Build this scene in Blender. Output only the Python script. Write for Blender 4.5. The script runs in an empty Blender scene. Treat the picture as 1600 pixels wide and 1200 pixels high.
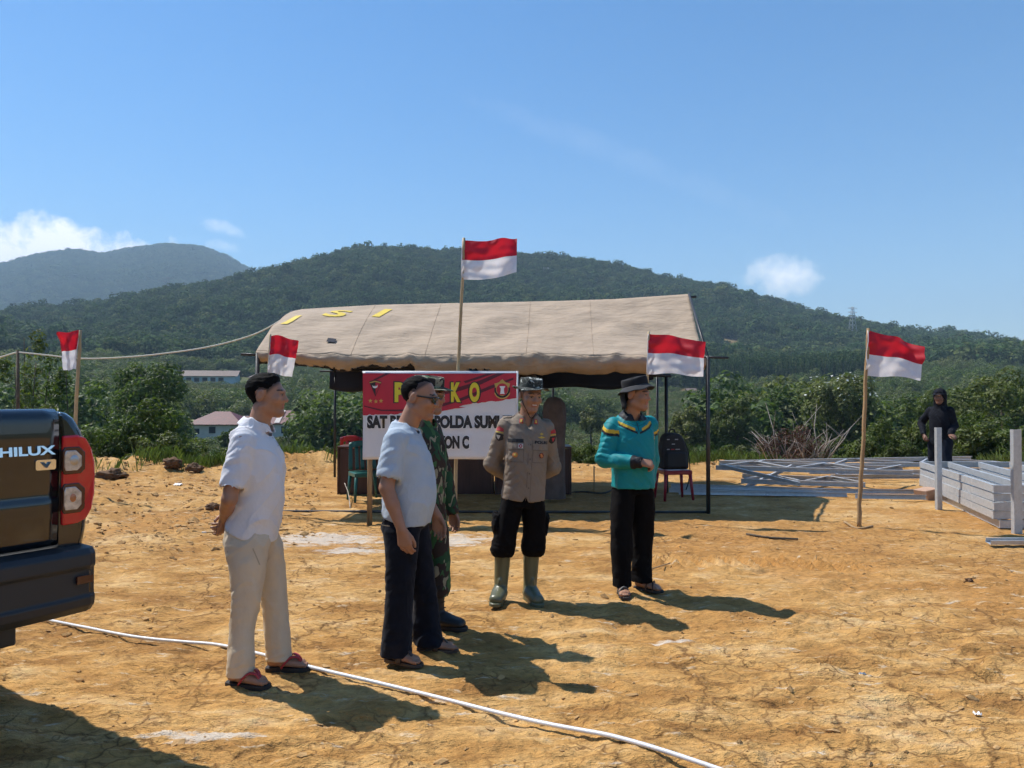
import bpy, bmesh, math, random, time
import numpy as np
from mathutils import Vector, Matrix
from mathutils.bvhtree import BVHTree
T0 = time.time()
R = math.radians
scene = bpy.context.scene
COL = scene.collection

# ------------------------------------------------------------------ camera
F_PX, HORIZON, EYE = 1202.0, 620.0, 1.58        # focal length in photo pixels, eye level row, eye height
cam_d = bpy.data.cameras.new('camera'); cam = bpy.data.objects.new('camera', cam_d); COL.objects.link(cam)
cam.location = (0, 0, EYE)
cam.rotation_euler = (R(90) + math.atan((HORIZON - 600) / F_PX), 0, 0)
cam_d.sensor_width = 36; cam_d.lens = 36 * F_PX / 1600
cam_d.clip_start = 0.05; cam_d.clip_end = 20000
scene.camera = cam

# ------------------------------------------------------------------ light
SUN_EL, SUN_AZ = R(57.0), math.atan2(-0.88, 0.475)   # azimuth measured from +Y towards +X
sun_vec = Vector((math.sin(SUN_AZ) * math.cos(SUN_EL), math.cos(SUN_AZ) * math.cos(SUN_EL), math.sin(SUN_EL)))
sd = bpy.data.lights.new('sun', 'SUN'); sd.energy = 5.0; sd.angle = R(0.53); sd.color = (1.0, 0.955, 0.88)
sun = bpy.data.objects.new('sun', sd); COL.objects.link(sun)
sun.rotation_euler = sun_vec.to_track_quat('Z', 'Y').to_euler()

world = bpy.data.worlds.new('World'); scene.world = world; world.use_nodes = True
wn, wl = world.node_tree.nodes, world.node_tree.links
bg = wn['Background']; bg.inputs['Strength'].default_value = 0.128
sky = wn.new('ShaderNodeTexSky'); sky.sky_type = 'NISHITA'; sky.sun_disc = False
sky.sun_elevation = SUN_EL; sky.sun_rotation = SUN_AZ
sky.altitude = 900; sky.air_density = 1.15; sky.dust_density = 0.25; sky.ozone_density = 2.6

scene.render.engine = 'CYCLES'
scene.view_settings.view_transform = 'Standard'; scene.view_settings.look = 'None'
scene.view_settings.exposure = 0.42; scene.view_settings.gamma = 1.0
scene.view_settings.use_curve_mapping = False
scene.cycles.use_denoising = True
scene.cycles.max_bounces = 6; scene.cycles.transparent_max_bounces = 8
scene.cycles.diffuse_bounces = 3; scene.cycles.glossy_bounces = 3; scene.cycles.transmission_bounces = 4
scene.cycles.volume_bounces = 0
scene.cycles.use_light_tree = False
scene.cycles.adaptive_threshold = 0.03
scene.cycles.sampling_pattern = 'BLUE_NOISE'
scene.cycles.caustics_reflective = False; scene.cycles.caustics_refractive = False

def at(px, py, Y):
    """point at depth Y that the photo shows at pixel (px, py)"""
    return Vector(((px - 800) / F_PX * Y, Y, EYE - (py - HORIZON) / F_PX * Y))
def gx(px, Y): return (px - 800) / F_PX * Y
def dep(py): return EYE * F_PX / (py - HORIZON)      # depth of a ground point seen at row py

# ------------------------------------------------------------------ clouds: part of the sky itself
def N(nt, t, **kw):
    n = nt.nodes.new(t)
    for k, v in kw.items():
        if k in n.inputs: n.inputs[k].default_value = v
        else: setattr(n, k, v)
    return n
def math_node(nt, op, a, b=None, c=None):
    n = nt.nodes.new('ShaderNodeMath'); n.operation = op
    for i, v in enumerate((a, b, c)):
        if v is None: continue
        if isinstance(v, (int, float)): n.inputs[i].default_value = v
        else: nt.links.new(v, n.inputs[i])
    return n.outputs[0]
def ramp(nt, fac, stops, interp='LINEAR'):
    n = nt.nodes.new('ShaderNodeValToRGB'); n.color_ramp.interpolation = interp
    el = n.color_ramp.elements
    while len(el) < len(stops): el.new(0.5)
    for e, (p, c) in zip(el, stops):
        e.position = p; e.color = (*c, 1) if len(c) == 3 else c
    nt.links.new(fac, n.inputs[0]); return n.outputs[0]
def mixc(nt, fac, a, b, mode='MIX'):
    n = nt.nodes.new('ShaderNodeMix'); n.data_type = 'RGBA'; n.blend_type = mode
    for s, v in ((n.inputs[0], fac), (n.inputs[6], a), (n.inputs[7], b)):
        if isinstance(v, (int, float)): s.default_value = v
        elif isinstance(v, tuple): s.default_value = (*v, 1) if len(v) == 3 else v
        else: nt.links.new(v, s)
    return n.outputs[2]
nt = world.node_tree
tc = wn.new('ShaderNodeTexCoord')
cn = N(nt, 'ShaderNodeTexNoise', Scale=27.0, Detail=4.0, Roughness=0.58, Lacunarity=2.1); wl.new(tc.outputs['Generated'], cn.inputs['Vector'])
cnoise = math_node(nt, 'MULTIPLY', math_node(nt, 'SUBTRACT', cn.outputs[0], 0.5), 2.3)
def cloud_mask(px, py, rx, ry, thr, soft, tilt=0.0):
    d = (at(px, py, 1) - Vector((0, 0, EYE))).normalized()
    right = Vector((d.y, -d.x, 0)).normalized(); up = right.cross(d)
    r2 = right * math.cos(tilt) + up * math.sin(tilt); u2 = up * math.cos(tilt) - right * math.sin(tilt)
    def dot(v):
        n = wn.new('ShaderNodeVectorMath'); n.operation = 'DOT_PRODUCT'; n.inputs[1].default_value = v
        wl.new(tc.outputs['Generated'], n.inputs[0]); return n.outputs['Value']
    a = math_node(nt, 'DIVIDE', dot(r2), rx / F_PX); b = math_node(nt, 'DIVIDE', dot(u2), ry / F_PX)
    q = math_node(nt, 'ADD', math_node(nt, 'MULTIPLY', a, a), math_node(nt, 'MULTIPLY', b, b))
    body = math_node(nt, 'SUBTRACT', 1.0, math_node(nt, 'MULTIPLY', q, 0.75))
    front = math_node(nt, 'GREATER_THAN', dot(d), 0.5)
    m = math_node(nt, 'DIVIDE', math_node(nt, 'SUBTRACT', math_node(nt, 'ADD', body, cnoise), thr), soft)
    n = wn.new('ShaderNodeClamp'); wl.new(m, n.inputs[0])
    return math_node(nt, 'MULTIPLY', n.outputs[0], front)
clouds = [(cloud_mask(60, 402, 190, 58, 0.22, 0.6), 1.0), (cloud_mask(1222, 430, 54, 30, 0.18, 0.95), 0.92),
          (cloud_mask(338, 353, 46, 14, 0.5, 0.9, -0.25), 0.5), (cloud_mask(352, 384, 30, 12, 0.5, 0.9, -0.2), 0.45),
          (cloud_mask(990, 250, 260, 22, 0.2, 3.4, -0.40), 0.16)]
hs = wn.new('ShaderNodeHueSaturation'); hs.inputs['Saturation'].default_value = 1.27; wl.new(sky.outputs[0], hs.inputs['Color'])
skyc = hs.outputs[0]
for m, op in clouds:
    skyc = mixc(nt, math_node(nt, 'MULTIPLY', m, op), skyc, (9.6, 9.7, 9.9))
wl.new(skyc, bg.inputs['Color'])
world.cycles.sampling_method = 'MANUAL'; world.cycles.sample_map_resolution = 256

# ------------------------------------------------------------------ helpers
rng = np.random.default_rng(7); random.seed(7)
_perm = np.random.default_rng(1).permutation(256); _perm = np.concatenate([_perm, _perm, _perm])
_val = np.random.default_rng(2).uniform(-1, 1, 256)
def vnoise(p, seed=0):
    """smooth value noise at (n,3) points, about -1..1"""
    p = np.asarray(p, float) + seed * 17.31
    i = np.floor(p).astype(np.int64); f = p - i; f = f * f * f * (f * (f * 6 - 15) + 10); i &= 255
    out = 0
    for dx in (0, 1):
        wx = f[:, 0] if dx else 1 - f[:, 0]; a = _perm[(i[:, 0] + dx) & 255]
        for dy in (0, 1):
            wy = f[:, 1] if dy else 1 - f[:, 1]; b = _perm[(a + i[:, 1] + dy) & 255]
            for dz in (0, 1):
                wz = f[:, 2] if dz else 1 - f[:, 2]
                out = out + wx * wy * wz * _val[_perm[(b + i[:, 2] + dz) & 255]]
    return out
def fbm(p, oct=4, seed=0, gain=0.5):
    o = 0; a = 1.0; p = np.asarray(p, float)
    for k in range(oct):
        o = o + a * vnoise(p, seed + k); p = p * 2.03; a *= gain
    return o
def ss(a, b, x):
    t = np.clip((np.asarray(x, float) - a) / (b - a), 0, 1); return t * t * (3 - 2 * t)

def link(o, parent=None):
    COL.objects.link(o)
    if parent is not None: o.parent = parent
    return o
def np_mesh(name, V, F, smooth=True):
    V = np.ascontiguousarray(V, np.float32); F = np.ascontiguousarray(F, np.int32)
    me = bpy.data.meshes.new(name); k = F.shape[1]
    me.vertices.add(len(V)); me.vertices.foreach_set('co', V.ravel())
    me.loops.add(F.size); me.loops.foreach_set('vertex_index', F.ravel())
    me.polygons.add(len(F)); me.polygons.foreach_set('loop_start', np.arange(0, F.size, k, dtype=np.int32))
    me.update(calc_edges=True)
    me.polygons.foreach_set('use_smooth', np.full(len(F), bool(smooth)))
    return me
def set_col(me, C, name='col'):
    a = me.color_attributes.new(name, 'FLOAT_COLOR', 'POINT')
    C = np.asarray(C, np.float32)
    if C.shape[1] == 3: C = np.concatenate([C, np.ones((len(C), 1), np.float32)], 1)
    a.data.foreach_set('color', C.ravel())
def tag(o, label=None, cat=None, group=None, kind=None):
    if label: o['label'] = label
    if cat: o['category'] = cat
    if group: o['group'] = group
    if kind: o['kind'] = kind
    return o
def empty(name, loc=(0, 0, 0), rz=0.0, **kw):
    o = bpy.data.objects.new(name, None); link(o); o.location = loc; o.rotation_euler = (0, 0, rz)
    o.empty_display_size = 0.1
    return tag(o, **kw)
def mobj(name, me, mats, parent=None, **kw):
    for m in (mats if isinstance(mats, (list, tuple)) else [mats]): me.materials.append(m)
    o = bpy.data.objects.new(name, me); link(o, parent); return tag(o, **kw)

class MB:
    """collects shapes; build() links them as one mesh object"""
    def __init__(s): s.v = []; s.f = []; s.m = []; s.sm = []
    def add(s, V, F, m=0, smooth=False):
        n = len(s.v); s.v += [tuple(p) for p in V]
        for f in F: s.f.append(tuple(i + n for i in f)); s.m.append(m); s.sm.append(smooth)
        return s
    def box(s, c, size, rot=None, m=0, bev=0.0):
        hx, hy, hz = size[0] / 2, size[1] / 2, size[2] / 2; c = Vector(c)
        b = min(bev, hx * .9, hy * .9, hz * .9)
        if b <= 0:
            P = [Vector((x * hx, y * hy, z * hz)) for x in (-1, 1) for y in (-1, 1) for z in (-1, 1)]
            Fc = [(0, 1, 3, 2), (4, 6, 7, 5), (0, 4, 5, 1), (2, 3, 7, 6), (0, 2, 6, 4), (1, 5, 7, 3)]
        else:
            bm = bmesh.new(); bmesh.ops.create_cube(bm, size=1)
            for q in bm.verts: q.co = Vector((q.co.x * 2 * hx, q.co.y * 2 * hy, q.co.z * 2 * hz))
            bmesh.ops.bevel(bm, geom=bm.edges[:], offset=b, segments=2, profile=0.5, affect='EDGES')
            bm.verts.index_update()
            P = [q.co.copy() for q in bm.verts]; Fc = [tuple(q.index for q in f.verts) for f in bm.faces]; bm.free()
        if rot is not None: P = [rot @ p for p in P]
        return s.add([p + c for p in P], Fc, m)
    def tube(s, pts, r, n=8, m=0, caps=True, smooth=True, flat=None):
        pts = [Vector(p) for p in pts]; rs = r if isinstance(r, (list, tuple)) else [r] * len(pts)
        V = []; F = []; prev = None
        for i, p in enumerate(pts):
            d = (pts[min(i + 1, len(pts) - 1)] - pts[max(i - 1, 0)]).normalized()
            if prev is None: a = Vector((0, 0, 1)) if abs(d.z) < .9 else Vector((1, 0, 0))
            else: a = prev
            a = (a - d * a.dot(d)).normalized(); prev = a; b = d.cross(a)
            for k in range(n):
                t = 2 * math.pi * (k + .5) / n
                V.append(p + a * (math.cos(t) * rs[i] * (flat or 1)) + b * (math.sin(t) * rs[i]))
        for i in range(len(pts) - 1):
            for k in range(n):
                F.append((i * n + k, i * n + (k + 1) % n, (i + 1) * n + (k + 1) % n, (i + 1) * n + k))
        s.add(V, F, m, smooth)
        if caps:
            o = len(s.v) - len(V); L = (len(pts) - 1) * n
            s.f.append(tuple(o + k for k in range(n))[::-1]); s.m.append(m); s.sm.append(False)
            s.f.append(tuple(o + L + k for k in range(n))); s.m.append(m); s.sm.append(False)
        return s
    def lathe(s, prof, n=24, c=(0, 0, 0), m=0, smooth=True, sx=1.0, sy=1.0):
        V = []; F = []
        for r_, z in prof:
            for k in range(n):
                t = 2 * math.pi * k / n; V.append((c[0] + r_ * sx * math.cos(t), c[1] + r_ * sy * math.sin(t), c[2] + z))
        for i in range(len(prof) - 1):
            for k in range(n): F.append((i * n + k, i * n + (k + 1) % n, (i + 1) * n + (k + 1) % n, (i + 1) * n + k))
        return s.add(V, F, m, smooth)
    def grid(s, fn, nu, nv, m=0, smooth=True):
        V = [fn(i / nu, j / nv) for i in range(nu + 1) for j in range(nv + 1)]
        F = [(i * (nv + 1) + j, (i + 1) * (nv + 1) + j, (i + 1) * (nv + 1) + j + 1, i * (nv + 1) + j + 1) for i in range(nu) for j in range(nv)]
        return s.add(V, F, m, smooth)
    def prism(s, poly, d0, d1, fn=None, m=0):
        """poly of (a,b) extruded from d0 to d1; fn maps (a,b,d) to xyz"""
        fn = fn or (lambda a, b, d: (a, d, b)); n = len(poly)
        V = [fn(a, b, d0) for a, b in poly] + [fn(a, b, d1) for a, b in poly]
        F = [tuple(range(n))[::-1], tuple(range(n, 2 * n))] + [(i, (i + 1) % n, n + (i + 1) % n, n + i) for i in range(n)]
        return s.add(V, F, m)
    def mesh(s, name):
        me = bpy.data.meshes.new(name); me.from_pydata([tuple(p) for p in s.v], [], s.f)
        me.polygons.foreach_set('material_index', s.m); me.polygons.foreach_set('use_smooth', s.sm)
        bm = bmesh.new(); bm.from_mesh(me); bmesh.ops.recalc_face_normals(bm, faces=bm.faces[:]); bm.to_mesh(me); bm.free()
        return me
    def build(s, name, mats, parent=None, **kw): return mobj(name, s.mesh(name), mats, parent, **kw)

def catmull(pts, n=8):
    pts = [Vector(p) for p in pts]; out = []
    P = [pts[0] * 2 - pts[1]] + pts + [pts[-1] * 2 - pts[-2]]
    for i in range(1, len(P) - 2):
        for k in range(n):
            t = k / n; a, b, c, d = P[i - 1], P[i], P[i + 1], P[i + 2]
            out.append(.5 * ((2 * b) + (c - a) * t + (2 * a - 5 * b + 4 * c - d) * t * t + (3 * b - a - 3 * c + d) * t ** 3))
    out.append(pts[-1]); return out
def text_mesh(s, size, bold=0.0, align='CENTER', spacing=1.0, extrude=0.0):
    cu = bpy.data.curves.new('t', 'FONT'); cu.body = s; cu.size = size; cu.offset = bold; cu.align_x = align
    cu.space_character = spacing; cu.extrude = extrude; cu.resolution_u = 4
    o = bpy.data.objects.new('t', cu); COL.objects.link(o)
    bpy.context.view_layer.update()
    me = bpy.data.meshes.new_from_object(o.evaluated_get(bpy.context.evaluated_depsgraph_get()))
    bpy.data.objects.remove(o); bpy.data.curves.remove(cu)
    return me

# ------------------------------------------------------------------ materials
def mat(name, color=(.5, .5, .5), rough=.6, metal=0.0, var=0.0, vscale=6.0, bump=0.0, bscale=40.0, spec=.5, coat=0.0, attr=None, sheen=0.0,
        stretch=(1, 1, 1), color2=None, transl=0.0, dist=.01):
    m = bpy.data.materials.new(name); m.use_nodes = True; nt = m.node_tree; b = nt.nodes['Principled BSDF']
    b.inputs['Roughness'].default_value = rough; b.inputs['Metallic'].default_value = metal
    b.inputs['Specular IOR Level'].default_value = spec
    b.inputs['Coat Weight'].default_value = coat; b.inputs['Coat Roughness'].default_value = .05
    if sheen: b.inputs['Sheen Weight'].default_value = sheen
    tc = nt.nodes.new('ShaderNodeTexCoord'); mp = nt.nodes.new('ShaderNodeMapping'); mp.inputs['Scale'].default_value = stretch
    nt.links.new(tc.outputs['Object'], mp.inputs[0])
    src = None
    if attr:
        a = nt.nodes.new('ShaderNodeVertexColor'); a.layer_name = attr; src = a.outputs['Color']
    if var or color2:
        n = N(nt, 'ShaderNodeTexNoise', Scale=vscale, Detail=5.0, Roughness=.6); nt.links.new(mp.outputs[0], n.inputs['Vector'])
        if color2: src = ramp(nt, n.outputs[0], [(.36, color), (.64, color2)])
        else:
            lo, hi = 1 - var, 1 + var
            f = ramp(nt, n.outputs[0], [(.3, (lo, lo, lo)), (.7, (hi, hi, hi))])
            src = mixc(nt, 1.0, src if src is not None else color, f, 'MULTIPLY')
    if src is not None: nt.links.new(src, b.inputs['Base Color'])
    else: b.inputs['Base Color'].default_value = (*color, 1)
    if bump:
        n = N(nt, 'ShaderNodeTexNoise', Scale=bscale, Detail=4.0, Roughness=.6); nt.links.new(mp.outputs[0], n.inputs['Vector'])
        bp = N(nt, 'ShaderNodeBump', Strength=bump, Distance=dist); nt.links.new(n.outputs[0], bp.inputs['Height']); nt.links.new(bp.outputs[0], b.inputs['Normal'])
    if transl:
        out = nt.nodes['Material Output']; t = nt.nodes.new('ShaderNodeBsdfTranslucent'); mx = nt.nodes.new('ShaderNodeMixShader')
        mx.inputs[0].default_value = transl
        if src is not None: nt.links.new(src, t.inputs['Color'])
        else: t.inputs['Color'].default_value = (*color, 1)
        nt.links.new(b.outputs[0], mx.inputs[1]); nt.links.new(t.outputs[0], mx.inputs[2]); nt.links.new(mx.outputs[0], out.inputs['Surface'])
    return m
# ------------------------------------------------------------------ terrain: one sheet from the camera's feet to the far range
RIDGE = np.array([(-900, 470), (-400, 482), (-150, 484), (0, 480), (120, 474), (230, 457), (330, 441), (390, 426), (460, 407), (540, 391), (600, 386), (680, 388), (800, 392), (900, 400),
                  (960, 409), (1050, 430), (1130, 441), (1200, 462), (1270, 480), (1330, 491), (1400, 506), (1450, 517), (1500, 510), (1540, 518), (1600, 531), (1800, 545), (2400, 560)], float)
FAR = np.array([(-900, 470), (-300, 450), (0, 417), (60, 400), (110, 393), (160, 399), (200, 391), (260, 383), (310, 387), (350, 402), (390, 428), (600, 500), (2400, 560)], float)
PADS = [(-50, 133, -5.5, 14), (-40.5, 136, -5.5, 16), (-118, 302, 6.2, 22), (-103, 318, 6.5, 14), (69.5, 300, 2.2, 12)]
def far_h(x, y):
    """terrain height beyond the building site"""
    r = np.hypot(x, y); az = np.arctan2(x, np.maximum(y, 1e-3)); az = np.where(y <= 0.3 * np.abs(x), np.sign(x) * 1.28, az)
    px = 800 + F_PX * np.tan(np.clip(az, -1.2, 1.2)); ca = np.cos(np.clip(az, -1.2, 1.2))
    Rr = 900 + 60 * np.sin(az * 5 + 1)
    tree = 14.0
    zr = EYE + (HORIZON - np.interp(px, RIDGE[:, 0], RIDGE[:, 1])) / F_PX * Rr * ca - tree
    zf = EYE + (HORIZON - np.interp(px, FAR[:, 0], FAR[:, 1])) / F_PX * 3000 * ca - 12
    left = ss(500, 200, px)
    P = [(0, 0 * r), (17, 0 * r), (24, -2.2 + 0 * r), (34, -3.6 + 0 * r), (60, -4.5 + 0 * r), (130, -7.6 + 1.5 * left), (200, -5.5 + 4 * left), (300, 2.5 + 3.5 * left), (420, 13 + 5 * left)]
    out = np.zeros_like(r)
    for (a, za), (b, zb) in zip(P[:-1], P[1:]):
        w = (r >= a) & (r < b); t = (r - a) / (b - a); t = t * .5 + ss(0, 1, t) * .5
        out = np.where(w, za + (zb - za) * t, out)
    t = np.clip((r - 420) / (Rr - 420), 0, 1); z4 = P[-1][1]
    s = .45 * t + .55 * ss(0, 1, t)
    pts = np.stack([x / 190, y / 190, 0 * x], -1)
    n = fbm(pts, 4, 3)
    hill = z4 + (zr - z4) * s + 16 * n * t * (1 - t) * 2.2
    out = np.where((r >= 420) & (r < Rr), hill, out)
    back = zr - 70 * ss(Rr, Rr + 500, r)
    t2 = np.clip((r - (Rr + 400)) / (3000 - Rr - 400), 0, 1); b2 = zr - 70 * .9
    far = b2 + (zf - b2) * (.4 * t2 + .6 * ss(0, 1, t2)) + 45 * fbm(np.stack([x / 420, y / 420, 0 * x + 5], -1), 5, 9) * t2 * (1 - t2) * 2
    out = np.where(r >= Rr, np.where(r < Rr + 400, back, np.maximum(far, back * 0 + np.minimum(back, far) * 0 + far)), out)
    out = np.where(r >= 3000, zf - 120 * ss(3000, 4200, r), out)
    out = out + np.where((r > 26) & (r < 420), 0.5 * fbm(np.stack([x / 14, y / 14, 0 * x], -1), 3, 5) * ss(26, 50, r), 0)
    for (cx, cy, cz, rad) in PADS:
        d = np.hypot(x - cx, y - cy); w = 1 - ss(rad * .6, rad * 1.6, d); out = out * (1 - w) + cz * w
    return out
def edge_r(x, y):
    az = np.arctan2(x, np.maximum(y, .01))
    return 17.2 + 2.6 * ss(.1, .5, az) + .5 * np.sin(az * 11) + .3 * np.sin(az * 23 + 1)
def site_low(x, y):
    """the smooth part of the site's ground: feet and posts stand on this"""
    p = np.stack([x / 3.1, y / 3.1, 0 * x], -1)
    z = .022 * vnoise(p, 11)
    z = z + .10 * ss(-4.2, -7.5, x) * ss(6, 9, y) * (1 - ss(15, 17, y))             # rises towards the left bank
    return z
def gz(x, y): return float(site_low(np.array([float(x)]), np.array([float(y)]))[0])
def ground_h(x, y):
    r = np.hypot(x, y); er = edge_r(x, y)
    z = site_low(x, y)
    near = ss(40, 14, r)
    q = np.stack([x, y, 0 * x], -1)
    w = np.stack([vnoise(q * 1.3, 21), vnoise(q * 1.3, 22), 0 * x], -1) * .35
    rough = .5 + .5 * vnoise(q * .45, 31)
    left = ss(-1.5, -4.5, x) * ss(5.5, 8.5, y)
    z = z + near * (.008 + .010 * rough) * fbm(q * np.array([2.6, 4.6, 1]) + w, 5, 41, .62)
    slab = fbm((q + w) * np.array([1.5, 7.5, 1]), 3, 51, .6)                      # flaky layers running across
    tt = slab * 3.2; st = np.floor(tt) + ss(.55, 1.0, tt - np.floor(tt))
    z = z + near * .011 * np.clip(st / 3.2 * 1.6, -.6, 1.6) * (.35 + .65 * rough)
    pl = fbm((q + w * .6) * np.array([4.2, 9.5, 1]), 3, 55, .6) * 2.6; st2 = np.floor(pl) + ss(.6, 1.0, pl - np.floor(pl)); z = z + near * .0065 * st2 * ss(13, 7, r)
    z = z + near * left * (.035 * np.maximum(fbm(q * np.array([2.6, 5.0, 1]), 4, 61, .6), -.25) + .02 * np.maximum(vnoise(q * np.array([5, 9, 1]), 62), 0))
    # tread marks left by a tracked machine
    tr = np.exp(-((y - 7.35 + .08 * (x - 2)) / .20) ** 4) * ss(.9, 1.4, x) * ss(3.7, 3.0, x)
    z = z + tr * .055 * np.maximum(np.sin((x + .25 * (y - 7.3)) * 46) + .3 * vnoise(q * 9, 3), -.3)
    for k, (a, b, c) in enumerate(((2.2, -.32, 5.0), (2.9, -.30, 5.6), (-.2, .22, 6.4), (4.4, .5, 5.2))):   # faint wheel ruts
        d = (y - c) - b * (x - a); z = z - .028 * np.exp(-(d / .09) ** 2) * ss(4, 1.2, np.abs(x - a)) * (.6 + .4 * vnoise(q * 2, 71 + k))
    berm = np.exp(-((r - (er - .7)) / .75) ** 2) * (.20 + .16 * vnoise(q * .7, 81) + .10 * fbm(q * 2.2, 3, 82)) * (.45 + .75 * ss(-1, -5, x) + .3 * ss(2, 5, x))
    z = z + berm
    far = far_h(x, y)
    t = ss(er, er + 5, r)
    return z * (1 - t) + far * t
A_VIEW = R(47)
ang = np.concatenate([np.linspace(-math.pi, -A_VIEW, 46)[:-1], np.linspace(-A_VIEW, A_VIEW, 660), np.linspace(A_VIEW, math.pi, 46)[1:-1]])
inv = np.linspace(1 / 2.0, 1 / 24.0, 420)
rad = np.concatenate([[.02, .5, 1.0, 1.5], 1 / inv, 24 * (4500 / 24) ** np.linspace(0, 1, 135)[1:]])
AA, RR = np.meshgrid(ang, rad, indexing='xy')
gxv, gyv = (RR * np.sin(AA)).ravel(), (RR * np.cos(AA)).ravel()
gzv = ground_h(gxv, gyv)
nA, nR = len(ang), len(rad)
ii = np.arange((nR - 1) * nA).reshape(nR - 1, nA); jj = np.roll(ii, -1, axis=1)
GF = np.stack([ii, ii + nA, jj + nA, jj], -1).reshape(-1, 4)
gme = np_mesh('ground', np.stack([gxv, gyv, gzv], -1), GF)

GP = np.stack([gxv, gyv, 0 * gxv], -1)
rr = np.hypot(gxv, gyv)
def cramp(f, stops):
    f = np.asarray(f); xs = [a for a, _ in stops]; return np.stack([np.interp(f, xs, [c[i] for _, c in stops]) for i in range(3)], -1)
def mixn(w, a, b): return a * (1 - w[:, None]) + np.asarray(b) * w[:, None]
site = 1 - ss(-.2, 1.2, rr - edge_r(gxv, gyv) - .5 * vnoise(GP * 1.5, 91))
n_mid = fbm(GP * np.array([1.9, 5.1, 1]), 5, 101, .6) / 1.6; n_big = fbm(GP * .6, 4, 111) / 1.5
clay = cramp(n_mid, [(-.6, (.32, .160, .049)), (-.1, (.455, .248, .080)), (.25, (.525, .305, .110)), (.7, (.60, .395, .185))])
clay = mixn(.75 * ss(-.05, .55, n_big), clay, (.42, .208, .062))
powder = 0 * gxv
for (sx, sy, rx, ry) in ((gx(500, 8.6), 8.55, 1.0, .5), (gx(715, 8.5), 8.5, .5, .42), (gx(320, 3.62), 3.62, .30, .09), (gx(1065, 5.0), 5.0, .2, .06), (gx(560, 8.1), 7.9, .5, .2)):
    powder = np.maximum(powder, 1.25 - np.hypot((gxv - sx) / rx, (gyv - sy) / ry))
veg = cramp(fbm(GP * .09, 5, 121, .62) / 1.6, [(-.5, (.030, .050, .014)), (0, (.058, .076, .024)), (.5, (.115, .115, .040))])
SCARS = ((gx(1140, 560), 560, 16, 26), (gx(1085, 300), 303, 13, 16), (gx(1045, 262), 262, 8, 4), (gx(905, 290), 290, 14, 4), (gx(470, 150), 150, 10, 5))
scar = 0 * gxv - 1
for (x, y, rx, ry) in SCARS: scar = np.maximum(scar, 1.0 - np.hypot((gxv - x) / rx, (gyv - y) / ry))
veg = mixn(ss(.0, .35, scar + .5 * fbm(GP * .16, 4, 131)), veg, (.30, .205, .115))
set_col(gme, mixn(site, veg, clay), 'tint')
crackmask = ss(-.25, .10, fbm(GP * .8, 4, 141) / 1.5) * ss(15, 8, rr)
set_col(gme, np.stack([site, crackmask, np.clip(powder, 0, 1.3)], -1), 'mask')
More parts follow.
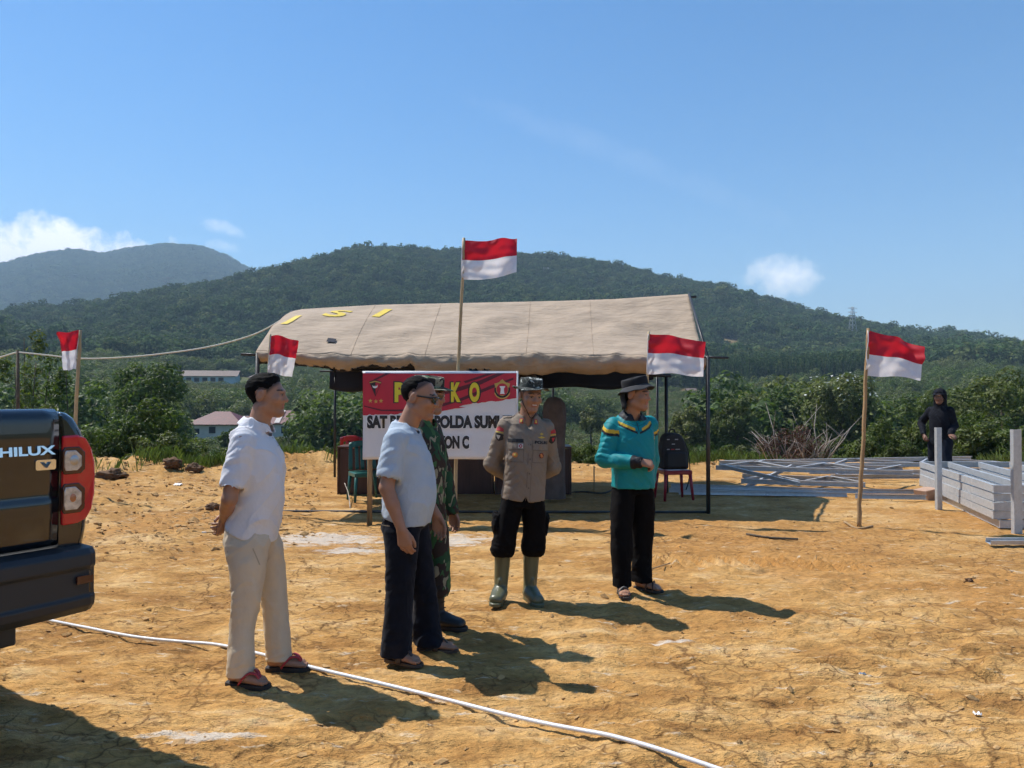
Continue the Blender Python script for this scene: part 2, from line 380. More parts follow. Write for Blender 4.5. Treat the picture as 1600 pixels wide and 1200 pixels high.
def ground_material():
    m = bpy.data.materials.new('clay_and_hillside'); m.use_nodes = True; nt = m.node_tree; b = nt.nodes['Principled BSDF']; L = nt.links.new
    tc = nt.nodes.new('ShaderNodeTexCoord'); P = tc.outputs['Object']
    def noise(scale, detail, rough, vec=P, st=None, loc=(0, 0, 0)):
        n = N(nt, 'ShaderNodeTexNoise', Scale=scale, Detail=detail, Roughness=rough)
        mp = nt.nodes.new('ShaderNodeMapping'); mp.inputs['Scale'].default_value = st or (1, 1, 1); mp.inputs['Location'].default_value = loc
        L(vec, mp.inputs[0]); L(mp.outputs[0], n.inputs['Vector']); return n
    def layer(nm):
        a = nt.nodes.new('ShaderNodeVertexColor'); a.layer_name = nm; return a.outputs['Color']
    tint = layer('tint'); sep = nt.nodes.new('ShaderNodeSeparateColor'); L(layer('mask'), sep.inputs[0]); SITE, CRK, POW = sep.outputs
    fine = noise(19, 4, .75, st=(.65, 1.4, 1)); fl = noise(7.5, 4, .72, st=(.55, 2.0, 1), loc=(3, 1, 0))
    col = mixc(nt, math_node(nt, 'MULTIPLY', SITE, .7), tint, ramp(nt, fine.outputs[0], [(.28, (.22, .22, .22)), (.5, (.50, .50, .50)), (.75, (.74, .72, .68))]), 'OVERLAY')
    col = mixc(nt, math_node(nt, 'MULTIPLY', SITE, ramp(nt, fl.outputs[0], [(.58, (0, 0, 0)), (.66, (.6, .6, .6))])), col, (.60, .42, .22))
    warp = noise(3.2, 3, .7); wa = nt.nodes.new('ShaderNodeVectorMath'); wa.operation = 'MULTIPLY_ADD'
    wa.inputs[1].default_value = (.34, .34, 0); L(warp.outputs['Color'], wa.inputs[0]); L(P, wa.inputs[2])
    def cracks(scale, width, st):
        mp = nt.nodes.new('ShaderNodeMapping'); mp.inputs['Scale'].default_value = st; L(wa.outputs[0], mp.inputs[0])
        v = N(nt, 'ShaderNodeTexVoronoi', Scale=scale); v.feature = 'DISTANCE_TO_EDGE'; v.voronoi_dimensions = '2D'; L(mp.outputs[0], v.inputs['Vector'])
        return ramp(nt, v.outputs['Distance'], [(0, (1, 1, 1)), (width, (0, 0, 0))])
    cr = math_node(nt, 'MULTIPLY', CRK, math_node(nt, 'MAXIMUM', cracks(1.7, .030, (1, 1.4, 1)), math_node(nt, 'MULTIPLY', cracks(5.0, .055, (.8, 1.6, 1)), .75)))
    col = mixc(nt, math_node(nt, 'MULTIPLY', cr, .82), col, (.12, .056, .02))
    spm = ramp(nt, math_node(nt, 'ADD', math_node(nt, 'MULTIPLY', POW, .30), math_node(nt, 'SUBTRACT', fl.outputs[0], .20)), [(.42, (0, 0, 0)), (.56, (.75, .75, .75))])
    col = mixc(nt, spm, col, (.62, .56, .48))
    L(col, b.inputs['Base Color']); b.inputs['Roughness'].default_value = .93; b.inputs['Specular IOR Level'].default_value = .15
    h = math_node(nt, 'ADD', fine.outputs[0], math_node(nt, 'MULTIPLY', fl.outputs[0], .9))
    bp = N(nt, 'ShaderNodeBump', Strength=1.0, Distance=.033); L(h, bp.inputs['Height']); L(bp.outputs[0], b.inputs['Normal'])
    return m
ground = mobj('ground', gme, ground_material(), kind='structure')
print('ground', time.time() - T0)
# ------------------------------------------------------------------ tent
from mathutils import noise as mnoise
def sn(x, y, z, k=0): return mnoise.noise((x + k * 7.3, y + k * 3.1, z)) * 1.3
M = {}
M['pole'] = mat('dark_steel_pole', (.05, .05, .052), .5, .6, var=.3)
M['wood'] = mat('raw_wood', (.33, .21, .10), .8, var=.35, vscale=14, stretch=(1, 1, .12), bump=.4, bscale=60)
M['bamboo'] = mat('bamboo', (.42, .31, .17), .6, var=.3, vscale=9, stretch=(1, 1, .2), bump=.3, bscale=40)
def canvas_mat():
    m = mat('tan_canvas', (.365, .272, .186), .85, var=.16, vscale=2.2, sheen=.1)
    nt = m.node_tree; b = nt.nodes['Principled BSDF']; tc = nt.nodes.new('ShaderNodeTexCoord')
    w = N(nt, 'ShaderNodeTexNoise', Scale=2.6, Detail=5.0, Roughness=.55); mp = nt.nodes.new('ShaderNodeMapping'); mp.inputs['Scale'].default_value = (1.0, 2.0, 2.0)
    nt.links.new(tc.outputs['Object'], mp.inputs[0]); nt.links.new(mp.outputs[0], w.inputs['Vector'])
    bp = N(nt, 'ShaderNodeBump', Strength=.6, Distance=.10); nt.links.new(w.outputs[0], bp.inputs['Height']); nt.links.new(bp.outputs[0], b.inputs['Normal'])
    return m
M['canvas'] = canvas_mat()
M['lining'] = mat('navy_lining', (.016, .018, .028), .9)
M['drape'] = mat('brown_canvas_flap', (.115, .082, .068), .9, var=.25, vscale=5)
tent = empty('canvas_tent', (-.4, 12.7, 0), label='large open tan canvas ridge tent with yellow letters on its roof', cat='tent')
def tl(p): return (p[0] + .4, p[1] - 12.7, p[2])
YF, YR, YB = 10.45, 12.75, 15.0
ridge_px = np.array([(452, 487), (470, 483), (500, 481), (590, 476), (680, 474), (780, 472), (870, 470), (960, 467), (1077, 459)], float)
def ridge(s):
    px = 456 + (1077 - 456) * s; py = np.interp(px, ridge_px[:, 0], ridge_px[:, 1]); return np.array(at(px, py, YR))
def eave(s):
    px = 400 + (1103 - 400) * s; py = np.interp(s, [0, .1, .25, .4, .6, .8, 1], [549, 552, 556, 555, 553, 555, 557]); return np.array(at(px, py, YF))
def back(s): return np.array([-3.55 + 6.3 * s, YB, 2.12])
def roof_pt(s, t, front=True):
    a, b = ridge(s), (eave(s) if front else back(s))
    p = a * (1 - t) + b * t
    bulge = math.sin(math.pi * t) * (.10 - .22 * s if front else -.05)          # left end bellies out, right end sags a little
    p[2] += bulge
    q = (s * 7, t * 3, 0.0 if front else 5.0)
    p[2] += .030 * (sn(q[0], q[1], q[2], 5) + .5 * sn(q[0] * 2, q[1] * 2, q[2], 6)) * math.sin(math.pi * min(t * 1.1, 1))
    # diagonal pull folds running from the eave ties
    if front:
        for (s0, w, amp) in ((.34, .05, .024), (.62, .05, .022), (.80, .045, .02), (.17, .03, .018)):
            d = (s - s0) - (1 - t) * .10; e = (s - s0) + (1 - t) * .12
            p[2] += amp * (math.exp(-(d / .012) ** 2) + .7 * math.exp(-(e / .012) ** 2)) * t ** 5 * .8
        n = sn(s * 38, t * 6, 1., 8); p[2] += .008 * n * t ** 3 + .045 * sn(s * 9 + t * 2.5, t * 1.6, 4, 3) * math.sin(math.pi * t)
    return p
mb = MB()
NS = 150
mb.grid(lambda s, t: tl(roof_pt(s, t)), NS, 36)
def val_front(s, t):
    """valance and rolled-up wall hanging under the front eave"""
    p = roof_pt(s, 1.0)
    drop = .19 + .035 * sn(s * 6.5, 2, 0, 2) + .05 * sn(s * 13, 0, 0., 4) + (.07 if s > .35 and s < .9 else 0)
    pk = sn(s * 42, t * 1.7, 3., 6); pk2 = sn(s * 95, t * 2.5, 7., 9)
    out = .055 * math.sin(min(t, 1) * math.pi * .9) - .12 * t * t
    return (p[0], p[1] - out - .024 * pk * math.sin(t * math.pi) - .016 * pk2 * t, p[2] - drop * t + .008 * pk * (1 - t))
mb.grid(lambda s, t: tl(val_front(s, t)), 260, 10)
mb.grid(lambda s, t: tl(roof_pt(s, t, False)), 60, 14)
def val_back(s, t):
    p = back(s); return (p[0], p[1] - .05 * t + .03 * math.sin(s * 60) * t, p[2] - t * (.30 + .10 * math.sin(s * 9 + 1) + .05 * math.sin(s * 23)))
mb.grid(lambda s, t: tl(val_back(s, t)), 90, 4)
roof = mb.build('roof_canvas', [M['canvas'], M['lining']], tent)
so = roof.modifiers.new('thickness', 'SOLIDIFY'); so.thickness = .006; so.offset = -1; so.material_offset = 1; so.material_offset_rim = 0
me = roof.data                                       # all sheets face outward (up, or away from the tent's middle)
bmm = bmesh.new(); bmm.from_mesh(me)
for f in bmm.faces:
    c = f.calc_center_median(); f.normal_update()
    if f.normal.dot(Vector((0, c.y, 1.2 if abs(c.y) < 2.2 else .15))) < 0: f.normal_flip()
bmm.to_mesh(me); bmm.free()
# seams sewn across the roof
for s in (.21, .375, .60, .75):
    m2 = MB(); m2.tube([tl(roof_pt(s + .0, t / 24) + np.array([0, -.002, .002])) for t in range(25)], .0028, 6)
    m2.build('seam', M['canvas'], tent)
# painted letters
M['yellow'] = mat('yellow_paint', (.66, .48, .04), .6, var=.1)
for ch, px, tt, hgt, wid in (('I', 459, .48, .56, .11), ('S', 532, .30, .60, .34), ('I', 597, .25, .62, .13)):
    s = (px - 456) / (1077 - 456) + (.03 if px < 500 else .012)
    m2 = MB(); tm = text_mesh(ch, 1.0, .025)
    vs = np.array([v.co[:] for v in tm.vertices]); lo, hi = vs.min(0), vs.max(0)
    bm = bmesh.new(); bm.from_mesh(tm); bmesh.ops.triangulate(bm, faces=bm.faces[:]); bmesh.ops.subdivide_edges(bm, edges=bm.edges[:], cuts=2, use_grid_fill=True)
    for v in bm.verts:
        u = (v.co.x - (lo[0] + hi[0]) / 2) / (hi[0] - lo[0]); w = (v.co.y - (lo[1] + hi[1]) / 2) / (hi[1] - lo[1])
        sl = 3.1                                     # roof slope length
        v.co = Vector(tl(roof_pt(s + u * wid / 6.6 + w * .022, tt - w * hgt / sl) + np.array([0, -.004, .009])))
    me = bpy.data.meshes.new('letter'); bm.to_mesh(me); bm.free(); mobj('letter', me, M['yellow'], tent)
# little window flap on the roof and buckles
fl = MB(); P0 = roof_pt(.155, .82)
fl.grid(lambda u, v: tl(roof_pt(.145 + .02 * u, .80 + .05 * v) + np.array([0, -.012, .016])), 3, 3); fl.build('vent_flap', M['lining'], tent)
# poles
def pole(name, a, b, r=.024): m2 = MB(); m2.tube([tl(a), tl(b)], r, 10); return m2.build(name, M['pole'], tent)
XL, XR = gx(402, YF), gx(1106, YF)
corner = {}
for nm, x, y, z in (('fl', XL, YF, 2.17), ('fr', XR, YF, 2.13), ('bl', -3.45, YB, 2.1), ('br', gx(1027, YB), YB, 2.1), ('bm', gx(864, YB), YB, 2.1), ('rm', gx(1041, 12.75), 12.75, 1.94)):
    pole('tent_pole', (x, y, gz(x, y) - .1), (x, y, z), .028 if nm in ('fr', 'fl', 'rm') else .024)
pole('ridge_pole', ridge(0) + np.array([-.05, 0, -.09]), ridge(1) + np.array([.12, 0, -.045]), .020)
pole('cross_bar', (XR - .05, YF, 2.12), (XR + .28, YF, 2.11), .018); pole('cross_bar', (XL - .22, YF, 2.16), (XL + .05, YF, 2.15), .018)
pole('cross_bar', (gx(1008, 12.75), 12.75, 1.935), (gx(1048, 12.75), 12.75, 1.935), .03)
pole('cross_bar', (-3.75, YB, 2.08), (-2.9, YB, 2.08), .02)
pole('ground_bar', (XL - .1, YF + .06, gz(XL, YF) + .012), (XR, YF + .02, gz(XR, YF) + .012), .018)
pole('rafter', (XR, YF, 2.12), ridge(1), .02); pole('rafter', (gx(1027, YB), YB, 2.1), ridge(1), .02); pole('rafter', (XL, YF, 2.16), ridge(0), .02); pole('rafter', (-3.45, YB, 2.1), ridge(0), .02)
# flaps gathered inside
def flap(x0, x1, y, z0, z1, name='wall_flap', bul=.06, folds=5):
    m2 = MB()
    m2.grid(lambda u, v: tl((x0 + (x1 - x0) * (.5 + (u - .5) * (.55 + .45 * math.sin(min(v * 1.25, 1) * math.pi / 2 + .25))), y + bul * math.sin(u * folds * 6.283) * (1 - .4 * v), z1 + (z0 - z1) * v)), 40, 12)
    o = m2.build(name, M['drape'], tent); q = o.modifiers.new('thickness', 'SOLIDIFY'); q.thickness = .006; return o
flap(gx(768, 14.6), gx(842, 14.6), 14.6, 1.62, 2.12)
def gathered(x, y):                                   # wall canvas bundled round the middle pole
    m2 = MB(); prof = [(.02, 1.58), (.09, 1.56), (.145, 1.48), (.165, 1.34), (.165, 1.15), (.155, .9), (.15, .6), (.15, .3), (.16, .05)]
    V = []; n = 28
    for r_, z in prof:
        for k in range(n):
            t = 6.283 * k / n; q = r_ * (1 + .09 * math.sin(t * 9 + z * 1.5) + .05 * math.sin(t * 4 + z * 5)); V.append(tl((x + q * math.cos(t), y + .8 * q * math.sin(t), z)))
    m2.add(V, [(i * n + k, i * n + (k + 1) % n, (i + 1) * n + (k + 1) % n, (i + 1) * n + k) for i in range(len(prof) - 1) for k in range(n)], 0, True)
    m2.build('gathered_flap', M['drape'], tent)
gathered(gx(866, 11.6), 11.6)
M['rope'] = mat('pale_rope', (.62, .60, .52), .8)
rp = [at(452, 492, YR)] + [at(x, y, 12.9) for x, y in ((400, 521), (330, 541), (250, 553), (180, 559), (125, 560), (75, 555), (27, 550))]
stake_top = rp[-1].copy()
rp2 = catmull(rp, 6) + [at(0, 558, 13), at(-120, 600, 13), at(-260, 700, 13.2)]
mb = MB(); mb.tube(rp2, .013, 6); mb.build('guy_rope', M['rope'], label='pale guy rope sagging from the tent ridge to a thin pole at far left', cat='rope')

# ------------------------------------------------------------------ desks, chairs
M['desk'] = mat('dark_brown_laminate', (.060, .024, .020), .45, var=.25, vscale=5, stretch=(4, 4, .5))
M['desk_edge'] = mat('desk_edge', (.10, .045, .032), .4)
def desk(px0, px1, Y, label):
    x0, x1 = gx(px0, Y), gx(px1, Y); w = x1 - x0; h = .78
    t = empty('desk', ((x0 + x1) / 2, Y + .3, gz(x0, Y)), label=label, cat='desk', group='dark brown desks under the tent')
    def part(n, c, s, m='desk'): b = MB(); b.box(c, s, bev=.004); b.build(n, M[m], t)
    part('desk_top', (0, 0, h - .014), (w + .004, .62, .028), 'desk_edge')
    part('side_panel', (-w / 2 + .014, 0, (h - .03) / 2), (.026, .58, h - .032)); part('side_panel', (w / 2 - .014, 0, (h - .03) / 2), (.026, .58, h - .032))
    part('front_panel', (0, -.262, (h - .05) / 2 + .02), (w - .058, .018, h - .07))
    part('plinth', (0, -.252, .03), (w - .058, .018, .05))
    for k in (-1, 1): part('drawer_front', (k * w * .24, .27, .58), (w * .42, .018, .2))
    return t
desk(527, 648, 12.45, 'dark brown desk at the left, green chair in front of it'); desk(650, 771, 12.5, 'middle dark brown desk behind the banner posts'); desk(773, 893, 12.45, 'dark brown desk at the right end, behind the man in grey uniform')
def plastic_chair(name, x, y, rz, color, label, cat, back_=True, sh=.44):
    t = empty(name, (x, y, gz(x, y)), rz, label=label, cat=cat); m = mat(name + '_plastic', color, .35, var=.08)
    b = MB(); b.grid(lambda u, v: ((u - .5) * .42, (v - .5) * .42, sh - .02 * math.sin(u * 3.14) * math.sin(v * 3.14)), 8, 8); o = b.build('seat', m, t); q = o.modifiers.new('s', 'SOLIDIFY'); q.thickness = .02
    b = MB()
    for pts in ([(-.21, -.21), (.21, -.21)], [(-.21, .21), (.21, .21)], [(-.21, -.21), (-.21, .21)], [(.21, -.21), (.21, .21)]):
        (a, c), (d, e) = pts; b.box(((a + d) / 2, (c + e) / 2, sh - .035), (abs(d - a) + .02, abs(e - c) + .02, .06), bev=.008)
    b.build('apron', m, t)
    for sx in (-1, 1):
        for sy in (-1, 1):
            b = MB(); b.tube([(sx * .19, sy * .19, sh - .03), (sx * .225, sy * .235, 0)], [.028, .02], 6); b.build('leg', m, t)
    if back_:
        b = MB()
        def bk(u, v):
            a = (u - .5) * 2; return (a * (.22 - .03 * v), .21 + .10 * v - .05 * (1 - a * a) * .3, sh + .02 + .44 * v - .04 * a * a * v)
        for u0, u1, v0, v1 in ((0, .14, 0, 1), (.86, 1, 0, 1), (.14, .86, .80, 1), (.24, .36, 0, .8), (.44, .56, 0, .8), (.64, .76, 0, .8)):
            b.grid(lambda u, v: bk(u0 + (u1 - u0) * u, v0 + (v1 - v0) * v), 4, 8)
        o = b.build('backrest', m, t); q = o.modifiers.new('s', 'SOLIDIFY'); q.thickness = .018
    return t
plastic_chair('plastic_chair', gx(571, 11.75), 11.8, R(25), (.012, .10, .085), 'dark green plastic chair beside the left banner post', 'chair')
plastic_chair('plastic_chair', gx(556, 13.35), 13.4, R(175), (.42, .02, .035), 'red plastic chair behind the left desk, only its back showing', 'chair', sh=.46)
st = plastic_chair('plastic_stool', gx(1052, 11.9), 11.9, R(8), (.26, .012, .025), 'dark red plastic stool under a black backpack', 'stool', back_=False, sh=.46)
M['black_nylon'] = mat('black_nylon', (.012, .012, .014), .7, bump=.3, bscale=300)
M['grey_label'] = mat('grey_label', (.32, .32, .33), .6); M['red_label'] = mat('red_label', (.4, .02, .03), .6)
bx_, by_ = gx(1049, 11.85), 11.85; bz = gz(bx_, by_) + .47
bp_ = empty('backpack', (bx_, by_, bz), R(8), label='black backpack standing on a dark red stool', cat='backpack')
b = MB(); b.prism([(-.19, 0), (.24, 0), (.23, .25), (.16, .46), (.10, .55), (-.08, .56), (-.15, .5), (-.19, .3)], -.13, .13); o = b.build('bag_body', M['black_nylon'], bp_)
q = o.modifiers.new('b', 'BEVEL'); q.width = .05; q.segments = 3; q.limit_method = 'ANGLE'
b = MB(); b.prism([(-.15, .03), (.19, .03), (.17, .27), (-.14, .27)], -.19, -.12); o = b.build('front_pocket', M['black_nylon'], bp_); q = o.modifiers.new('b', 'BEVEL'); q.width = .03; q.segments = 3
for (x, z, w, m) in ((-.10, .46, .04, 'grey_label'), (.03, .46, .05, 'grey_label'), (-.02, .39, .05, 'grey_label'), (-.10, .31, .04, 'grey_label'), (-.03, .31, .05, 'red_label'), (.05, .31, .07, 'grey_label')):
    b = MB(); b.box((x, -.136 , z), (w, .006, .014)); b.build('label', M[m], bp_)
b = MB(); b.tube(catmull([(.14, -.02, .5), (.24, -.05, .3), (.27, -.06, .0), (.25, -.05, -.2), (.23, 0, -.32)], 5), .022, 6, flat=.4); b.build('strap', M['black_nylon'], bp_)
b = MB(); b.tube(catmull([(-.04, 0, .55), (-.02, 0, .60), (.04, 0, .60), (.06, 0, .55)], 4), .012, 6); b.build('handle', M['black_nylon'], bp_)

# ------------------------------------------------------------------ banner
YS = 9.6
sx0, sx1 = gx(567, YS), gx(807, YS); SW = sx1 - sx0; SCX = (sx0 + sx1) / 2
z_top, z_bot = at(0, 581, YS).z, at(0, 718, YS).z; SH = z_top - z_bot
M['ban_w'] = mat('banner_white', (.70, .69, .69), .55, var=.05, vscale=3); M['ban_r'] = mat('banner_red', (.50, .018, .040), .5, var=.10, vscale=4)
M['ban_k'] = mat('banner_black', (.018, .016, .018), .5); M['ban_y'] = mat('banner_yellow', (.70, .58, .03), .5); M['ban_dr'] = mat('banner_dark_red', (.10, .008, .022), .5)
M['ban_g'] = mat('banner_gold', (.55, .36, .08), .5); M['ban_lw'] = mat('banner_pure_white', (.80, .80, .80), .5)
sign = empty('command_post_banner', (SCX, YS, gz(SCX, YS)), label='red and white printed banner reading POSKO, stretched on wooden posts', cat='banner')
g0 = gz(SCX, YS)
def sp(u, v, d=0.0):
    """banner plane: u 0..1 left to right, v 0..1 bottom to top; slightly wavy cloth"""
    w = .012 * math.sin(u * 9 + v * 3) * math.sin(v * 3.14) + .008 * math.sin(u * 23) * (1 - v)
    return ((u - .5) * SW, w - d, z_bot + v * SH - g0 + .012 * math.sin(u * 3.14) * (.5 - v))
b = MB(); b.grid(lambda u, v: sp(u, v), 60, 24); o = b.build('banner_sheet', M['ban_w'], sign); q = o.modifiers.new('t', 'SOLIDIFY'); q.thickness = .004
def decal(poly, m, name, d=.003, sub=True):
    """flat print: polygon in banner (u,v), laid just in front of the sheet"""
    bm = bmesh.new(); vs = [bm.verts.new((p[0], p[1], 0)) for p in poly]; bm.faces.new(vs); bmesh.ops.triangulate(bm, faces=bm.faces[:])
    if sub:
        for _ in range(3):
            es = [e for e in bm.edges if (Vector((e.verts[0].co.x * SW, e.verts[0].co.y * SH)) - Vector((e.verts[1].co.x * SW, e.verts[1].co.y * SH))).length > .07]
            if es: bmesh.ops.subdivide_edges(bm, edges=es, cuts=1); bmesh.ops.triangulate(bm, faces=bm.faces[:])
    for v in bm.verts: v.co = Vector(sp(v.co.x, v.co.y, d + .006))
    me = bpy.data.meshes.new(name); bm.to_mesh(me); bm.free()
    for p in me.polygons: pass
    return mobj(name, me, M[m], sign)
def PV(px, py): return ((px - 140) / 1285., (850 - py) / 738.)      # from the enlarged crop of the banner
# ragged red field
edge = [(0, .505)]
r_ = random.Random(3)
for k in range(1, 44):
    u = k / 44; base = np.interp(u, [0, .2, .36, .5, .6, .72, .8, .9, 1], [.505, .515, .55, .565, .60, .635, .655, .675, .70]); edge.append((u, base + r_.uniform(-.012, .012) * (1.6 if .4 < u < .75 else .6)))
edge.append((1, .70))
decal([(0, .985)] + edge + [(1, .985)], 'ban_r', 'red_field', .0025)
for pts in ([(770, 425), (840, 405), (960, 380), (1060, 378), (960, 395), (860, 418), (790, 436)], [(870, 412), (930, 405), (1000, 410), (940, 418), (880, 420)], [(640, 445), (760, 425), (800, 430), (690, 452)]):
    decal([PV(*p) for p in pts], 'ban_r', 'brush_streak', .0045)
for pts in ([(700, 290), (900, 250), (1100, 190), (1260, 125), (1330, 122), (1130, 215), (920, 280), (720, 320)], [(760, 395), (960, 330), (1200, 230), (1400, 160), (1400, 178), (1210, 255), (980, 350), (790, 408)],
            [(150, 395), (300, 430), (470, 428), (620, 405), (620, 414), (470, 445), (290, 442), (150, 405)], [(225, 178), (330, 122), (372, 122), (250, 182)], [(980, 190), (1180, 124), (1240, 124), (1000, 205)]):
    decal([PV(*p) for p in pts], 'ban_dr', 'brush_stroke', .0045)
def btext(txt, cx, cy, w, h, m, bold, d, name, spacing=1.0):
    tm = text_mesh(txt, 1.0, bold, spacing=spacing); bm = bmesh.new(); bm.from_mesh(tm)
    xs = [v.co.x for v in bm.verts]; ys = [v.co.y for v in bm.verts]; x0, x1, y0, y1 = min(xs), max(xs), min(ys), max(ys)
    for v in bm.verts: v.co = Vector(sp(cx + (v.co.x - (x0 + x1) / 2) / (x1 - x0) * w, cy + (v.co.y - (y0 + y1) / 2) / (y1 - y0) * h, d + .006))
    me = bpy.data.meshes.new(name); bm.to_mesh(me); bm.free(); return mobj(name, me, M[m], sign)
def PW(a, b): return (a - b) / 1285.
for ch, a, b_ in (('P', 405, 490), ('O', 560, 655), ('S', 715, 803), ('K', 875, 962), ('O', 1028, 1120)):
    cx = ((a + b_) / 2 - 140) / 1285; cy = (850 - 282) / 738.
    btext(ch, cx, cy, PW(b_, a) + .014, 186 / 738., 'ban_k', .075, .0062, 'letter_outline'); btext(ch, cx, cy, PW(b_, a) - .004, 168 / 738., 'ban_y', .06, .0082, 'letter')
def line(txt, a, b_, py, h, nm):
    cx = ((a + b_) / 2 - 140) / 1285; cy = (850 - py) / 738.
    btext(txt, cx, cy, PW(b_, a) + .012, (h + 12) / 738., 'ban_lw', .10, .0056, nm + '_halo'); btext(txt, cx, cy, PW(b_, a), h / 738., 'ban_k', .062, .0076, nm)
line('SAT BRIMOB POLDA SUMUT', 175, 1392, 533, 112, 'lettering'); line('BATALYON C', 540, 1030, 706, 112, 'lettering')
# left emblem: dark wedge shield with a white bird, three stars below
decal([PV(*p) for p in [(192, 196), (215, 184), (245, 180), (275, 184), (298, 196), (246, 322)]], 'ban_dr', 'emblem_shield', .006)
decal([PV(*p) for p in [(205, 208), (245, 200), (246, 312)]], 'ban_k', 'emblem_half', .0075); decal([PV(*p) for p in [(248, 200), (287, 208), (249, 306)]], 'ban_r', 'emblem_half', .0075)
decal([PV(*p) for p in [(196, 200), (245, 187), (294, 200), (291, 208), (245, 196), (199, 208)]], 'ban_g', 'emblem_scroll', .009)
decal([PV(*p) for p in [(220, 224), (236, 236), (243, 226), (250, 236), (266, 220), (262, 242), (244, 250), (226, 244)]], 'ban_lw', 'emblem_bird', .009)
def star(cx, cy, r1, r2, n=5, rot=0): return [PV(cx + (r1 if k % 2 == 0 else r2) * math.sin(math.pi * k / n + rot), cy - (r1 if k % 2 == 0 else r2) * math.cos(math.pi * k / n + rot)) for k in range(2 * n)]
for x, y in ((203, 356), (250, 361), (293, 356)): decal(star(x, y, 20, 8), 'ban_g', 'emblem_star', .006)
# right emblem: gold star disc, red round field, white tower, dark wreath
decal(star(1306, 248, 76, 56, 6), 'ban_g', 'emblem_star', .006)
decal([PV(1306 + 66 * math.cos(t), 262 + 70 * math.sin(t)) for t in np.linspace(-.25, math.pi + .25, 20)] + [PV(1306 + 52 * math.cos(t), 258 + 56 * math.sin(t)) for t in np.linspace(math.pi + .25, -.25, 20)], 'ban_k', 'emblem_wreath', .0078)
decal([PV(1306 + 48 * math.cos(t), 258 + 50 * math.sin(t)) for t in np.linspace(0, 6.283, 25)[:-1]], 'ban_r', 'emblem_disc', .0088)
decal([PV(*p) for p in [(1284, 232), (1330, 232), (1326, 246), (1320, 250), (1322, 285), (1328, 297), (1286, 297), (1291, 285), (1294, 250), (1288, 246)]], 'ban_lw', 'emblem_tower', .0105)
decal([PV(1306 + 70 * math.cos(t), 268 + 72 * math.sin(t)) for t in np.linspace(.35, math.pi - .35, 16)] + [PV(1306 + 62 * math.cos(t), 266 + 64 * math.sin(t)) for t in np.linspace(math.pi - .35, .35, 16)], 'ban_g', 'emblem_scroll', .0105)
for y in (.992,):
    b = MB(); b.tube([(-SW / 2 - .01, .02, z_top - g0), (SW / 2 + .01, .02, z_top - g0)], .012, 6); b.build('top_batten', M['ban_lw'], sign)
b = MB(); b.tube([(SW / 2, .02, z_bot - g0), (SW / 2 + .01, .02, z_top - g0 + .01)], .016, 6); b.build('side_batten', M['ban_w'], sign)
for x in (gx(577, YS) - SCX, SW / 2 - .03):
    b = MB(); b.tube([(x, .045, -.15), (x + .004, .04, .6), (x - .004, .05, z_top - g0)], [.034, .032, .030], 8); b.build('post', M['wood'], sign)

# ------------------------------------------------------------------ flags
def cloth_mat(name, c): return mat(name, c, .6, var=.06, vscale=5, transl=.38, bump=.15, bscale=60)
M['flag_r'] = cloth_mat('flag_red', (.56, .012, .030)); M['flag_w'] = cloth_mat('flag_white', (.78, .78, .82))
def flag(label, Y, pole_pts, corners, split, seed, wave=.05, topc=0., r=(.016, .014), pm='bamboo', fold=False, amp=1.0):
    """pole_pts: pixel polyline from top to foot; corners: hoist-top, fly-top, fly-bottom, hoist-bottom in pixels"""
    base = at(*pole_pts[-1], Y); root = empty('flag_on_pole', (base.x, base.y, base.z), label=label, cat='flag', group='small red and white flags on poles')
    pts = catmull([at(*p, Y) - base for p in pole_pts], 5); n = len(pts); rnd = np.random.default_rng(int(seed * 10))
    b = MB(); b.tube([p + Vector((rnd.normal(0, .003), rnd.normal(0, .003), 0)) for p in pts], [r[1] + (r[0] - r[1]) * k / (n - 1) for k in range(n)], 8); b.build('pole', M[pm], root)
    A, B, C, D = [np.array(at(*p, Y) - base) for p in corners]
    def P(u, v):
        p = (A * (1 - u) + B * u) * (1 - v) + (D * (1 - u) + C * u) * v
        w = wave * u ** .7 * (math.sin(u * 7.5 + v * 1.6 + seed) + .5 * math.sin(u * 13 - v * 3 + seed * 2))
        w += amp * .035 * sn(u * 5, v * 5, seed * 3., 2)
        z = topc * math.sin(u * math.pi) * 1.0 + .010 * math.sin(u * 9 + seed)
        q = p + np.array([0, w - .02, z])
        if fold: q = q + np.array([0, -.10 * ss(.55, 1, u) * ss(.3, 0, v), -.02 * u])
        return tuple(q)
    for nm, v0, v1, m in (('red_band', 0, split, 'flag_r'), ('white_band', split, 1, 'flag_w')):
        b = MB(); b.grid(lambda u, v: P(u, v0 + (v1 - v0) * v), 34, 14); b.build(nm, M[m], root)
    b = MB(); b.tube([Vector(P(0, k / 8)) for k in range(9)], .006, 5); b.build('hoist_edge', M['flag_w'], root)
    return root
flag('tall central flag rising from behind the banner', YS + .12, [(725, 371), (721, 470), (716, 580), (713, 700), (711, 816)], [(722, 376), (808, 369), (807, 426), (721, 438)], .50, 1.0, .075, -.025, (.026, .019))
flag('flag on a bent wooden pole in front of the steel frames', 9.4, [(1358, 513), (1352, 600), (1349, 680), (1343, 760), (1341, 826)], [(1356, 517), (1441, 541), (1435, 594), (1352, 588)], .52, 2.2, .065, .02, (.026, .020), 'wood')
flag('flag overlapping the right eave of the tent', 9.85, [(1014, 518), (1012, 600), (1011, 700), (1010, 812)], [(1013, 521), (1101, 535), (1098, 589), (1010, 584)], .47, 3.9, .06, .015)
flag('small folded flag above the head of the man in white', 10.2, [(422, 522), (419, 600), (418, 700), (417, 806)], [(423, 524), (468, 534), (455, 590), (419, 585)], .49, 5.1, .03, .02)
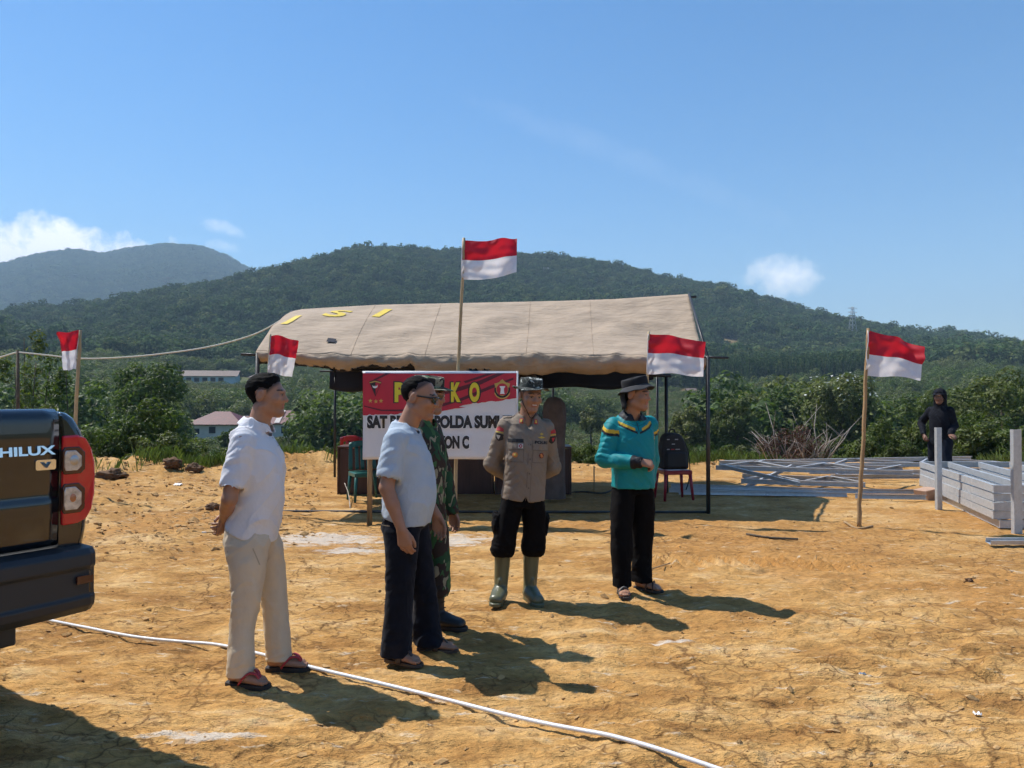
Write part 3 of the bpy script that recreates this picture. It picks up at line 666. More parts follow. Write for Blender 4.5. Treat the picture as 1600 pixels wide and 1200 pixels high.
flag('flag blowing leftwards above the pickup truck', 11.6, [(125, 516), (121, 600), (117, 690), (114, 784)], [(124, 516), (91, 519), (100, 577), (119, 577)], .50, 6.4, .05, .0, (.03, .022), fold=True)

# ------------------------------------------------------------------ galvanised steel
def galv():
    m = mat('galvanised_steel', (.50, .515, .53), .38, .38, var=.12, vscale=16); nt = m.node_tree; b = nt.nodes['Principled BSDF']
    v = N(nt, 'ShaderNodeTexVoronoi', Scale=70.0); tc = nt.nodes.new('ShaderNodeTexCoord'); nt.links.new(tc.outputs['Object'], v.inputs['Vector'])
    r_ = ramp(nt, v.outputs['Color'], [(0, (.32, .32, .32)), (1, (.52, .52, .52))]); nt.links.new(r_, b.inputs['Roughness']); return m
M['galv'] = galv()
def chan(p0, p1, w=.075, h=.035, up=(0, 0, 1), t=.002, b=None):
    """C-shaped light steel section from p0 to p1: web w tall along up, flanges h deep"""
    b = b or MB(); p0, p1 = Vector(p0), Vector(p1); d = (p1 - p0).normalized(); up = Vector(up); up = (up - d * up.dot(d)).normalized(); s = d.cross(up)
    prof = [(-w / 2, 0), (w / 2, 0), (w / 2, h), (w / 2 - .010, h), (w / 2 - .010, h - t), (w / 2 - t, h - t), (w / 2 - t, t), (-w / 2 + t, t), (-w / 2 + t, h - t), (-w / 2 + .010, h - t), (-w / 2 + .010, h), (-w / 2, h)]
    n = len(prof); V = [p + up * a + s * c for p in (p0, p1) for a, c in prof]
    b.add(V, [tuple(range(n))[::-1], tuple(range(n, 2 * n))] + [(i, (i + 1) % n, n + (i + 1) % n, n + i) for i in range(n)]); return b
nc = np.array([5.80, 9.28]); fc = np.array([6.72, 12.70]); e1 = fc - nc; e2 = np.array([e1[1], -e1[0]]) / np.linalg.norm(e1) * 3.6; e2 = e2 + np.array([0, .75])
names5 = ['lowest', 'second lowest', 'middle', 'second highest', 'topmost']
for k in range(5):
    rs = np.random.default_rng(k + 3); o2 = rs.normal(0, .018, 2); z = gz(*nc) + .055 + k * .104
    fr = empty('steel_wall_module', (nc[0] + o2[0], nc[1] + o2[1], z), label='%s of the stacked galvanised wall frames at right' % names5[k], cat='steel frame', group='stacked galvanised frames')
    Q = [np.zeros(2), e1, e1 + e2, e2]; ry = rs.normal(0, .01)
    for a in range(4):
        p, q = Q[a], Q[(a + 1) % 4]
        c = chan((p[0], p[1], 0), (q[0], q[1], ry if a < 2 else 0), .092, .045); c.build('rail', M['galv'], fr)
    for s in (.12, .26, .40, .54, .68, .82):
        p = e1 * 0 + e2 * s; q = e1 + e2 * s; c = chan((p[0], p[1] + .06, 0), (q[0], q[1] - .06, 0), .085, .04); c.build('stud', M['galv'], fr)
def post(px, Y, top, label, w=.075):
    x = gx(px, Y); g = gz(x, Y); h = at(0, top, Y).z
    o = chan((0, 0, -.03), (0, 0, h - g), w, .05, up=(1, .15, 0)).build('steel_post', M['galv'], label=label, cat='steel post'); o.location = (x, Y, g); return o
post(1467, 10.67, 668, 'slim upright steel post at the back of the frame stack'); post(1589, 8.92, 671, 'thick upright steel post with bolt holes at the right edge', .105)
for k, (pts, lab) in enumerate((((1048, 757, 1335, 766), 'long bright channel lying furthest back in the bundle'), ((1045, 764, 1290, 770), 'bright channel in the middle of the bundle on the ground'), ((1060, 768, 1322, 772), 'channel at the front of the bundle, right end jutting out'),
            ((1270, 767, 1440, 769), 'dull channel lying between the bundle and the frame stack'), ((1335, 776, 1445, 778), 'short dull channel lying on the clay near the frame stack'))):
    x0, y0, x1, y1 = pts; Ya, Yb = dep(y0 + 6), dep(y1 + 6); a = Vector((gx(x0, Ya), Ya, 0)); b_ = Vector((gx(x1, Yb), Yb, 0)); z = gz(a.x, a.y)
    o = chan(Vector((0, 0, .05)), b_ - a + Vector((0, 0, .05)), .07, .05, up=(0, .25, 1)).build('steel_channel', M['galv'], label=lab, cat='steel channel', group='loose galvanised channels'); o.location = (a.x, a.y, z)
Yl = dep(851); a = Vector((gx(1541, Yl), Yl, gz(gx(1541, Yl), Yl)))
o = chan((0, 0, .03), (1.3, .02, .03), .09, .045, up=(0, 1, .2)).build('steel_channel', M['galv'], label='single channel lying alone on the clay at the right edge', cat='steel channel', group='loose galvanised channels'); o.location = a
def truss(p, q, depth, z, n, label, seed):
    """flat roof truss lying on the ground: two chords and zig-zag webs"""
    p, q = Vector((*p, 0)), Vector((*q, 0)); d = (q - p); L_ = d.length; d.normalize(); s = Vector((-d.y, d.x, 0)); g = gz(p.x, p.y)
    t = empty('roof_truss', (p.x, p.y, g + z), label=label, cat='steel truss', group='galvanised trusses lying flat'); rs = random.Random(seed)
    chan(Vector((0, 0, 0)), d * L_, .08, .045).build('bottom_chord', M['galv'], t); chan(s * depth, d * L_ + s * depth * .9 + Vector((0, 0, rs.uniform(-.02, .05))), .08, .045).build('top_chord', M['galv'], t)
    for k in range(n):
        a = d * (L_ * (k + .1) / n) + s * (depth * (k % 2)); b_ = d * (L_ * (k + .95) / n) + s * (depth * ((k + 1) % 2))
        chan(a + Vector((0, 0, .02)), b_ + Vector((0, 0, .02)), .06, .04).build('web', M['galv'], t)
truss((gx(1125, 13.6), 13.9), (gx(1440, 12.6), 12.9), 1.1, .30, 5, 'topmost roof truss lying on the pile behind the wooden flag pole', 1)
truss((gx(1150, 15.4), 15.0), (gx(1560, 15.6), 15.6), .9, .22, 6, 'roof truss lying furthest back on the pile', 2)
truss((gx(1160, 13.2), 13.3), (gx(1330, 13.2), 12.7), .9, .12, 4, 'short roof truss low at the left of the pile', 3)
truss((gx(1290, 14.4), 14.2), (gx(1620, 14.6), 14.4), .9, .10, 5, 'roof truss lying low behind the frame stack', 4)
for k, (px0, py0, px1, py1, dz) in enumerate(((1125, 727, 1250, 756, .03), (1165, 760, 1235, 728, .1))):
    Ya, Yb = 13.4, 12.4; a = at(px0, py0, Ya); c = at(px1, py1, Yb if k == 0 else 14.)
    o = chan(Vector((0, 0, 0)), c - a, .06, .04).build('steel_channel', M['galv'], label=('channel slanting down across the left end of the truss pile', 'channel propped crosswise in the truss pile')[k], cat='steel channel', group='loose galvanised channels'); o.location = a
print('tent etc', time.time() - T0)
# ------------------------------------------------------------------ people: bodies and clothes grown as smooth volumes, then meshed
def vec(*a): return np.array(a, np.float32)
class Vol:
    """signed distance field on a grid; shapes are blended in, then skinned"""
    def __init__(s, lo, hi, h):
        s.lo = np.array(lo, np.float32); s.h = h; s.n = np.ceil((np.array(hi) - s.lo) / h).astype(int) + 1
        s.f = np.full(s.n, .5, np.float32); s.ax = [s.lo[i] + h * np.arange(s.n[i], dtype=np.float32) for i in range(3)]
    def blk(s, lo, hi):
        sl = []
        for i in range(3):
            a = int(max(0, math.floor((lo[i] - s.lo[i]) / s.h))); b = int(min(s.n[i], math.ceil((hi[i] - s.lo[i]) / s.h) + 1)); sl.append(slice(a, max(a, b)))
        return tuple(sl), s.ax[0][sl[0]][:, None, None], s.ax[1][sl[1]][None, :, None], s.ax[2][sl[2]][None, None, :]
    def put(s, sl, d, k, op='u'):
        a = s.f[sl]
        if a.size == 0: return
        if op == 'u':
            if k > 0: hh = np.maximum(k - np.abs(a - d), 0) / k; s.f[sl] = np.minimum(a, d) - hh * hh * k * .25
            else: s.f[sl] = np.minimum(a, d)
        elif op == 's':
            d = -d
            if k > 0: hh = np.maximum(k - np.abs(a - d), 0) / k; s.f[sl] = np.maximum(a, d) + hh * hh * k * .25
            else: s.f[sl] = np.maximum(a, d)
    def cone(s, a, b, ra, rb, k=.01, op='u', sq=None):
        """tapered limb; sq=(axis, factor) flattens it along a direction"""
        a, b = np.array(a, np.float32), np.array(b, np.float32); m = max(ra, rb) + k + .02
        sl, X, Y, Z = s.blk(np.minimum(a, b) - m, np.maximum(a, b) + m); ba = b - a; L2 = max(float(ba @ ba), 1e-9)
        px, py, pz = X - a[0], Y - a[1], Z - a[2]
        t = np.clip((px * ba[0] + py * ba[1] + pz * ba[2]) / L2, 0, 1)
        px, py, pz = px - t * ba[0], py - t * ba[1], pz - t * ba[2]
        if sq is not None:
            u = np.array(sq[0], np.float32); u = u / np.linalg.norm(u); q = (px * u[0] + py * u[1] + pz * u[2]) * (1 / sq[1] - 1); px, py, pz = px + q * u[0], py + q * u[1], pz + q * u[2]
        s.put(sl, np.sqrt(px * px + py * py + pz * pz) - (ra + (rb - ra) * t), k, op); return s
    def ell(s, c, r, k=.01, op='u', rot=None):
        c, r = np.array(c, np.float32), np.array(r, np.float32); m = float(r.max()) + k + .02
        sl, X, Y, Z = s.blk(c - m, c + m); x, y, z = X - c[0], Y - c[1], Z - c[2]
        if rot is not None:
            Rm = np.array(rot, np.float32); x, y, z = (Rm[0, 0] * x + Rm[1, 0] * y + Rm[2, 0] * z, Rm[0, 1] * x + Rm[1, 1] * y + Rm[2, 1] * z, Rm[0, 2] * x + Rm[1, 2] * y + Rm[2, 2] * z)
        k0 = np.sqrt((x / r[0]) ** 2 + (y / r[1]) ** 2 + (z / r[2]) ** 2); k1 = np.sqrt((x / r[0] ** 2) ** 2 + (y / r[1] ** 2) ** 2 + (z / r[2] ** 2) ** 2) + 1e-6
        s.put(sl, k0 * (k0 - 1) / k1, k, op); return s
    def loft(s, rows, k=.02, op='u', e=2.3, grow=0.0, cap=True, xs=1.0):
        """rows of (z, cx, cy, half width, half depth): a body stacked along z"""
        rows = np.array(sorted(rows), np.float32); rows[:, 3] *= xs; z0, z1 = rows[0, 0], rows[-1, 0]; m = float(rows[:, 3:].max()) + k + .03
        c0, c1 = rows[:, 1].min() - m, rows[:, 1].max() + m; d0, d1 = rows[:, 2].min() - m, rows[:, 2].max() + m
        sl, X, Y, Z = s.blk((c0, d0, z0 - k - .01), (c1, d1, z1 + k + .01)); zz = Z.ravel()
        # smooth interpolation between rows
        def it(j):
            v = np.interp(zz, rows[:, 0], rows[:, j]); w = max(1, int(.022 / s.h)); ker = np.ones(2 * w + 1) / (2 * w + 1)
            return np.convolve(np.pad(v, w, mode='edge'), ker, 'valid').astype(np.float32)[None, None, :]
        cx, cy, a, b = it(1), it(2), it(3) + grow, it(4) + grow
        d = ((np.abs((X - cx) / a)) ** e + (np.abs((Y - cy) / b)) ** e) ** (1 / e); d = (d - 1) * np.minimum(a, b)
        if cap: d = np.maximum(d, np.maximum(z0 - Z, Z - z1))
        s.put(sl, d, k, op); return s
    def cut(s, nrm, d0):
        """keep only the side where nrm.p < d0"""
        X, Y, Z = s.ax[0][:, None, None], s.ax[1][None, :, None], s.ax[2][None, None, :]
        s.f = np.maximum(s.f, nrm[0] * X + nrm[1] * Y + nrm[2] * Z - d0); return s
    def skin(s):
        f, h = s.f, s.h; ins = f < 0
        for ax in range(3):                                 # close at the borders
            idx = [slice(None)] * 3
            for e in (0, -1): idx[ax] = e; f[tuple(idx)] = np.maximum(f[tuple(idx)], .001)
        ins = f < 0
        cnt = np.zeros(np.array(f.shape) - 1, np.int8)
        for dx in (0, 1):
            for dy in (0, 1):
                for dz in (0, 1): cnt += ins[dx:f.shape[0] - 1 + dx, dy:f.shape[1] - 1 + dy, dz:f.shape[2] - 1 + dz]
        act = (cnt > 0) & (cnt < 8); I = np.argwhere(act); ids = np.full(act.shape, -1, np.int32); ids[act] = np.arange(len(I))
        corners = [(dx, dy, dz) for dx in (0, 1) for dy in (0, 1) for dz in (0, 1)]
        val = np.stack([f[I[:, 0] + c[0], I[:, 1] + c[1], I[:, 2] + c[2]] for c in corners], -1)
        acc = np.zeros((len(I), 3), np.float32); num = np.zeros(len(I), np.float32)
        for a in range(8):
            for b in range(a + 1, 8):
                ca, cb = np.array(corners[a]), np.array(corners[b])
                if np.abs(ca - cb).sum() != 1: continue
                va, vb = val[:, a], val[:, b]; w = (va < 0) != (vb < 0); t = np.where(w, va / np.where(w, va - vb, 1), 0)
                acc += np.where(w[:, None], ca + t[:, None] * (cb - ca), 0); num += w
        V = s.lo + (I + acc / num[:, None]) * h
        F = []
        for ax in range(3):
            o1, o2 = (ax + 1) % 3, (ax + 2) % 3
            sa = [slice(None)] * 3; sb = [slice(None)] * 3; sa[ax] = slice(0, -1); sb[ax] = slice(1, None)
            ch = ins[tuple(sa)] != ins[tuple(sb)]; E = np.argwhere(ch); E = E[(E[:, o1] > 0) & (E[:, o2] > 0) & (E[:, o1] < f.shape[o1] - 1) & (E[:, o2] < f.shape[o2] - 1)]
            q = []
            for d1, d2 in ((-1, -1), (0, -1), (0, 0), (-1, 0)):
                c = E.copy(); c[:, o1] += d1; c[:, o2] += d2; q.append(ids[c[:, 0], c[:, 1], c[:, 2]])
            q = np.stack(q, -1); flip = ~ins[E[:, 0], E[:, 1], E[:, 2]]; q[flip] = q[flip][:, ::-1]; F.append(q)
        return V, np.concatenate(F)
def normals(V, F):
    n = np.cross(V[F[:, 2]] - V[F[:, 0]], V[F[:, 3]] - V[F[:, 1]]); out = np.zeros_like(V)
    for k in range(4): np.add.at(out, F[:, k], n)
    return out / (np.linalg.norm(out, axis=1, keepdims=True) + 1e-9)
def relax(V, F, it=2, w=.5):
    E = np.concatenate([F[:, [0, 1]], F[:, [1, 2]], F[:, [2, 3]], F[:, [3, 0]]]); E = np.concatenate([E, E[:, ::-1]])
    deg = np.bincount(E[:, 0], minlength=len(V))[:, None].astype(np.float32)
    for _ in range(it):
        S = np.stack([np.bincount(E[:, 0], weights=V[E[:, 1], j], minlength=len(V)) for j in range(3)], -1); V = V * (1 - w) + w * S / np.maximum(deg, 1)
    return V.astype(np.float32)

def rotm(yaw, pitch=0, roll=0):
    return np.array((Matrix.Rotation(yaw, 3, 'Z') @ Matrix.Rotation(pitch, 3, 'X') @ Matrix.Rotation(roll, 3, 'Y')), np.float32)

class Head:
    """a head facing -y in its own frame, turned by Rm and scaled"""
    def __init__(s, c, Rm, sc=1.0): s.c = np.array(c, np.float32); s.R = Rm; s.k = sc
    def p(s, x, y, z): return s.c + s.R @ (np.array([x, y, z], np.float32) * s.k)
    def local(s, V): return ((V - s.c) @ s.R) / s.k
    def build(s, v, nb, smile=False, jaw=1.0):
        k = s.k
        v.ell(s.p(0, .016, .036), np.array([.075, .094, .082]) * k, .01, rot=s.R)
        v.ell(s.p(0, -.026, -.024), np.array([.063 * jaw, .070, .088]) * k, .025, rot=s.R)
        v.cone(s.p(0, -.012, -.055), s.p(0, -.062, -.093), .050 * jaw * k, .026 * k, .02)
        for q in (-1, 1):
            v.cone(s.p(q * .050 * jaw, .006, -.060), s.p(q * .016, -.068, -.097), .022 * k, .018 * k, .02)
            v.ell(s.p(q * .040, -.062, -.022), np.array([.026, .026, .024]) * k, .02, rot=s.R)         # cheek
        v.cone(s.p(-.036, -.083, .024), s.p(.036, -.083, .024), .011 * k, .011 * k, .018)             # brow
        for q in (-1, 1):
            v.ell(s.p(q * .031, -.104, .003), np.array([.021, .018, .014]) * k, .012, 's', rot=s.R)
            v.ell(s.p(q * .031, -.0785, .003), np.array([.0145, .012, .0115]) * k, .004, rot=s.R)
            v.cone(s.p(q * .017, -.090, .010), s.p(q * .044, -.083, .009), .0045 * k, .004 * k, .004)    # upper lid
        v.cone(s.p(0, -.087, .014), s.p(0, -.1045, -.024), .0085 * k, .0130 * k, .010)
        for q in (-1, 1): v.ell(s.p(q * .0145, -.097, -.027), np.array([.0095, .011, .009]) * k, .006, rot=s.R)
        v.cone(s.p(-.020, -.083, -.0505), s.p(.020, -.083, -.0505), .0085 * k, .0085 * k, .006); v.cone(s.p(0, -.0885, -.0500), s.p(0, -.0885, -.0505), .009 * k, .009 * k, .006)
        v.cone(s.p(-.016, -.084, -.0630), s.p(.016, -.084, -.0630), .0095 * k, .0095 * k, .006)
        v.cone(s.p(-.024, -.092, -.0565 + (.004 if smile else 0)), s.p(.024, -.092, -.0565 + (.004 if smile else 0)), .0032 * k, .0032 * k, .003, 's')
        v.ell(s.p(0, -.080, -.092), np.array([.020, .017, .016]) * k, .012, rot=s.R)
        for q in (-1, 1):
            v.ell(s.p(q * .078, .018, -.004), np.array([.011, .021, .033]) * k, .006, rot=s.R @ rotm(0, .22, 0)); v.ell(s.p(q * .091, .014, .002), np.array([.009, .011, .018]) * k, .004, 's', rot=s.R)
        v.cone(s.p(0, .016, -.062), nb, .054 * k, .061 * k, .02)
    def colours(s, V, skin, lip=None, hl=(-.076, .076), brow=(.02, .014, .012), shave=.0, teeth=False):
        L = s.local(V); C = np.tile(np.array(skin, np.float32), (len(V), 1)); near = (np.abs(L) < .16).all(1)
        x, y, z = np.abs(L[:, 0]), L[:, 1], L[:, 2]; front = near & (y < -.055)
        C *= (1 + .07 * fbm(V * 28, 3, 3))[:, None]
        C[front & (x < .024) & (z < -.045) & (z > -.068) & (y < -.083)] = np.array(lip if lip is not None else np.array(skin) * np.array([.95, .62, .66]))
        br = front & (x > .012) & (x < .049) & (np.abs(z - (.0265 + .006 * np.sin((x - .012) / .037 * 3.0))) < .0030); C[br] = brow
        ex = np.where(L[:, 0] > 0, 1, -1) * .031; eye = front & (((L[:, 0] - ex) / .0135) ** 2 + ((z - .003) / .0052) ** 2 < 1) & (y < -.070); C[eye] = (.24, .20, .18)
        C[eye & ((L[:, 0] - ex) ** 2 + (z - .003) ** 2 < .0055 ** 2)] = (.012, .008, .006)
        lid = front & (np.abs(z - .0095) < .0022) & (x > .017) & (x < .046); C[lid] = np.array(skin) * .28
        if teeth: C[front & (x < .019) & (np.abs(z + .0535) < .0042) & (y < -.080)] = (.68, .62, .56)
        sd_ = -.716 * (L[:, 1] - hl[0]) - .70 * (L[:, 2] - hl[1]); fade = near & (sd_ < .010) & (L[:, 2] > -.062) & (np.abs(L[:, 0]) < .0785) & (np.abs(L[:, 1] - .018) < .125) & ~((np.abs(L[:, 0]) > .068) & (np.abs(L[:, 1] - .016) < .03) & (L[:, 2] < .03))
        wf = np.clip((.010 - sd_) / .018, 0, .85)[:, None] * fade[:, None] * np.clip((L[:, 2:3] + .062) / .03, 0, 1); C = C * (1 - wf) + np.array([.012, .010, .010]) * wf
        if shave:
            st = front & (z < -.040) & (z > -.11) & ~((x < .022) & (z < -.045) & (z > -.068)); C[st] *= 1 - shave
        return C
    def hair(s, h=.0036, style='short', thick=.007):
        """hair as a thin coat over this very head, fading out at the hairline, nape and ears"""
        k = s.k; m = .128 * k; v = Vol(s.c - m, s.c + m, h); v.ell(s.p(0, .016, .036), np.array([.075, .094, .082]) * k, .01, rot=s.R); v.ell(s.p(0, -.026, -.024), np.array([.063, .070, .088]) * k, .025, rot=s.R)
        v.cone(s.p(0, .016, -.062), s.p(0, .02, -.16), .054 * k, .058 * k, .02)
        G = np.stack(np.meshgrid(*v.ax, indexing='ij'), -1).reshape(-1, 3); L = s.local(G); x, y, z = np.abs(L[:, 0]), L[:, 1], L[:, 2]
        y0, z0 = (-.074, .078) if style != 'receding' else (-.058, .080); nz = .0035 * vnoise(L * 70, 6) + .003 * vnoise(L * 160, 7)
        front = -(-.716 * (y - y0) - .70 * (z - z0)) - .10 * x * (style == 'receding') * 6 * np.clip(z - .03, 0, .06) / .06       # distance inside the hairline
        d = np.minimum(front, (z + .072) * .8); ear = ((x - .078) / .03) ** 2 + ((y - .014) / .030) ** 2 + ((z + .008) / .040) ** 2; d = np.minimum(d, (np.sqrt(ear) - 1) * .03)
        t = -.004 + (thick + .004) * np.clip((d + nz) / .030, 0, 1) ** .7; t += np.clip(d / .02, 0, 1) * (.0014 * vnoise(L * np.array([150, 60, 200]), 4) + .0016 * vnoise(L * np.array([60, 40, 90]), 5))
        if style == 'quiff': t += .011 * np.exp(-((y + .048) / .036) ** 2) * ss(.07, .105, z) * (1 + .5 * vnoise(L * 60, 8))
        v.f = np.where((d + nz).reshape(v.f.shape) < -.004, np.float32(.02), v.f - (t * k).reshape(v.f.shape).astype(np.float32))
        V, F = v.skin(); return relax(V, F, 1, .35), F

def hand(v, w, d, n, side=1, curl=(.35, .45, .3), sc=1.0, thumb=.6, spread=.0):
    """five-fingered hand: w wrist, d towards the knuckles, n the way the palm faces; side=+1 puts the thumb on cross(d,n)"""
    d = np.array(d, np.float32); d /= np.linalg.norm(d); n = np.array(n, np.float32); n = n - d * (n @ d); n /= np.linalg.norm(n); s_ = np.cross(d, n) * side; w = np.array(w, np.float32)
    off = [.030, .010, -.010, -.028]; ln = [.070, .078, .072, .056]; rad = [.0090, .0094, .0088, .0078]; kn = [.086, .090, .086, .078]
    for o, L_, r_, kk in zip(off, ln, rad, kn):
        K = w + (d * kk + s_ * o) * sc; v.cone(w + d * .012 * sc + s_ * o * .45 * sc, K, .018 * sc, .0135 * sc, .012, sq=(n, .85))
        p = K - n * .001; dirn = d + s_ * o * spread; dirn /= np.linalg.norm(dirn); a = 0
        for f_, c in zip((.45, .30, .25), curl):
            a += c; q = p + (dirn * math.cos(a) + n * math.sin(a)) * L_ * f_ * sc; v.cone(p, q, r_ * sc, r_ * .93 * sc, .003); p = q; r_ *= .94
    b0 = w + (d * .022 + s_ * .020 + n * .006) * sc; t1 = b0 + (d * .036 + s_ * (.030 * thumb) + n * .014) * sc; t2 = t1 + (d * .030 + s_ * (.004) + n * .010) * sc; t3 = t2 + (d * .022 - s_ * .004 + n * .006) * sc
    v.cone(b0, t1, .0155 * sc, .0115 * sc, .010); v.cone(t1, t2, .0108 * sc, .0098 * sc, .003); v.cone(t2, t3, .0098 * sc, .0085 * sc, .003)
def foot(v, a, d, sc=1.0, base=.0):
    """bare foot under ankle a, toes along d (flat direction)"""
    d = np.array([d[0], d[1], 0], np.float32); d /= np.linalg.norm(d); s_ = np.array([-d[1], d[0], 0], np.float32); a = np.array(a, np.float32); g = np.array([a[0], a[1], base], np.float32)
    v.cone(a + vec(0, 0, .02), g - d * .012 + vec(0, 0, .045), .038, .036, .02); v.cone(g - d * .030 + vec(0, 0, .030), g + d * .03 + vec(0, 0, .036), .030, .033, .015)
    v.cone(g + d * .01 + vec(0, 0, .052), g + d * .13 + vec(0, 0, .020), .034, .019, .02); 
    for o in (-.026, 0, .024): v.cone(g + d * .03 + s_ * o * .6 + vec(0, 0, .03), g + d * .14 + s_ * o + vec(0, 0, .017), .026, .017, .015)
    for i, (o, l, r_) in enumerate(((-.034, .168, .0125), (-.016, .178, .0098), (.0, .174, .0092), (.015, .166, .0086), (.030, .153, .0082))):
        v.cone(g + d * .13 + s_ * o + vec(0, 0, .016), g + d * l + s_ * o * 1.05 + vec(0, 0, r_ + .001), r_ * 1.0, r_, .003)

FAB = lambda name, c, **k: mat(name, c, k.pop('rough', .85), var=k.pop('var', .07), vscale=k.pop('vscale', 9), bump=k.pop('bump', .45), bscale=k.pop('bscale', 17), spec=.12, dist=.014, stretch=(1, 1, .7), **k)
M['skin'] = mat('skin', (.3, .16, .1), .48, attr='col', bump=.12, bscale=180, spec=.4, dist=.002)
_sb = M['skin'].node_tree.nodes['Principled BSDF']; _sb.inputs['Subsurface Weight'].default_value = .08; _sb.inputs['Subsurface Radius'].default_value = (.012, .005, .003)
M['hair'] = mat('black_hair', (.004, .0035, .0035), .75, var=.3, vscale=60, bump=.5, bscale=320, stretch=(1, 1, .35), dist=.002, spec=.08)
def add_mesh(name, VF, m, parent, col=None, smooth=True):
    V, F = VF; me = np_mesh(name, V, F, smooth)
    if col is not None: set_col(me, col)
    return mobj(name, me, m, parent)
def wrinkle(VF, big=.006, fine=.002, bs=(7, 7, 15), seed=0, masks=(), tilt=1.0, it=3):
    """cloth folds: slanted soft creases plus finer ones; masks = (centre, radius, amplitude, direction) bunch folds"""
    V, F = VF; V = relax(V, F, it); Nn = normals(V, F)
    q = V.copy(); q[:, 2] += tilt * (V[:, 0] + .6 * V[:, 1]); q2 = V.copy(); q2[:, 2] -= tilt * 1.2 * (V[:, 0] - .5 * V[:, 1])
    n1 = vnoise(q * np.array(bs), seed); n2 = vnoise(q2 * np.array(bs) * 1.15, seed + 3); rid = 1 - np.abs(n1) * 2.2; rid2 = 1 - np.abs(n2) * 2.2
    d = big * (.5 * n1 + .75 * np.maximum(rid, 0) ** 4 * (.5 + .5 * n2) + .6 * np.maximum(rid2, 0) ** 4 * (.4 + .6 * n1))
    d += fine * fbm(q * np.array(bs) * 2.6, 2, seed + 7)
    for c, r_, amp, fr in masks:
        w = np.exp(-(((V - np.array(c)) / np.array(r_)) ** 2).sum(1)); ph = (V * np.array(fr)).sum(1) + 2.2 * vnoise(V * 9, seed + 11); d += .5 * amp * w * (np.abs(np.sin(ph)) ** .7 - .55)
    return (V + Nn * d[:, None]).astype(np.float32), F
def mirror_rows(rows): return [(z, -cx, cy, a, b) for z, cx, cy, a, b in rows]
def collar(v, c, nrm, r0, r1, h, th=.0045, gap=0.0, k=.004):
    """standing or turned collar: conical band round point c with axis nrm; gap = half-angle left open at the front (-y)"""
    nrm = np.array(nrm, np.float32); nrm /= np.linalg.norm(nrm); c = np.array(c, np.float32); m = max(r0, r1) + .03
    sl, X, Y, Z = v.blk(c - m - h, c + m + h); x, y, z = X - c[0], Y - c[1], Z - c[2]; t = x * nrm[0] + y * nrm[1] + z * nrm[2]
    qx, qy, qz = x - t * nrm[0], y - t * nrm[1], z - t * nrm[2]; rho = np.sqrt((qx * 1.08) ** 2 + (qy * .93) ** 2 + qz ** 2)
    tt = np.clip(t / h, 0, 1); d = np.maximum(np.abs(rho - (r0 + (r1 - r0) * tt)) - th, np.abs(t - h / 2) - h / 2)
    if gap > 0:
        ang_ = np.abs(np.arctan2(qx, -qy)); d = np.maximum(d, (gap * (.4 + 1.0 * tt) - ang_) * .06)
    v.put(sl, d.astype(np.float32), k)
def shell(v, z_hem, th=.010, span=.05):
    """hollow the garment out from its hem so that it ends as cloth, not as a plug"""
    Z = v.ax[2][None, None, :]; w = Z < z_hem + span
    v.f = np.where(w, np.maximum(v.f, -(v.f + th)), v.f); v.f = np.maximum(v.f, z_hem - Z)
def sole(name, parent, a, d, m, sc=1.0, th=.022, wid=1.0, z0=.0):
    d = Vector((d[0], d[1], 0)).normalized(); s_ = Vector((-d.y, d.x, 0)); out = [(-.070, 0), (-.062, .026), (-.03, .036), (.03, .034), (.09, .042), (.14, .046), (.18, .034), (.195, .004), (.185, -.028), (.14, -.048), (.09, -.044), (.03, -.034), (-.03, -.035), (-.062, -.026)]
    P = catmull([Vector((x * sc, y * wid * sc, 0)) for x, y in out] + [Vector((out[0][0] * sc, 0, 0))], 3)[:-1]
    b = MB(); o = Vector((a[0], a[1], z0)); n = len(P); V = []
    for z, g in ((0, .94), (.004, 1.0), (th * .8, 1.0), (th, .97)): V += [o + d * (p.x * g) + s_ * (p.y * g) + Vector((0, 0, z + .012 * max(0, p.x - .12) * 4 * .2)) for p in P]
    Fc = [tuple(range(n))[::-1], tuple(range(3 * n, 4 * n))]
    for i in range(3): Fc += [(i * n + k, i * n + (k + 1) % n, (i + 1) * n + (k + 1) % n, (i + 1) * n + k) for k in range(n)]
    b.add(V, Fc); return b.build(name, m, parent)
def strap(name, parent, a, d, pts, m, r=.009, z0=0., flat=.45):
    d = Vector((d[0], d[1], 0)).normalized(); s_ = Vector((-d.y, d.x, 0)); o = Vector((a[0], a[1], z0)); b = MB()
    b.tube(catmull([o + d * x + s_ * y + Vector((0, 0, z)) for x, y, z in pts], 5), r, 6, flat=flat); return b.build(name, m, parent)
def thong(parent, a, d, m_sole, m_strap, th=.022, z0=0.):
    sole('sandal_sole', parent, a, d, m_sole, th=th, z0=z0)
    for q in (-1, 1): strap('sandal_strap', parent, a, d, [(.140, -.016, .050), (.120, -.010 + q * .012, .078), (.088, q * .030, .084), (.058, q * .045, .062), (.032, q * .049, .026)], m_strap, .0135, z0 + .004)
def project_patch(target, centre, nrm, up, poly, m, name, parent, lift=.003, grid=None):
    """sewn badge: polygon laid onto the cloth along -nrm"""
    bv = target['_bvh']; nrm = Vector(nrm).normalized(); up = Vector(up); up = (up - nrm * up.dot(nrm)).normalized(); rt = up.cross(nrm)
    bm = bmesh.new(); vs = [bm.verts.new((p[0], p[1], 0)) for p in poly]; bm.faces.new(vs); bmesh.ops.triangulate(bm, faces=bm.faces[:])
    return drape(bm, bv, Vector(centre), nrm, up, rt, m, name, parent, lift)
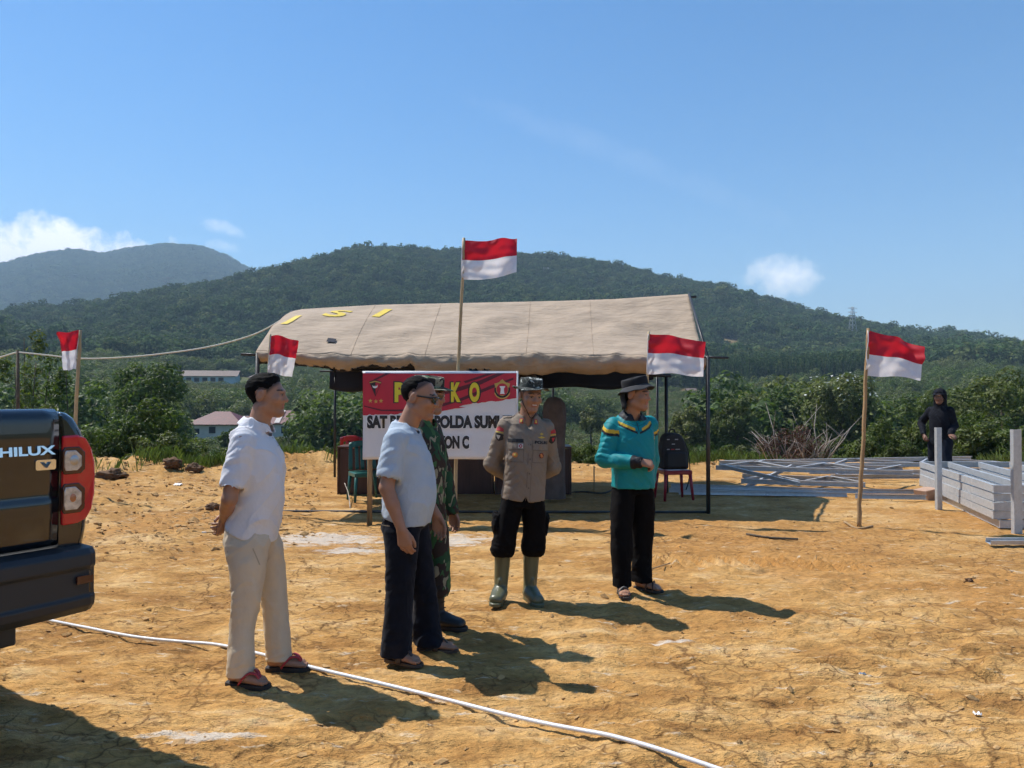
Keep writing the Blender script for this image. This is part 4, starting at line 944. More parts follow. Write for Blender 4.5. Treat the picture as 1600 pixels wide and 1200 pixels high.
def drape(bm, bv, c, nrm, up, rt, m, name, parent, lift):
    for _ in range(2):
        es = [e for e in bm.edges if e.calc_length() > .016]
        if es: bmesh.ops.subdivide_edges(bm, edges=es, cuts=1); bmesh.ops.triangulate(bm, faces=bm.faces[:])
    for v in bm.verts:
        o = c + rt * v.co.x + up * v.co.y + nrm * .12; hit, hn, _, _ = bv.ray_cast(o, -nrm, .3)
        v.co = (hit + nrm * lift) if hit else o - nrm * .12
    me = bpy.data.meshes.new(name); bm.to_mesh(me); bm.free(); return mobj(name, me, m, parent)
def text_patch(target, centre, nrm, up, txt, w, h, m, name, parent, lift=.004, bold=.03):
    nrm = Vector(nrm).normalized(); up = Vector(up); up = (up - nrm * up.dot(nrm)).normalized(); rt = up.cross(nrm)
    bm = bmesh.new(); bm.from_mesh(text_mesh(txt, 1., bold)); xs = [v.co.x for v in bm.verts]; ys = [v.co.y for v in bm.verts]
    for v in bm.verts: v.co = Vector(((v.co.x - (min(xs) + max(xs)) / 2) / (max(xs) - min(xs)) * w, (v.co.y - (min(ys) + max(ys)) / 2) / (max(ys) - min(ys)) * h, 0))
    return drape(bm, target['_bvh'], Vector(centre), nrm, up, rt, m, name, parent, lift)
def bvh_of(VF): return {'_bvh': BVHTree.FromPolygons([tuple(p) for p in VF[0]], [tuple(int(i) for i in f) for f in VF[1]])}
def disc(r, n=14, sx=1., sy=1.): return [(r * sx * math.cos(6.283 * k / n), r * sy * math.sin(6.283 * k / n)) for k in range(n)]
def rect(w, h): return [(-w / 2, -h / 2), (w / 2, -h / 2), (w / 2, h / 2), (-w / 2, h / 2)]
def person(px, Y, rot, label, dx=0., dy=0.):
    x = gx(px, Y); return empty('person', (x, Y, gz(x, Y) + .002), rot, label=label, cat='person')
def boonie(parent, H, m, crown_h=.085, brim=.062, droop=.35, r=.094, mats2=None, tilt=(0, 0), wave=.008, seed=0, up=.0, band=None):
    """soft field hat: domed crown with a flat top edge, stitched floppy brim"""
    k = H.k; Rm = H.R @ rotm(0, tilt[0], tilt[1]); rs = random.Random(seed)
    def w(x, y, z): return tuple(H.p(0, .012, .062) + Rm @ (np.array([x, y, z], np.float32) * k))
    b = MB(); n = 40; prof = [(1.0, 0), (1.0, .015), (.99, .04), (.975, crown_h - .006), (.93, crown_h + .001), (.6, crown_h + .004), (.3, crown_h + .006), (.01, crown_h + .007)]; V = []
    for r_, z in prof:
        for j in range(n):
            t = 6.283 * j / n; q = r * r_ * (1 + .018 * math.sin(3 * t + seed) * (z / crown_h)); V.append(w(q * math.cos(t) * .90, q * math.sin(t) * 1.12, z + .006 * math.sin(2 * t + seed) * (z / crown_h)))
    b.add(V, [(i * n + j, i * n + (j + 1) % n, (i + 1) * n + (j + 1) % n, (i + 1) * n + j) for i in range(len(prof) - 1) for j in range(n)], 0, True); root = b.build('hat_crown', m, parent)
    b = MB(); V = []
    for q in range(6):
        u = q / 5
        for j in range(n):
            t = 6.283 * j / n; R_ = r + brim * u; s_ = math.sin(t)
            z = .004 - droop * brim * u - wave * u * math.sin(3 * t + seed * 2) - up * u * max(0, s_) * brim - .004 * math.sin(7 * t) * u; V.append(w(R_ * math.cos(t) * .92, R_ * s_ * 1.10, z))
    b.add(V, [(i * n + j, i * n + (j + 1) % n, (i + 1) * n + (j + 1) % n, (i + 1) * n + j) for i in range(5) for j in range(n)], 0, True); o = b.build('hat_brim', mats2 or m, parent); q = o.modifiers.new('t', 'SOLIDIFY'); q.thickness = .004
    return w
def body_torso(v, rows, hips=.09):
    v.loft(rows, .03)
# ---- reusable rows: (z, cx, cy, half width, half depth) for a 1.70 m man facing -y
TORSO = [(.84, 0, .0, .10, .07), (.95, 0, .01, .115, .08), (1.10, 0, 0, .11, .08), (1.28, 0, .0, .12, .085), (1.36, 0, .015, .10, .065), (1.42, 0, .02, .06, .055)]
def legs_core(v, hips, knees, ankles):
    for s_ in range(2):
        v.cone(np.array(hips[s_]) * np.array([.8, 1, .95], np.float32), knees[s_], .045, .045, .03); v.cone(knees[s_], ankles[s_], .048, .036, .02)
SKIN = (.36, .185, .112)
print('people tools', time.time() - T0)

# ================================================================== man in white polo, hands behind his back
def man_white():
    P = person(402, 4.37, R(90), 'man in white polo shirt, cream trousers and red sandals, hands behind back')
    H = Head((0.0, -.055, 1.600), rotm(R(4), R(2)), 1.04)
    aR, aL = vec(-.115, .06, .085), vec(.125, -.085, .085); fR, fL = (-.20, -1), (.05, -1)
    elR, wrR = vec(-.215, .075, 1.04), vec(-.055, .165, .905); elL, wrL = vec(.215, .075, 1.04), vec(.06, .165, .92)
    v = Vol((-.36, -.26, 0), (.36, .34, 1.78), .005)
    H.build(v, vec(0, .0, 1.40)); body_torso(v, TORSO); legs_core(v, [vec(-.09, .0, .88), vec(.09, 0, .88)], [vec(-.11, .01, .48), vec(.115, -.08, .48)], [aR, aL])
    for sh, e, w in ((vec(-.160, .03, 1.36), elR, wrR), (vec(.160, .03, 1.36), elL, wrL)):
        v.cone(sh, e, .050, .040, .02); v.cone(e, e * .55 + w * .45, .041, .038, .015); v.cone(e * .55 + w * .45, w, .037, .026, .012)
    hand(v, wrR, (.45, .30, -.85), (.35, .8, .2), 1, (.5, .7, .5), 1.0); hand(v, wrL, (-.75, .15, -.5), (-.1, 1, .0), -1, (.4, .6, .5), 1.0)
    foot(v, aR, fR, base=.026); foot(v, aL, fL, base=.026)
    V, F = v.skin(); V = relax(V, F, 1); C = H.colours(V, SKIN, shave=.12); add_mesh('body', (V, F), M['skin'], P, C)
    add_mesh('hair', H.hair(style='quiff', thick=.006), M['hair'], P)
    # polo shirt
    s = Vol((-.40, -.26, .70), (.40, .34, 1.55), .0058)
    s.loft([(.765, 0, .035, .195, .140), (.80, 0, .030, .192, .140), (.93, 0, .010, .180, .142), (1.06, 0, -.010, .178, .142), (1.20, 0, -.010, .188, .138), (1.31, 0, .005, .192, .124), (1.38, 0, .018, .155, .098), (1.425, 0, .022, .108, .078), (1.452, 0, .022, .076, .066)], .03, e=2.4, xs=.87)
    for sh, e in ((vec(-.148, .03, 1.352), elR), (vec(.148, .03, 1.352), elL)):
        mid = sh + (e - sh) * .74; s.cone(sh, mid, .070, .069, .022)
        dn = (e - sh) / np.linalg.norm(e - sh); s.cone(mid + dn * .030, mid + dn * .2, .062, .060, .0, 's')
    shell(s, .775); s.cone(vec(0, -.005, 1.36), H.p(0, .0, -.09), .064, .074, .006, 's')
    X, Y_, Z = s.ax[0][:, None, None], s.ax[1][None, :, None], s.ax[2][None, None, :]
    s.f = np.maximum(s.f, (.795 + .055 * np.clip(Y_ + .02, -.1, .2) / .15) - Z)            # hem rides up at the back
    collar(s, (0, .010, 1.415), (0, -.30, 1), .070, .072, .050, .005, .30); collar(s, (0, .004, 1.412), (0, -.30, 1), .102, .074, .052, .0055, .34)
    VF = wrinkle(s.skin(), .014, .003, (4.6, 4.6, 7), 5, masks=[((-.17, .06, 1.25), (.14, .12, .14), .010, (30, 20, 55)), ((.0, .10, .93), (.2, .14, .12), .010, (15, 40, 60)), ((-.1, -.1, .9), (.16, .1, .12), .006, (40, 20, 45))])
    M['polo'] = FAB('white_cotton', (.73, .725, .75), var=.03, transl=.06); add_mesh('polo_shirt', VF, M['polo'], P)
    b = MB(); M['placket'] = mat('grey_stitching', (.20, .19, .20), .8); bv = bvh_of(VF)
    project_patch(bv, (.012, 0, 1.30), (0, -1, .1), (0, 0, 1), rect(.007, .13), M['placket'], 'placket_seam', P, .002)
    for z in (1.35, 1.30): project_patch(bv, (.0, 0, z), (0, -1, .1), (0, 0, 1), disc(.0055, 8), M['placket'], 'button', P, .004)
    # trousers
    t = Vol((-.28, -.24, .05), (.28, .28, 1.0), .0062)
    t.loft([(.78, 0, .03, .158, .122), (.86, 0, .03, .148, .112), (.95, 0, .02, .135, .10)], .02, e=2.5)
    for rows in ([(.060, -.116, .046, .068, .076), (.10, -.116, .048, .066, .073), (.30, -.114, .036, .064, .068), (.48, -.108, .018, .068, .075), (.66, -.098, .014, .082, .096), (.78, -.084, .024, .086, .124), (.86, -.070, .03, .07, .108)],
                 [(.064, .126, -.096, .066, .073), (.10, .126, -.094, .064, .071), (.30, .120, -.080, .063, .067), (.48, .113, -.060, .068, .075), (.66, .102, -.026, .082, .096), (.78, .084, .020, .086, .124), (.86, .070, .03, .07, .108)]): t.loft(rows, .025)
    shell(t, .062, .008)
    VF = wrinkle(t.skin(), .012, .003, (6.5, 6.5, 6), 9, masks=[((-.1, .05, .46), (.12, .1, .10), .009, (20, 20, 70)), ((.11, .0, .46), (.12, .1, .10), .009, (20, -20, 70)), ((-.116, 0, .11), (.1, .12, .06), .008, (10, 10, 90)), ((.12, 0, .11), (.1, .12, .06), .008, (10, 10, 90)), ((0, .06, .78), (.2, .14, .05), .008, (30, 25, 60))], tilt=.9)
    M['chino'] = FAB('cream_cotton', (.60, .50, .37), var=.05); add_mesh('trousers', VF, M['chino'], P); bv = bvh_of(VF)
    project_patch(bv, (-.165, -.055, .72), (-1, -.5, 0), (0, .45, 1), rect(.006, .10), mat('tan_pocket_seam', (.40, .33, .24), .9), 'pocket_edge', P, .002)  # thin pocket seam, a darker tan than the trouser cloth
    project_patch(bv, (-.10, .10, .745), (-.35, 1, 0), (0, 0, 1), rect(.11, .006), bpy.data.materials['tan_pocket_seam'], 'pocket_edge', P, .002)
    M['sole_dark'] = mat('dark_rubber', (.022, .016, .014), .7, bump=.3, bscale=80); M['red_rub'] = mat('red_rubber', (.42, .03, .035), .45)
    for a, f in ((aR, fR), (aL, fL)): thong(P, a, f, M['sole_dark'], M['red_rub'], .026)
    # cigarette between the fingers
    c = wrR + vec(.03, .045, -.075); b = MB(); b.tube([c, c + vec(-.02, .055, .002)], .0042, 8); b.tube([c + vec(-.02, .055, .002), c + vec(-.028, .078, .003)], .0042, 8, m=1)
    o = b.build('cigarette', [mat('cigarette_filter', (.55, .38, .2), .8), mat('cigarette_paper', (.8, .8, .78), .8)], label='white cigarette held behind the back of the man in white', cat='cigarette')
    o.location = P.location; o.rotation_euler = P.rotation_euler
man_white(); print('p1', time.time() - T0)

# ================================================================== man in grey-blue T-shirt and sunglasses
def man_grey():
    P = person(635, 4.74, R(80), 'man in pale blue grey T-shirt, dark jeans and sunglasses')
    H = Head((0.0, -.085, 1.585), rotm(R(3), R(10)), 1.09)
    aR, aL = vec(-.115, .03, .085), vec(.115, -.105, .085); fR, fL = (-.30, -1), (.10, -1)
    elR, wrR = vec(-.215, .05, 1.055), vec(-.225, -.045, .815); elL, wrL = vec(.225, .02, 1.06), vec(.215, -.135, .835)
    v = Vol((-.36, -.32, 0), (.36, .24, 1.78), .005)
    H.build(v, vec(0, .0, 1.39), jaw=1.06); body_torso(v, TORSO); legs_core(v, [vec(-.09, .0, .88), vec(.09, 0, .88)], [vec(-.11, -.01, .48), vec(.115, -.07, .48)], [aR, aL])
    for sh, e, w in ((vec(-.162, .02, 1.35), elR, wrR), (vec(.162, .02, 1.35), elL, wrL)):
        v.cone(sh, e, .054, .043, .02); v.cone(e, e * .6 + w * .4, .044, .041, .015); v.cone(e * .6 + w * .4, w, .040, .029, .012)
    hand(v, wrR, (.05, -.22, -1), (.95, -.1, 0), 1, (.35, .5, .4), 1.08); hand(v, wrL, (-.05, -.2, -1), (-.95, -.1, 0), -1, (.35, .5, .4), 1.05)
    foot(v, aR, fR, base=.022); foot(v, aL, fL, base=.022)
    V, F = v.skin(); V = relax(V, F, 1); C = H.colours(V, (.34, .172, .104), shave=.10, hl=(-.040, .088)); add_mesh('body', (V, F), M['skin'], P, C)
    add_mesh('hair', H.hair(style='receding', thick=.004), M['hair'], P)
    s = Vol((-.40, -.32, .70), (.40, .26, 1.52), .0058)
    s.loft([(.80, 0, .0, .182, .140), (.86, 0, -.008, .184, .146), (.95, 0, -.022, .184, .158), (1.05, 0, -.025, .182, .158), (1.17, 0, -.014, .186, .146), (1.29, 0, .004, .192, .126), (1.365, 0, .014, .160, .100), (1.41, 0, .016, .118, .080), (1.438, 0, .014, .084, .068)], .03, e=2.35, xs=.87)
    for sh, e in ((vec(-.152, .02, 1.338), elR), (vec(.152, .02, 1.338), elL)):
        mid = sh + (e - sh) * .72; s.cone(sh, mid, .073, .075, .022); dn = (e - sh) / np.linalg.norm(e - sh); s.cone(mid + dn * .030, mid + dn * .2, .067, .064, 0, 's')
    shell(s, .812); s.cone(vec(0, -.005, 1.36), H.p(0, .0, -.09), .062, .066, .006, 's'); collar(s, (0, .002, 1.408), (0, -.38, 1), .074, .069, .020, .006)
    X, Y_, Z = s.ax[0][:, None, None], s.ax[1][None, :, None], s.ax[2][None, None, :]; s.f = np.maximum(s.f, .82 + .045 * np.clip(Y_ / .12, -.6, 1) + .008 * np.sin(X * 30) - Z)
    VF = wrinkle(s.skin(), .011, .003, (4.2, 4.2, 6.5), 15, masks=[((-.16, .08, 1.22), (.12, .12, .16), .010, (25, 20, 50)), ((.0, .13, .98), (.22, .08, .14), .013, (10, 20, 62)), ((-.1, -.05, 1.33), (.15, .1, .08), .005, (40, 30, 20))])
    M['tee'] = FAB('pale_blue_grey_cotton', (.43, .50, .575), var=.05, transl=.04); add_mesh('t_shirt', VF, M['tee'], P)
    t = Vol((-.28, -.24, .03), (.28, .24, .98), .0062)
    t.loft([(.79, 0, .01, .156, .122), (.86, 0, .0, .145, .112), (.95, 0, -.01, .135, .105)], .02, e=2.5)
    for rows in ([(.038, -.116, .020, .080, .092), (.10, -.116, .022, .077, .088), (.30, -.114, .006, .074, .080), (.48, -.108, -.002, .077, .084), (.66, -.096, .0, .088, .100), (.79, -.082, .008, .085, .118), (.86, -.070, .0, .07, .108)],
                 [(.045, .118, -.112, .080, .092), (.10, .118, -.108, .077, .088), (.30, .116, -.088, .072, .078), (.48, .110, -.062, .075, .082), (.66, .098, -.026, .088, .100), (.79, .082, .004, .085, .118), (.86, .070, .0, .07, .108)]): t.loft(rows, .025)
    shell(t, .045, .008)
    VF = wrinkle(t.skin(), .012, .003, (6.5, 6.5, 6), 19, masks=[((-.1, .05, .46), (.12, .12, .10), .010, (20, 20, 65)), ((.11, 0, .46), (.12, .12, .1), .010, (20, -20, 65)), ((-.116, 0, .12), (.1, .14, .08), .009, (10, 10, 80)), ((.12, -.03, .12), (.1, .14, .08), .009, (10, 10, 80))], tilt=.9)
    M['denim'] = FAB('dark_denim', (.0065, .008, .014), var=.35, vscale=14, sheen=.05); add_mesh('jeans', VF, M['denim'], P); bv = bvh_of(VF)
    sm = mat('jeans_stitching', (.16, .12, .08), .9); project_patch(bv, (-.12, .1, .82), (-.5, 1, 0), (0, 0, 1), rect(.10, .005), sm, 'pocket_seam', P, .002)
    br = mat('brown_leather', (.060, .034, .022), .55, var=.2)
    for a, f in ((aR, fR), (aL, fL)):
        sole('sandal_sole', P, a, f, br, th=.022)
        strap('sandal_strap', P, a, f, [(.055, -.050, .014), (.06, -.042, .062), (.055, 0, .098), (.045, .042, .064), (.04, .050, .014)], br, .018, .004, .35); strap('sandal_strap', P, a, f, [(.14, -.012, .045), (.10, -.004, .080), (.055, 0, .098)], br, .012, .004, .35)
        strap('heel_strap', P, a, f, [(.05, -.044, .03), (-.03, -.042, .05), (-.062, 0, .052), (-.03, .042, .05), (.04, .044, .03)], br, .010, .004, .4)
    # sunglasses
    k = MB()
    for q in (-1, 1):
        pts = [(q * .006, -.099, .012), (q * .008, -.098, -.010), (q * .022, -.100, -.021), (q * .040, -.095, -.020), (q * .056, -.084, -.008), (q * .058, -.083, .014), (q * .030, -.100, .019)]
        n = len(pts); k.add([H.p(*p) for p in pts] + [H.p(p[0], p[1] - .003, p[2]) for p in pts], [tuple(range(n)), tuple(range(n, 2 * n))[::-1]] + [(i, (i + 1) % n, n + (i + 1) % n, n + i) for i in range(n)])
    k.build('sunglass_lenses', mat('dark_lens', (.012, .010, .010), .08, coat=.5), P); k = MB()
    k.tube([H.p(-.057, -.083, .015), H.p(-.03, -.1, .019), H.p(0, -.104, .014), H.p(.03, -.1, .019), H.p(.057, -.083, .015)], .0048, 6)
    for q in (-1, 1): k.tube([H.p(q * .057, -.084, .013), H.p(q * .076, -.04, .012), H.p(q * .080, .005, .010), H.p(q * .078, .028, -.002)], [.0058, .005, .004, .003], 6)
    k.build('sunglass_frame', mat('black_plastic', (.012, .012, .013), .3), P)
man_grey(); print('p2', time.time() - T0)

# ================================================================== soldier in camouflage behind him
def camo_mat():
    m = mat('jungle_camouflage', (.03, .06, .03), .88, bump=.2, bscale=260, dist=.003); nt = m.node_tree; b = nt.nodes['Principled BSDF']; tc = nt.nodes.new('ShaderNodeTexCoord')
    def n_(sc, loc, st=(1, 1, 1)):
        mp = nt.nodes.new('ShaderNodeMapping'); mp.inputs['Location'].default_value = loc; mp.inputs['Scale'].default_value = st; nt.links.new(tc.outputs['Object'], mp.inputs[0])
        n = N(nt, 'ShaderNodeTexNoise', Scale=sc, Detail=1.5, Roughness=.45, Distortion=.9); nt.links.new(mp.outputs[0], n.inputs['Vector']); return n.outputs[0]
    c = mixc(nt, ramp(nt, n_(9, (0, 0, 0)), [(.47, (0, 0, 0)), (.48, (1, 1, 1))]), (.012, .060, .024), (.028, .016, .012))
    c = mixc(nt, ramp(nt, n_(8, (5, 2, 1), (1, 1, .7)), [(.57, (0, 0, 0)), (.58, (1, 1, 1))]), c, (.040, .120, .040))
    c = mixc(nt, ramp(nt, n_(12, (2, 7, 3), (1.5, 1.5, .8)), [(.62, (0, 0, 0)), (.63, (1, 1, 1))]), c, (.26, .24, .16))
    nt.links.new(c, b.inputs['Base Color']); return m
M['camo'] = camo_mat(); M['bootblack'] = mat('black_boot_leather', (.014, .012, .011), .45, var=.2, bump=.2, bscale=60)
def man_camo():
    P = person(662, 5.22, R(64), 'soldier in green camouflage uniform and boots, half hidden behind another man')
    H = Head((0.0, -.045, 1.598), rotm(R(6), R(6)), 1.03); aR, aL = vec(-.105, .03, .11), vec(.125, -.03, .11); fR, fL = (-.22, -1), (.1, -1)
    elR, wrR = vec(-.23, .06, 1.07), vec(-.23, -.05, .83); elL, wrL = vec(.245, .0, 1.06), vec(.25, -.08, .79)
    v = Vol((-.36, -.26, .1), (.38, .24, 1.78), .0055); H.build(v, vec(0, .01, 1.40)); body_torso(v, TORSO)
    for e, w in ((elR, wrR), (elL, wrL)): v.cone(e, w, .034, .028, .01)
    hand(v, wrR, (0, -.2, -1), (.9, -.2, 0), 1, (.4, .5, .4)); hand(v, wrL, (0, -.2, -1), (-.9, -.2, 0), -1, (.4, .5, .4))
    V, F = v.skin(); V = relax(V, F, 1); add_mesh('body', (V, F), M['skin'], P, H.colours(V, (.34, .172, .104), shave=.1)); add_mesh('hair', H.hair(thick=.005), M['hair'], P)
    s = Vol((-.42, -.26, .66), (.44, .26, 1.52), .0065)
    s.loft([(.72, 0, .01, .195, .140), (.80, 0, .008, .190, .138), (.93, 0, .0, .180, .132), (1.06, 0, -.005, .182, .135), (1.20, 0, -.005, .192, .132), (1.31, 0, .008, .196, .120), (1.38, 0, .016, .16, .098), (1.43, 0, .02, .115, .08), (1.455, 0, .02, .08, .068)], .03, e=2.4, xs=.87)
    for sh, e, w in ((vec(-.152, .025, 1.35), elR, wrR), (vec(.152, .025, 1.35), elL, wrL)): s.cone(sh, e, .070, .062, .022); s.cone(e, w, .066, .046, .02); dn = (w - e) / np.linalg.norm(w - e); s.cone(w + dn * .03, w + dn * .2, .036, .034, 0, 's')
    shell(s, .735); s.cone(vec(0, .0, 1.37), H.p(0, .0, -.09), .062, .072, .006, 's'); collar(s, (0, .012, 1.415), (0, -.25, 1), .095, .076, .04, .006, .35)
    VF = wrinkle(s.skin(), .008, .002, (7, 7, 12), 25, masks=[((-.26, .05, 1.1), (.1, .1, .14), .009, (20, 20, 70)), ((.28, .0, 1.1), (.1, .1, .14), .009, (20, 20, 70)), ((0, 0, .95), (.25, .2, .1), .008, (20, 20, 60))]); add_mesh('uniform_jacket', VF, M['camo'], P); bv = bvh_of(VF)
    for q in (-1, 1): project_patch(bv, (q * .095, -.1, 1.24), (0, -1, 0), (0, 0, 1), rect(.12, .05), M['camo'], 'pocket_flap', P, .006)
    t = Vol((-.3, -.24, .18), (.32, .24, .98), .0066); t.loft([(.72, 0, .01, .158, .12), (.80, 0, .01, .15, .115), (.95, 0, .008, .135, .105)], .02, e=2.5)
    for rows in ([(.22, -.107, .028, .070, .074), (.27, -.108, .026, .088, .092), (.34, -.108, .02, .088, .092), (.50, -.106, .004, .088, .094), (.66, -.096, .004, .096, .106), (.80, -.080, .01, .082, .116)],
                 [(.22, .125, -.03, .070, .074), (.27, .125, -.03, .088, .092), (.34, .122, -.03, .088, .092), (.50, .112, -.03, .088, .094), (.66, .100, -.012, .096, .106), (.80, .080, .006, .082, .116)]): t.loft(rows, .025)
    VF = wrinkle(t.skin(), .008, .002, (8, 8, 9), 29, masks=[((-.1, 0, .3), (.12, .14, .08), .012, (10, 10, 75)), ((.12, -.03, .3), (.12, .14, .08), .012, (10, 10, 75)), ((0, 0, .5), (.25, .14, .08), .009, (20, 20, 60))]); add_mesh('uniform_trousers', VF, M['camo'], P)
    for a, f in ((aR, fR), (aL, fL)):
        d = np.array([f[0], f[1], 0], np.float32); d /= np.linalg.norm(d); sd_ = vec(-d[1], d[0], 0); g = vec(a[0], a[1], 0); o = Vol(g - vec(.26, .26, .0), g + vec(.26, .26, .34), .005)
        o.cone(g + vec(0, 0, .12), g + vec(0, 0, .30), .050, .056, .02); o.cone(g - d * .03 + vec(0, 0, .055), g + d * .06 + vec(0, 0, .07), .046, .046, .03)
        for q in (-.022, 0, .022): o.cone(g + d * .04 + sd_ * q + vec(0, 0, .065), g + d * .175 + sd_ * q * .9 + vec(0, 0, .046), .042, .031, .02)
        o.cut(vec(0, 0, -1), -.018); VF = o.skin(); VF = (relax(*VF, 1), VF[1]); add_mesh('boot', VF, M['bootblack'], P); sole('boot_sole', P, g + d * .012, f, M['sole_dark'], sc=1.12, th=.03)
        for z, x in ((.10, .085), (.14, .058), (.18, .052), (.22, .052)): strap('boot_lace', P, g, f, [(x - .012, -.03, z), (x + .006, 0, z + .006), (x - .012, .03, z)], M['sole_dark'], .005)
    w = boonie(P, H, M['camo'], .06, .035, .3, .095, seed=3)
    b = MB(); V = []
    for i in range(7):                                   # cap peak
        for j in range(5):
            a = (i / 6 - .5) * 2.0; r_ = .098 + .060 * j / 4 * math.cos(a * .75); V.append(w(r_ * math.sin(a) * .92, -r_ * math.cos(a) * 1.1, .004 - .018 * j / 4))
    b.add(V, [(i * 5 + j, (i + 1) * 5 + j, (i + 1) * 5 + j + 1, i * 5 + j + 1) for i in range(6) for j in range(4)], 0, True); o = b.build('cap_peak', M['camo'], P); o.modifiers.new('t', 'SOLIDIFY').thickness = .004
    b = MB(); g = w(.0, 0, 0)
    for q in (-1, 1):
        pts = [(q * .006, -.100, .010), (q * .010, -.098, -.012), (q * .030, -.096, -.017), (q * .052, -.084, -.004), (q * .054, -.083, .013)]; n = 5; b.add([H.p(*p) for p in pts] + [H.p(p[0], p[1] - .003, p[2]) for p in pts], [tuple(range(n)), tuple(range(n, 2 * n))[::-1]] + [(i, (i + 1) % n, n + (i + 1) % n, n + i) for i in range(n)])
        b.tube([H.p(q * .055, -.084, .008), H.p(q * .078, -.03, .008), H.p(q * .079, .02, .002)], .003, 6)
    b.build('sunglasses', bpy.data.materials['dark_lens'], P)
man_camo(); print('p3', time.time() - T0)

# ================================================================== officer in grey uniform, hands behind his back
def man_officer():
    P = person(809, 5.98, R(8), 'smiling man in grey uniform shirt, camouflage field hat and green rubber boots'); P.rotation_euler = (0, R(3.0), R(8))
    H = Head((.012, -.035, 1.592), rotm(R(14), R(8)), 1.04); aR, aL = vec(-.135, .02, .10), vec(.095, .03, .10); fR, fL = (-.35, -1), (.22, -1)
    elR, wrR = vec(-.245, .10, 1.045), vec(-.06, .19, .91); elL, wrL = vec(.245, .10, 1.045), vec(.06, .19, .91)
    v = Vol((-.36, -.24, .1), (.36, .32, 1.78), .005); H.build(v, vec(0, .015, 1.40), smile=True); body_torso(v, TORSO)
    for e, w in ((elR, wrR), (elL, wrL)): v.cone(e, w, .036, .028, .01)
    hand(v, wrR, (.6, .1, -.6), (.2, 1, 0), 1, (.5, .6, .4)); hand(v, wrL, (-.6, .1, -.6), (-.2, 1, 0), -1, (.5, .6, .4))
    V, F = v.skin(); V = relax(V, F, 1); add_mesh('body', (V, F), M['skin'], P, H.colours(V, (.34, .172, .104), teeth=True)); add_mesh('hair', H.hair(thick=.005), M['hair'], P)
    M['unif'] = FAB('grey_khaki_twill', (.235, .190, .148), var=.05)
    s = Vol((-.42, -.24, .72), (.42, .36, 1.53), .0055)
    s.loft([(.76, 0, .01, .196, .135), (.80, 0, .008, .194, .135), (.93, 0, .0, .182, .130), (1.06, 0, -.006, .182, .134), (1.20, 0, -.006, .192, .132), (1.31, 0, .008, .198, .120), (1.38, 0, .016, .165, .098), (1.43, 0, .02, .115, .08), (1.455, 0, .02, .08, .068)], .03, e=2.5, xs=.87)
    for sh, e, w in ((vec(-.158, .025, 1.345), elR, wrR), (vec(.158, .025, 1.345), elL, wrL)): s.cone(sh, e, .072, .060, .022); s.cone(e, w, .064, .046, .02); dn = (w - e) / np.linalg.norm(w - e); s.cone(w + dn * .03, w + dn * .2, .036, .034, 0, 's')
    shell(s, .775); s.cone(vec(0, .0, 1.37), H.p(0, .0, -.09), .062, .074, .006, 's'); s.cone(vec(0, -.09, 1.36), vec(0, -.08, 1.44), .022, .045, .012, 's')
    X, Y_, Z = s.ax[0][:, None, None], s.ax[1][None, :, None], s.ax[2][None, None, :]; s.f = np.maximum(s.f, .782 + .05 * np.maximum(0, 1 - np.abs(X) / .022) * (Y_ < 0) + .012 * np.abs(X) / .19 - Z)
    collar(s, (0, .014, 1.412), (0, -.28, 1), .105, .078, .045, .006, .42, .006)
    VF = wrinkle(s.skin(), .012, .003, (5, 5, 8), 35, masks=[((-.12, -.1, .96), (.1, .08, .12), .011, (-35, 10, 55)), ((.13, -.1, .93), (.1, .08, .12), .009, (35, 10, 55)), ((-.26, .06, 1.1), (.09, .1, .14), .010, (30, 20, 60)), ((.26, .06, 1.1), (.09, .1, .14), .010, (-30, 20, 60)), ((-.12, -.05, 1.3), (.09, .1, .07), .006, (40, 20, 40))])
    add_mesh('uniform_shirt', VF, M['unif'], P); bv = bvh_of(VF)
    mm = lambda n, c: bpy.data.materials.get(n) or mat(n, c, .7)
    red, gold, blk, wht, org, edge_ = mm('patch_red', (.42, .03, .04)), mm('patch_gold', (.55, .38, .06)), mm('patch_black', (.015, .013, .013)), mm('patch_white', (.6, .58, .52)), mm('patch_orange', (.55, .20, .05)), mm('stitch_brown', (.12, .095, .08))
    f_ = (0, -1, .05); u_ = (0, 0, 1); pp = lambda x, z, poly, m, nm, l=.004, n=f_, y=0.: project_patch(bv, (x, y - .10, z), n, u_, poly, m, nm, P, l)
    pp(.0, 1.08, rect(.004, .58), edge_, 'placket_edge', .003); pp(.030, 1.08, rect(.003, .58), edge_, 'placket_edge', .003)
    for q in (-1, 1):
        pp(q * .095, 1.205, rect(.118, .048), M['unif'], 'pocket_flap', .007); pp(q * .095, 1.1795, rect(.118, .0035), edge_, 'flap_edge', .008); pp(q * .095, 1.085, rect(.118, .0035), edge_, 'pocket_edge', .004)
        for e in (-1, 1): pp(q * .095 + e * .059, 1.135, rect(.003, .10), edge_, 'pocket_edge', .004)
    for z in (1.33, 1.22, 1.11, 1.0, .89): pp(.016, z, disc(.006, 8), edge_, 'button', .006)
    pp(-.098, 1.247, rect(.115, .026), blk, 'name_strip', .008)
    text_patch(bv, (.100, -.1, 1.240), f_, u_, 'POLRI', .105, .024, blk, 'lettering', P, .006, .04)
    pp(-.062, 1.207, rect(.036, .034), wht, 'flap_badge', .010); pp(-.062, 1.207, disc(.014), red, 'flap_badge', .012); pp(-.062, 1.207, disc(.006), wht, 'flap_badge', .014)
    pp(-.10, 1.140, disc(.021), org, 'round_badge', .008); pp(-.10, 1.140, disc(.010, 6), gold, 'round_badge', .010)
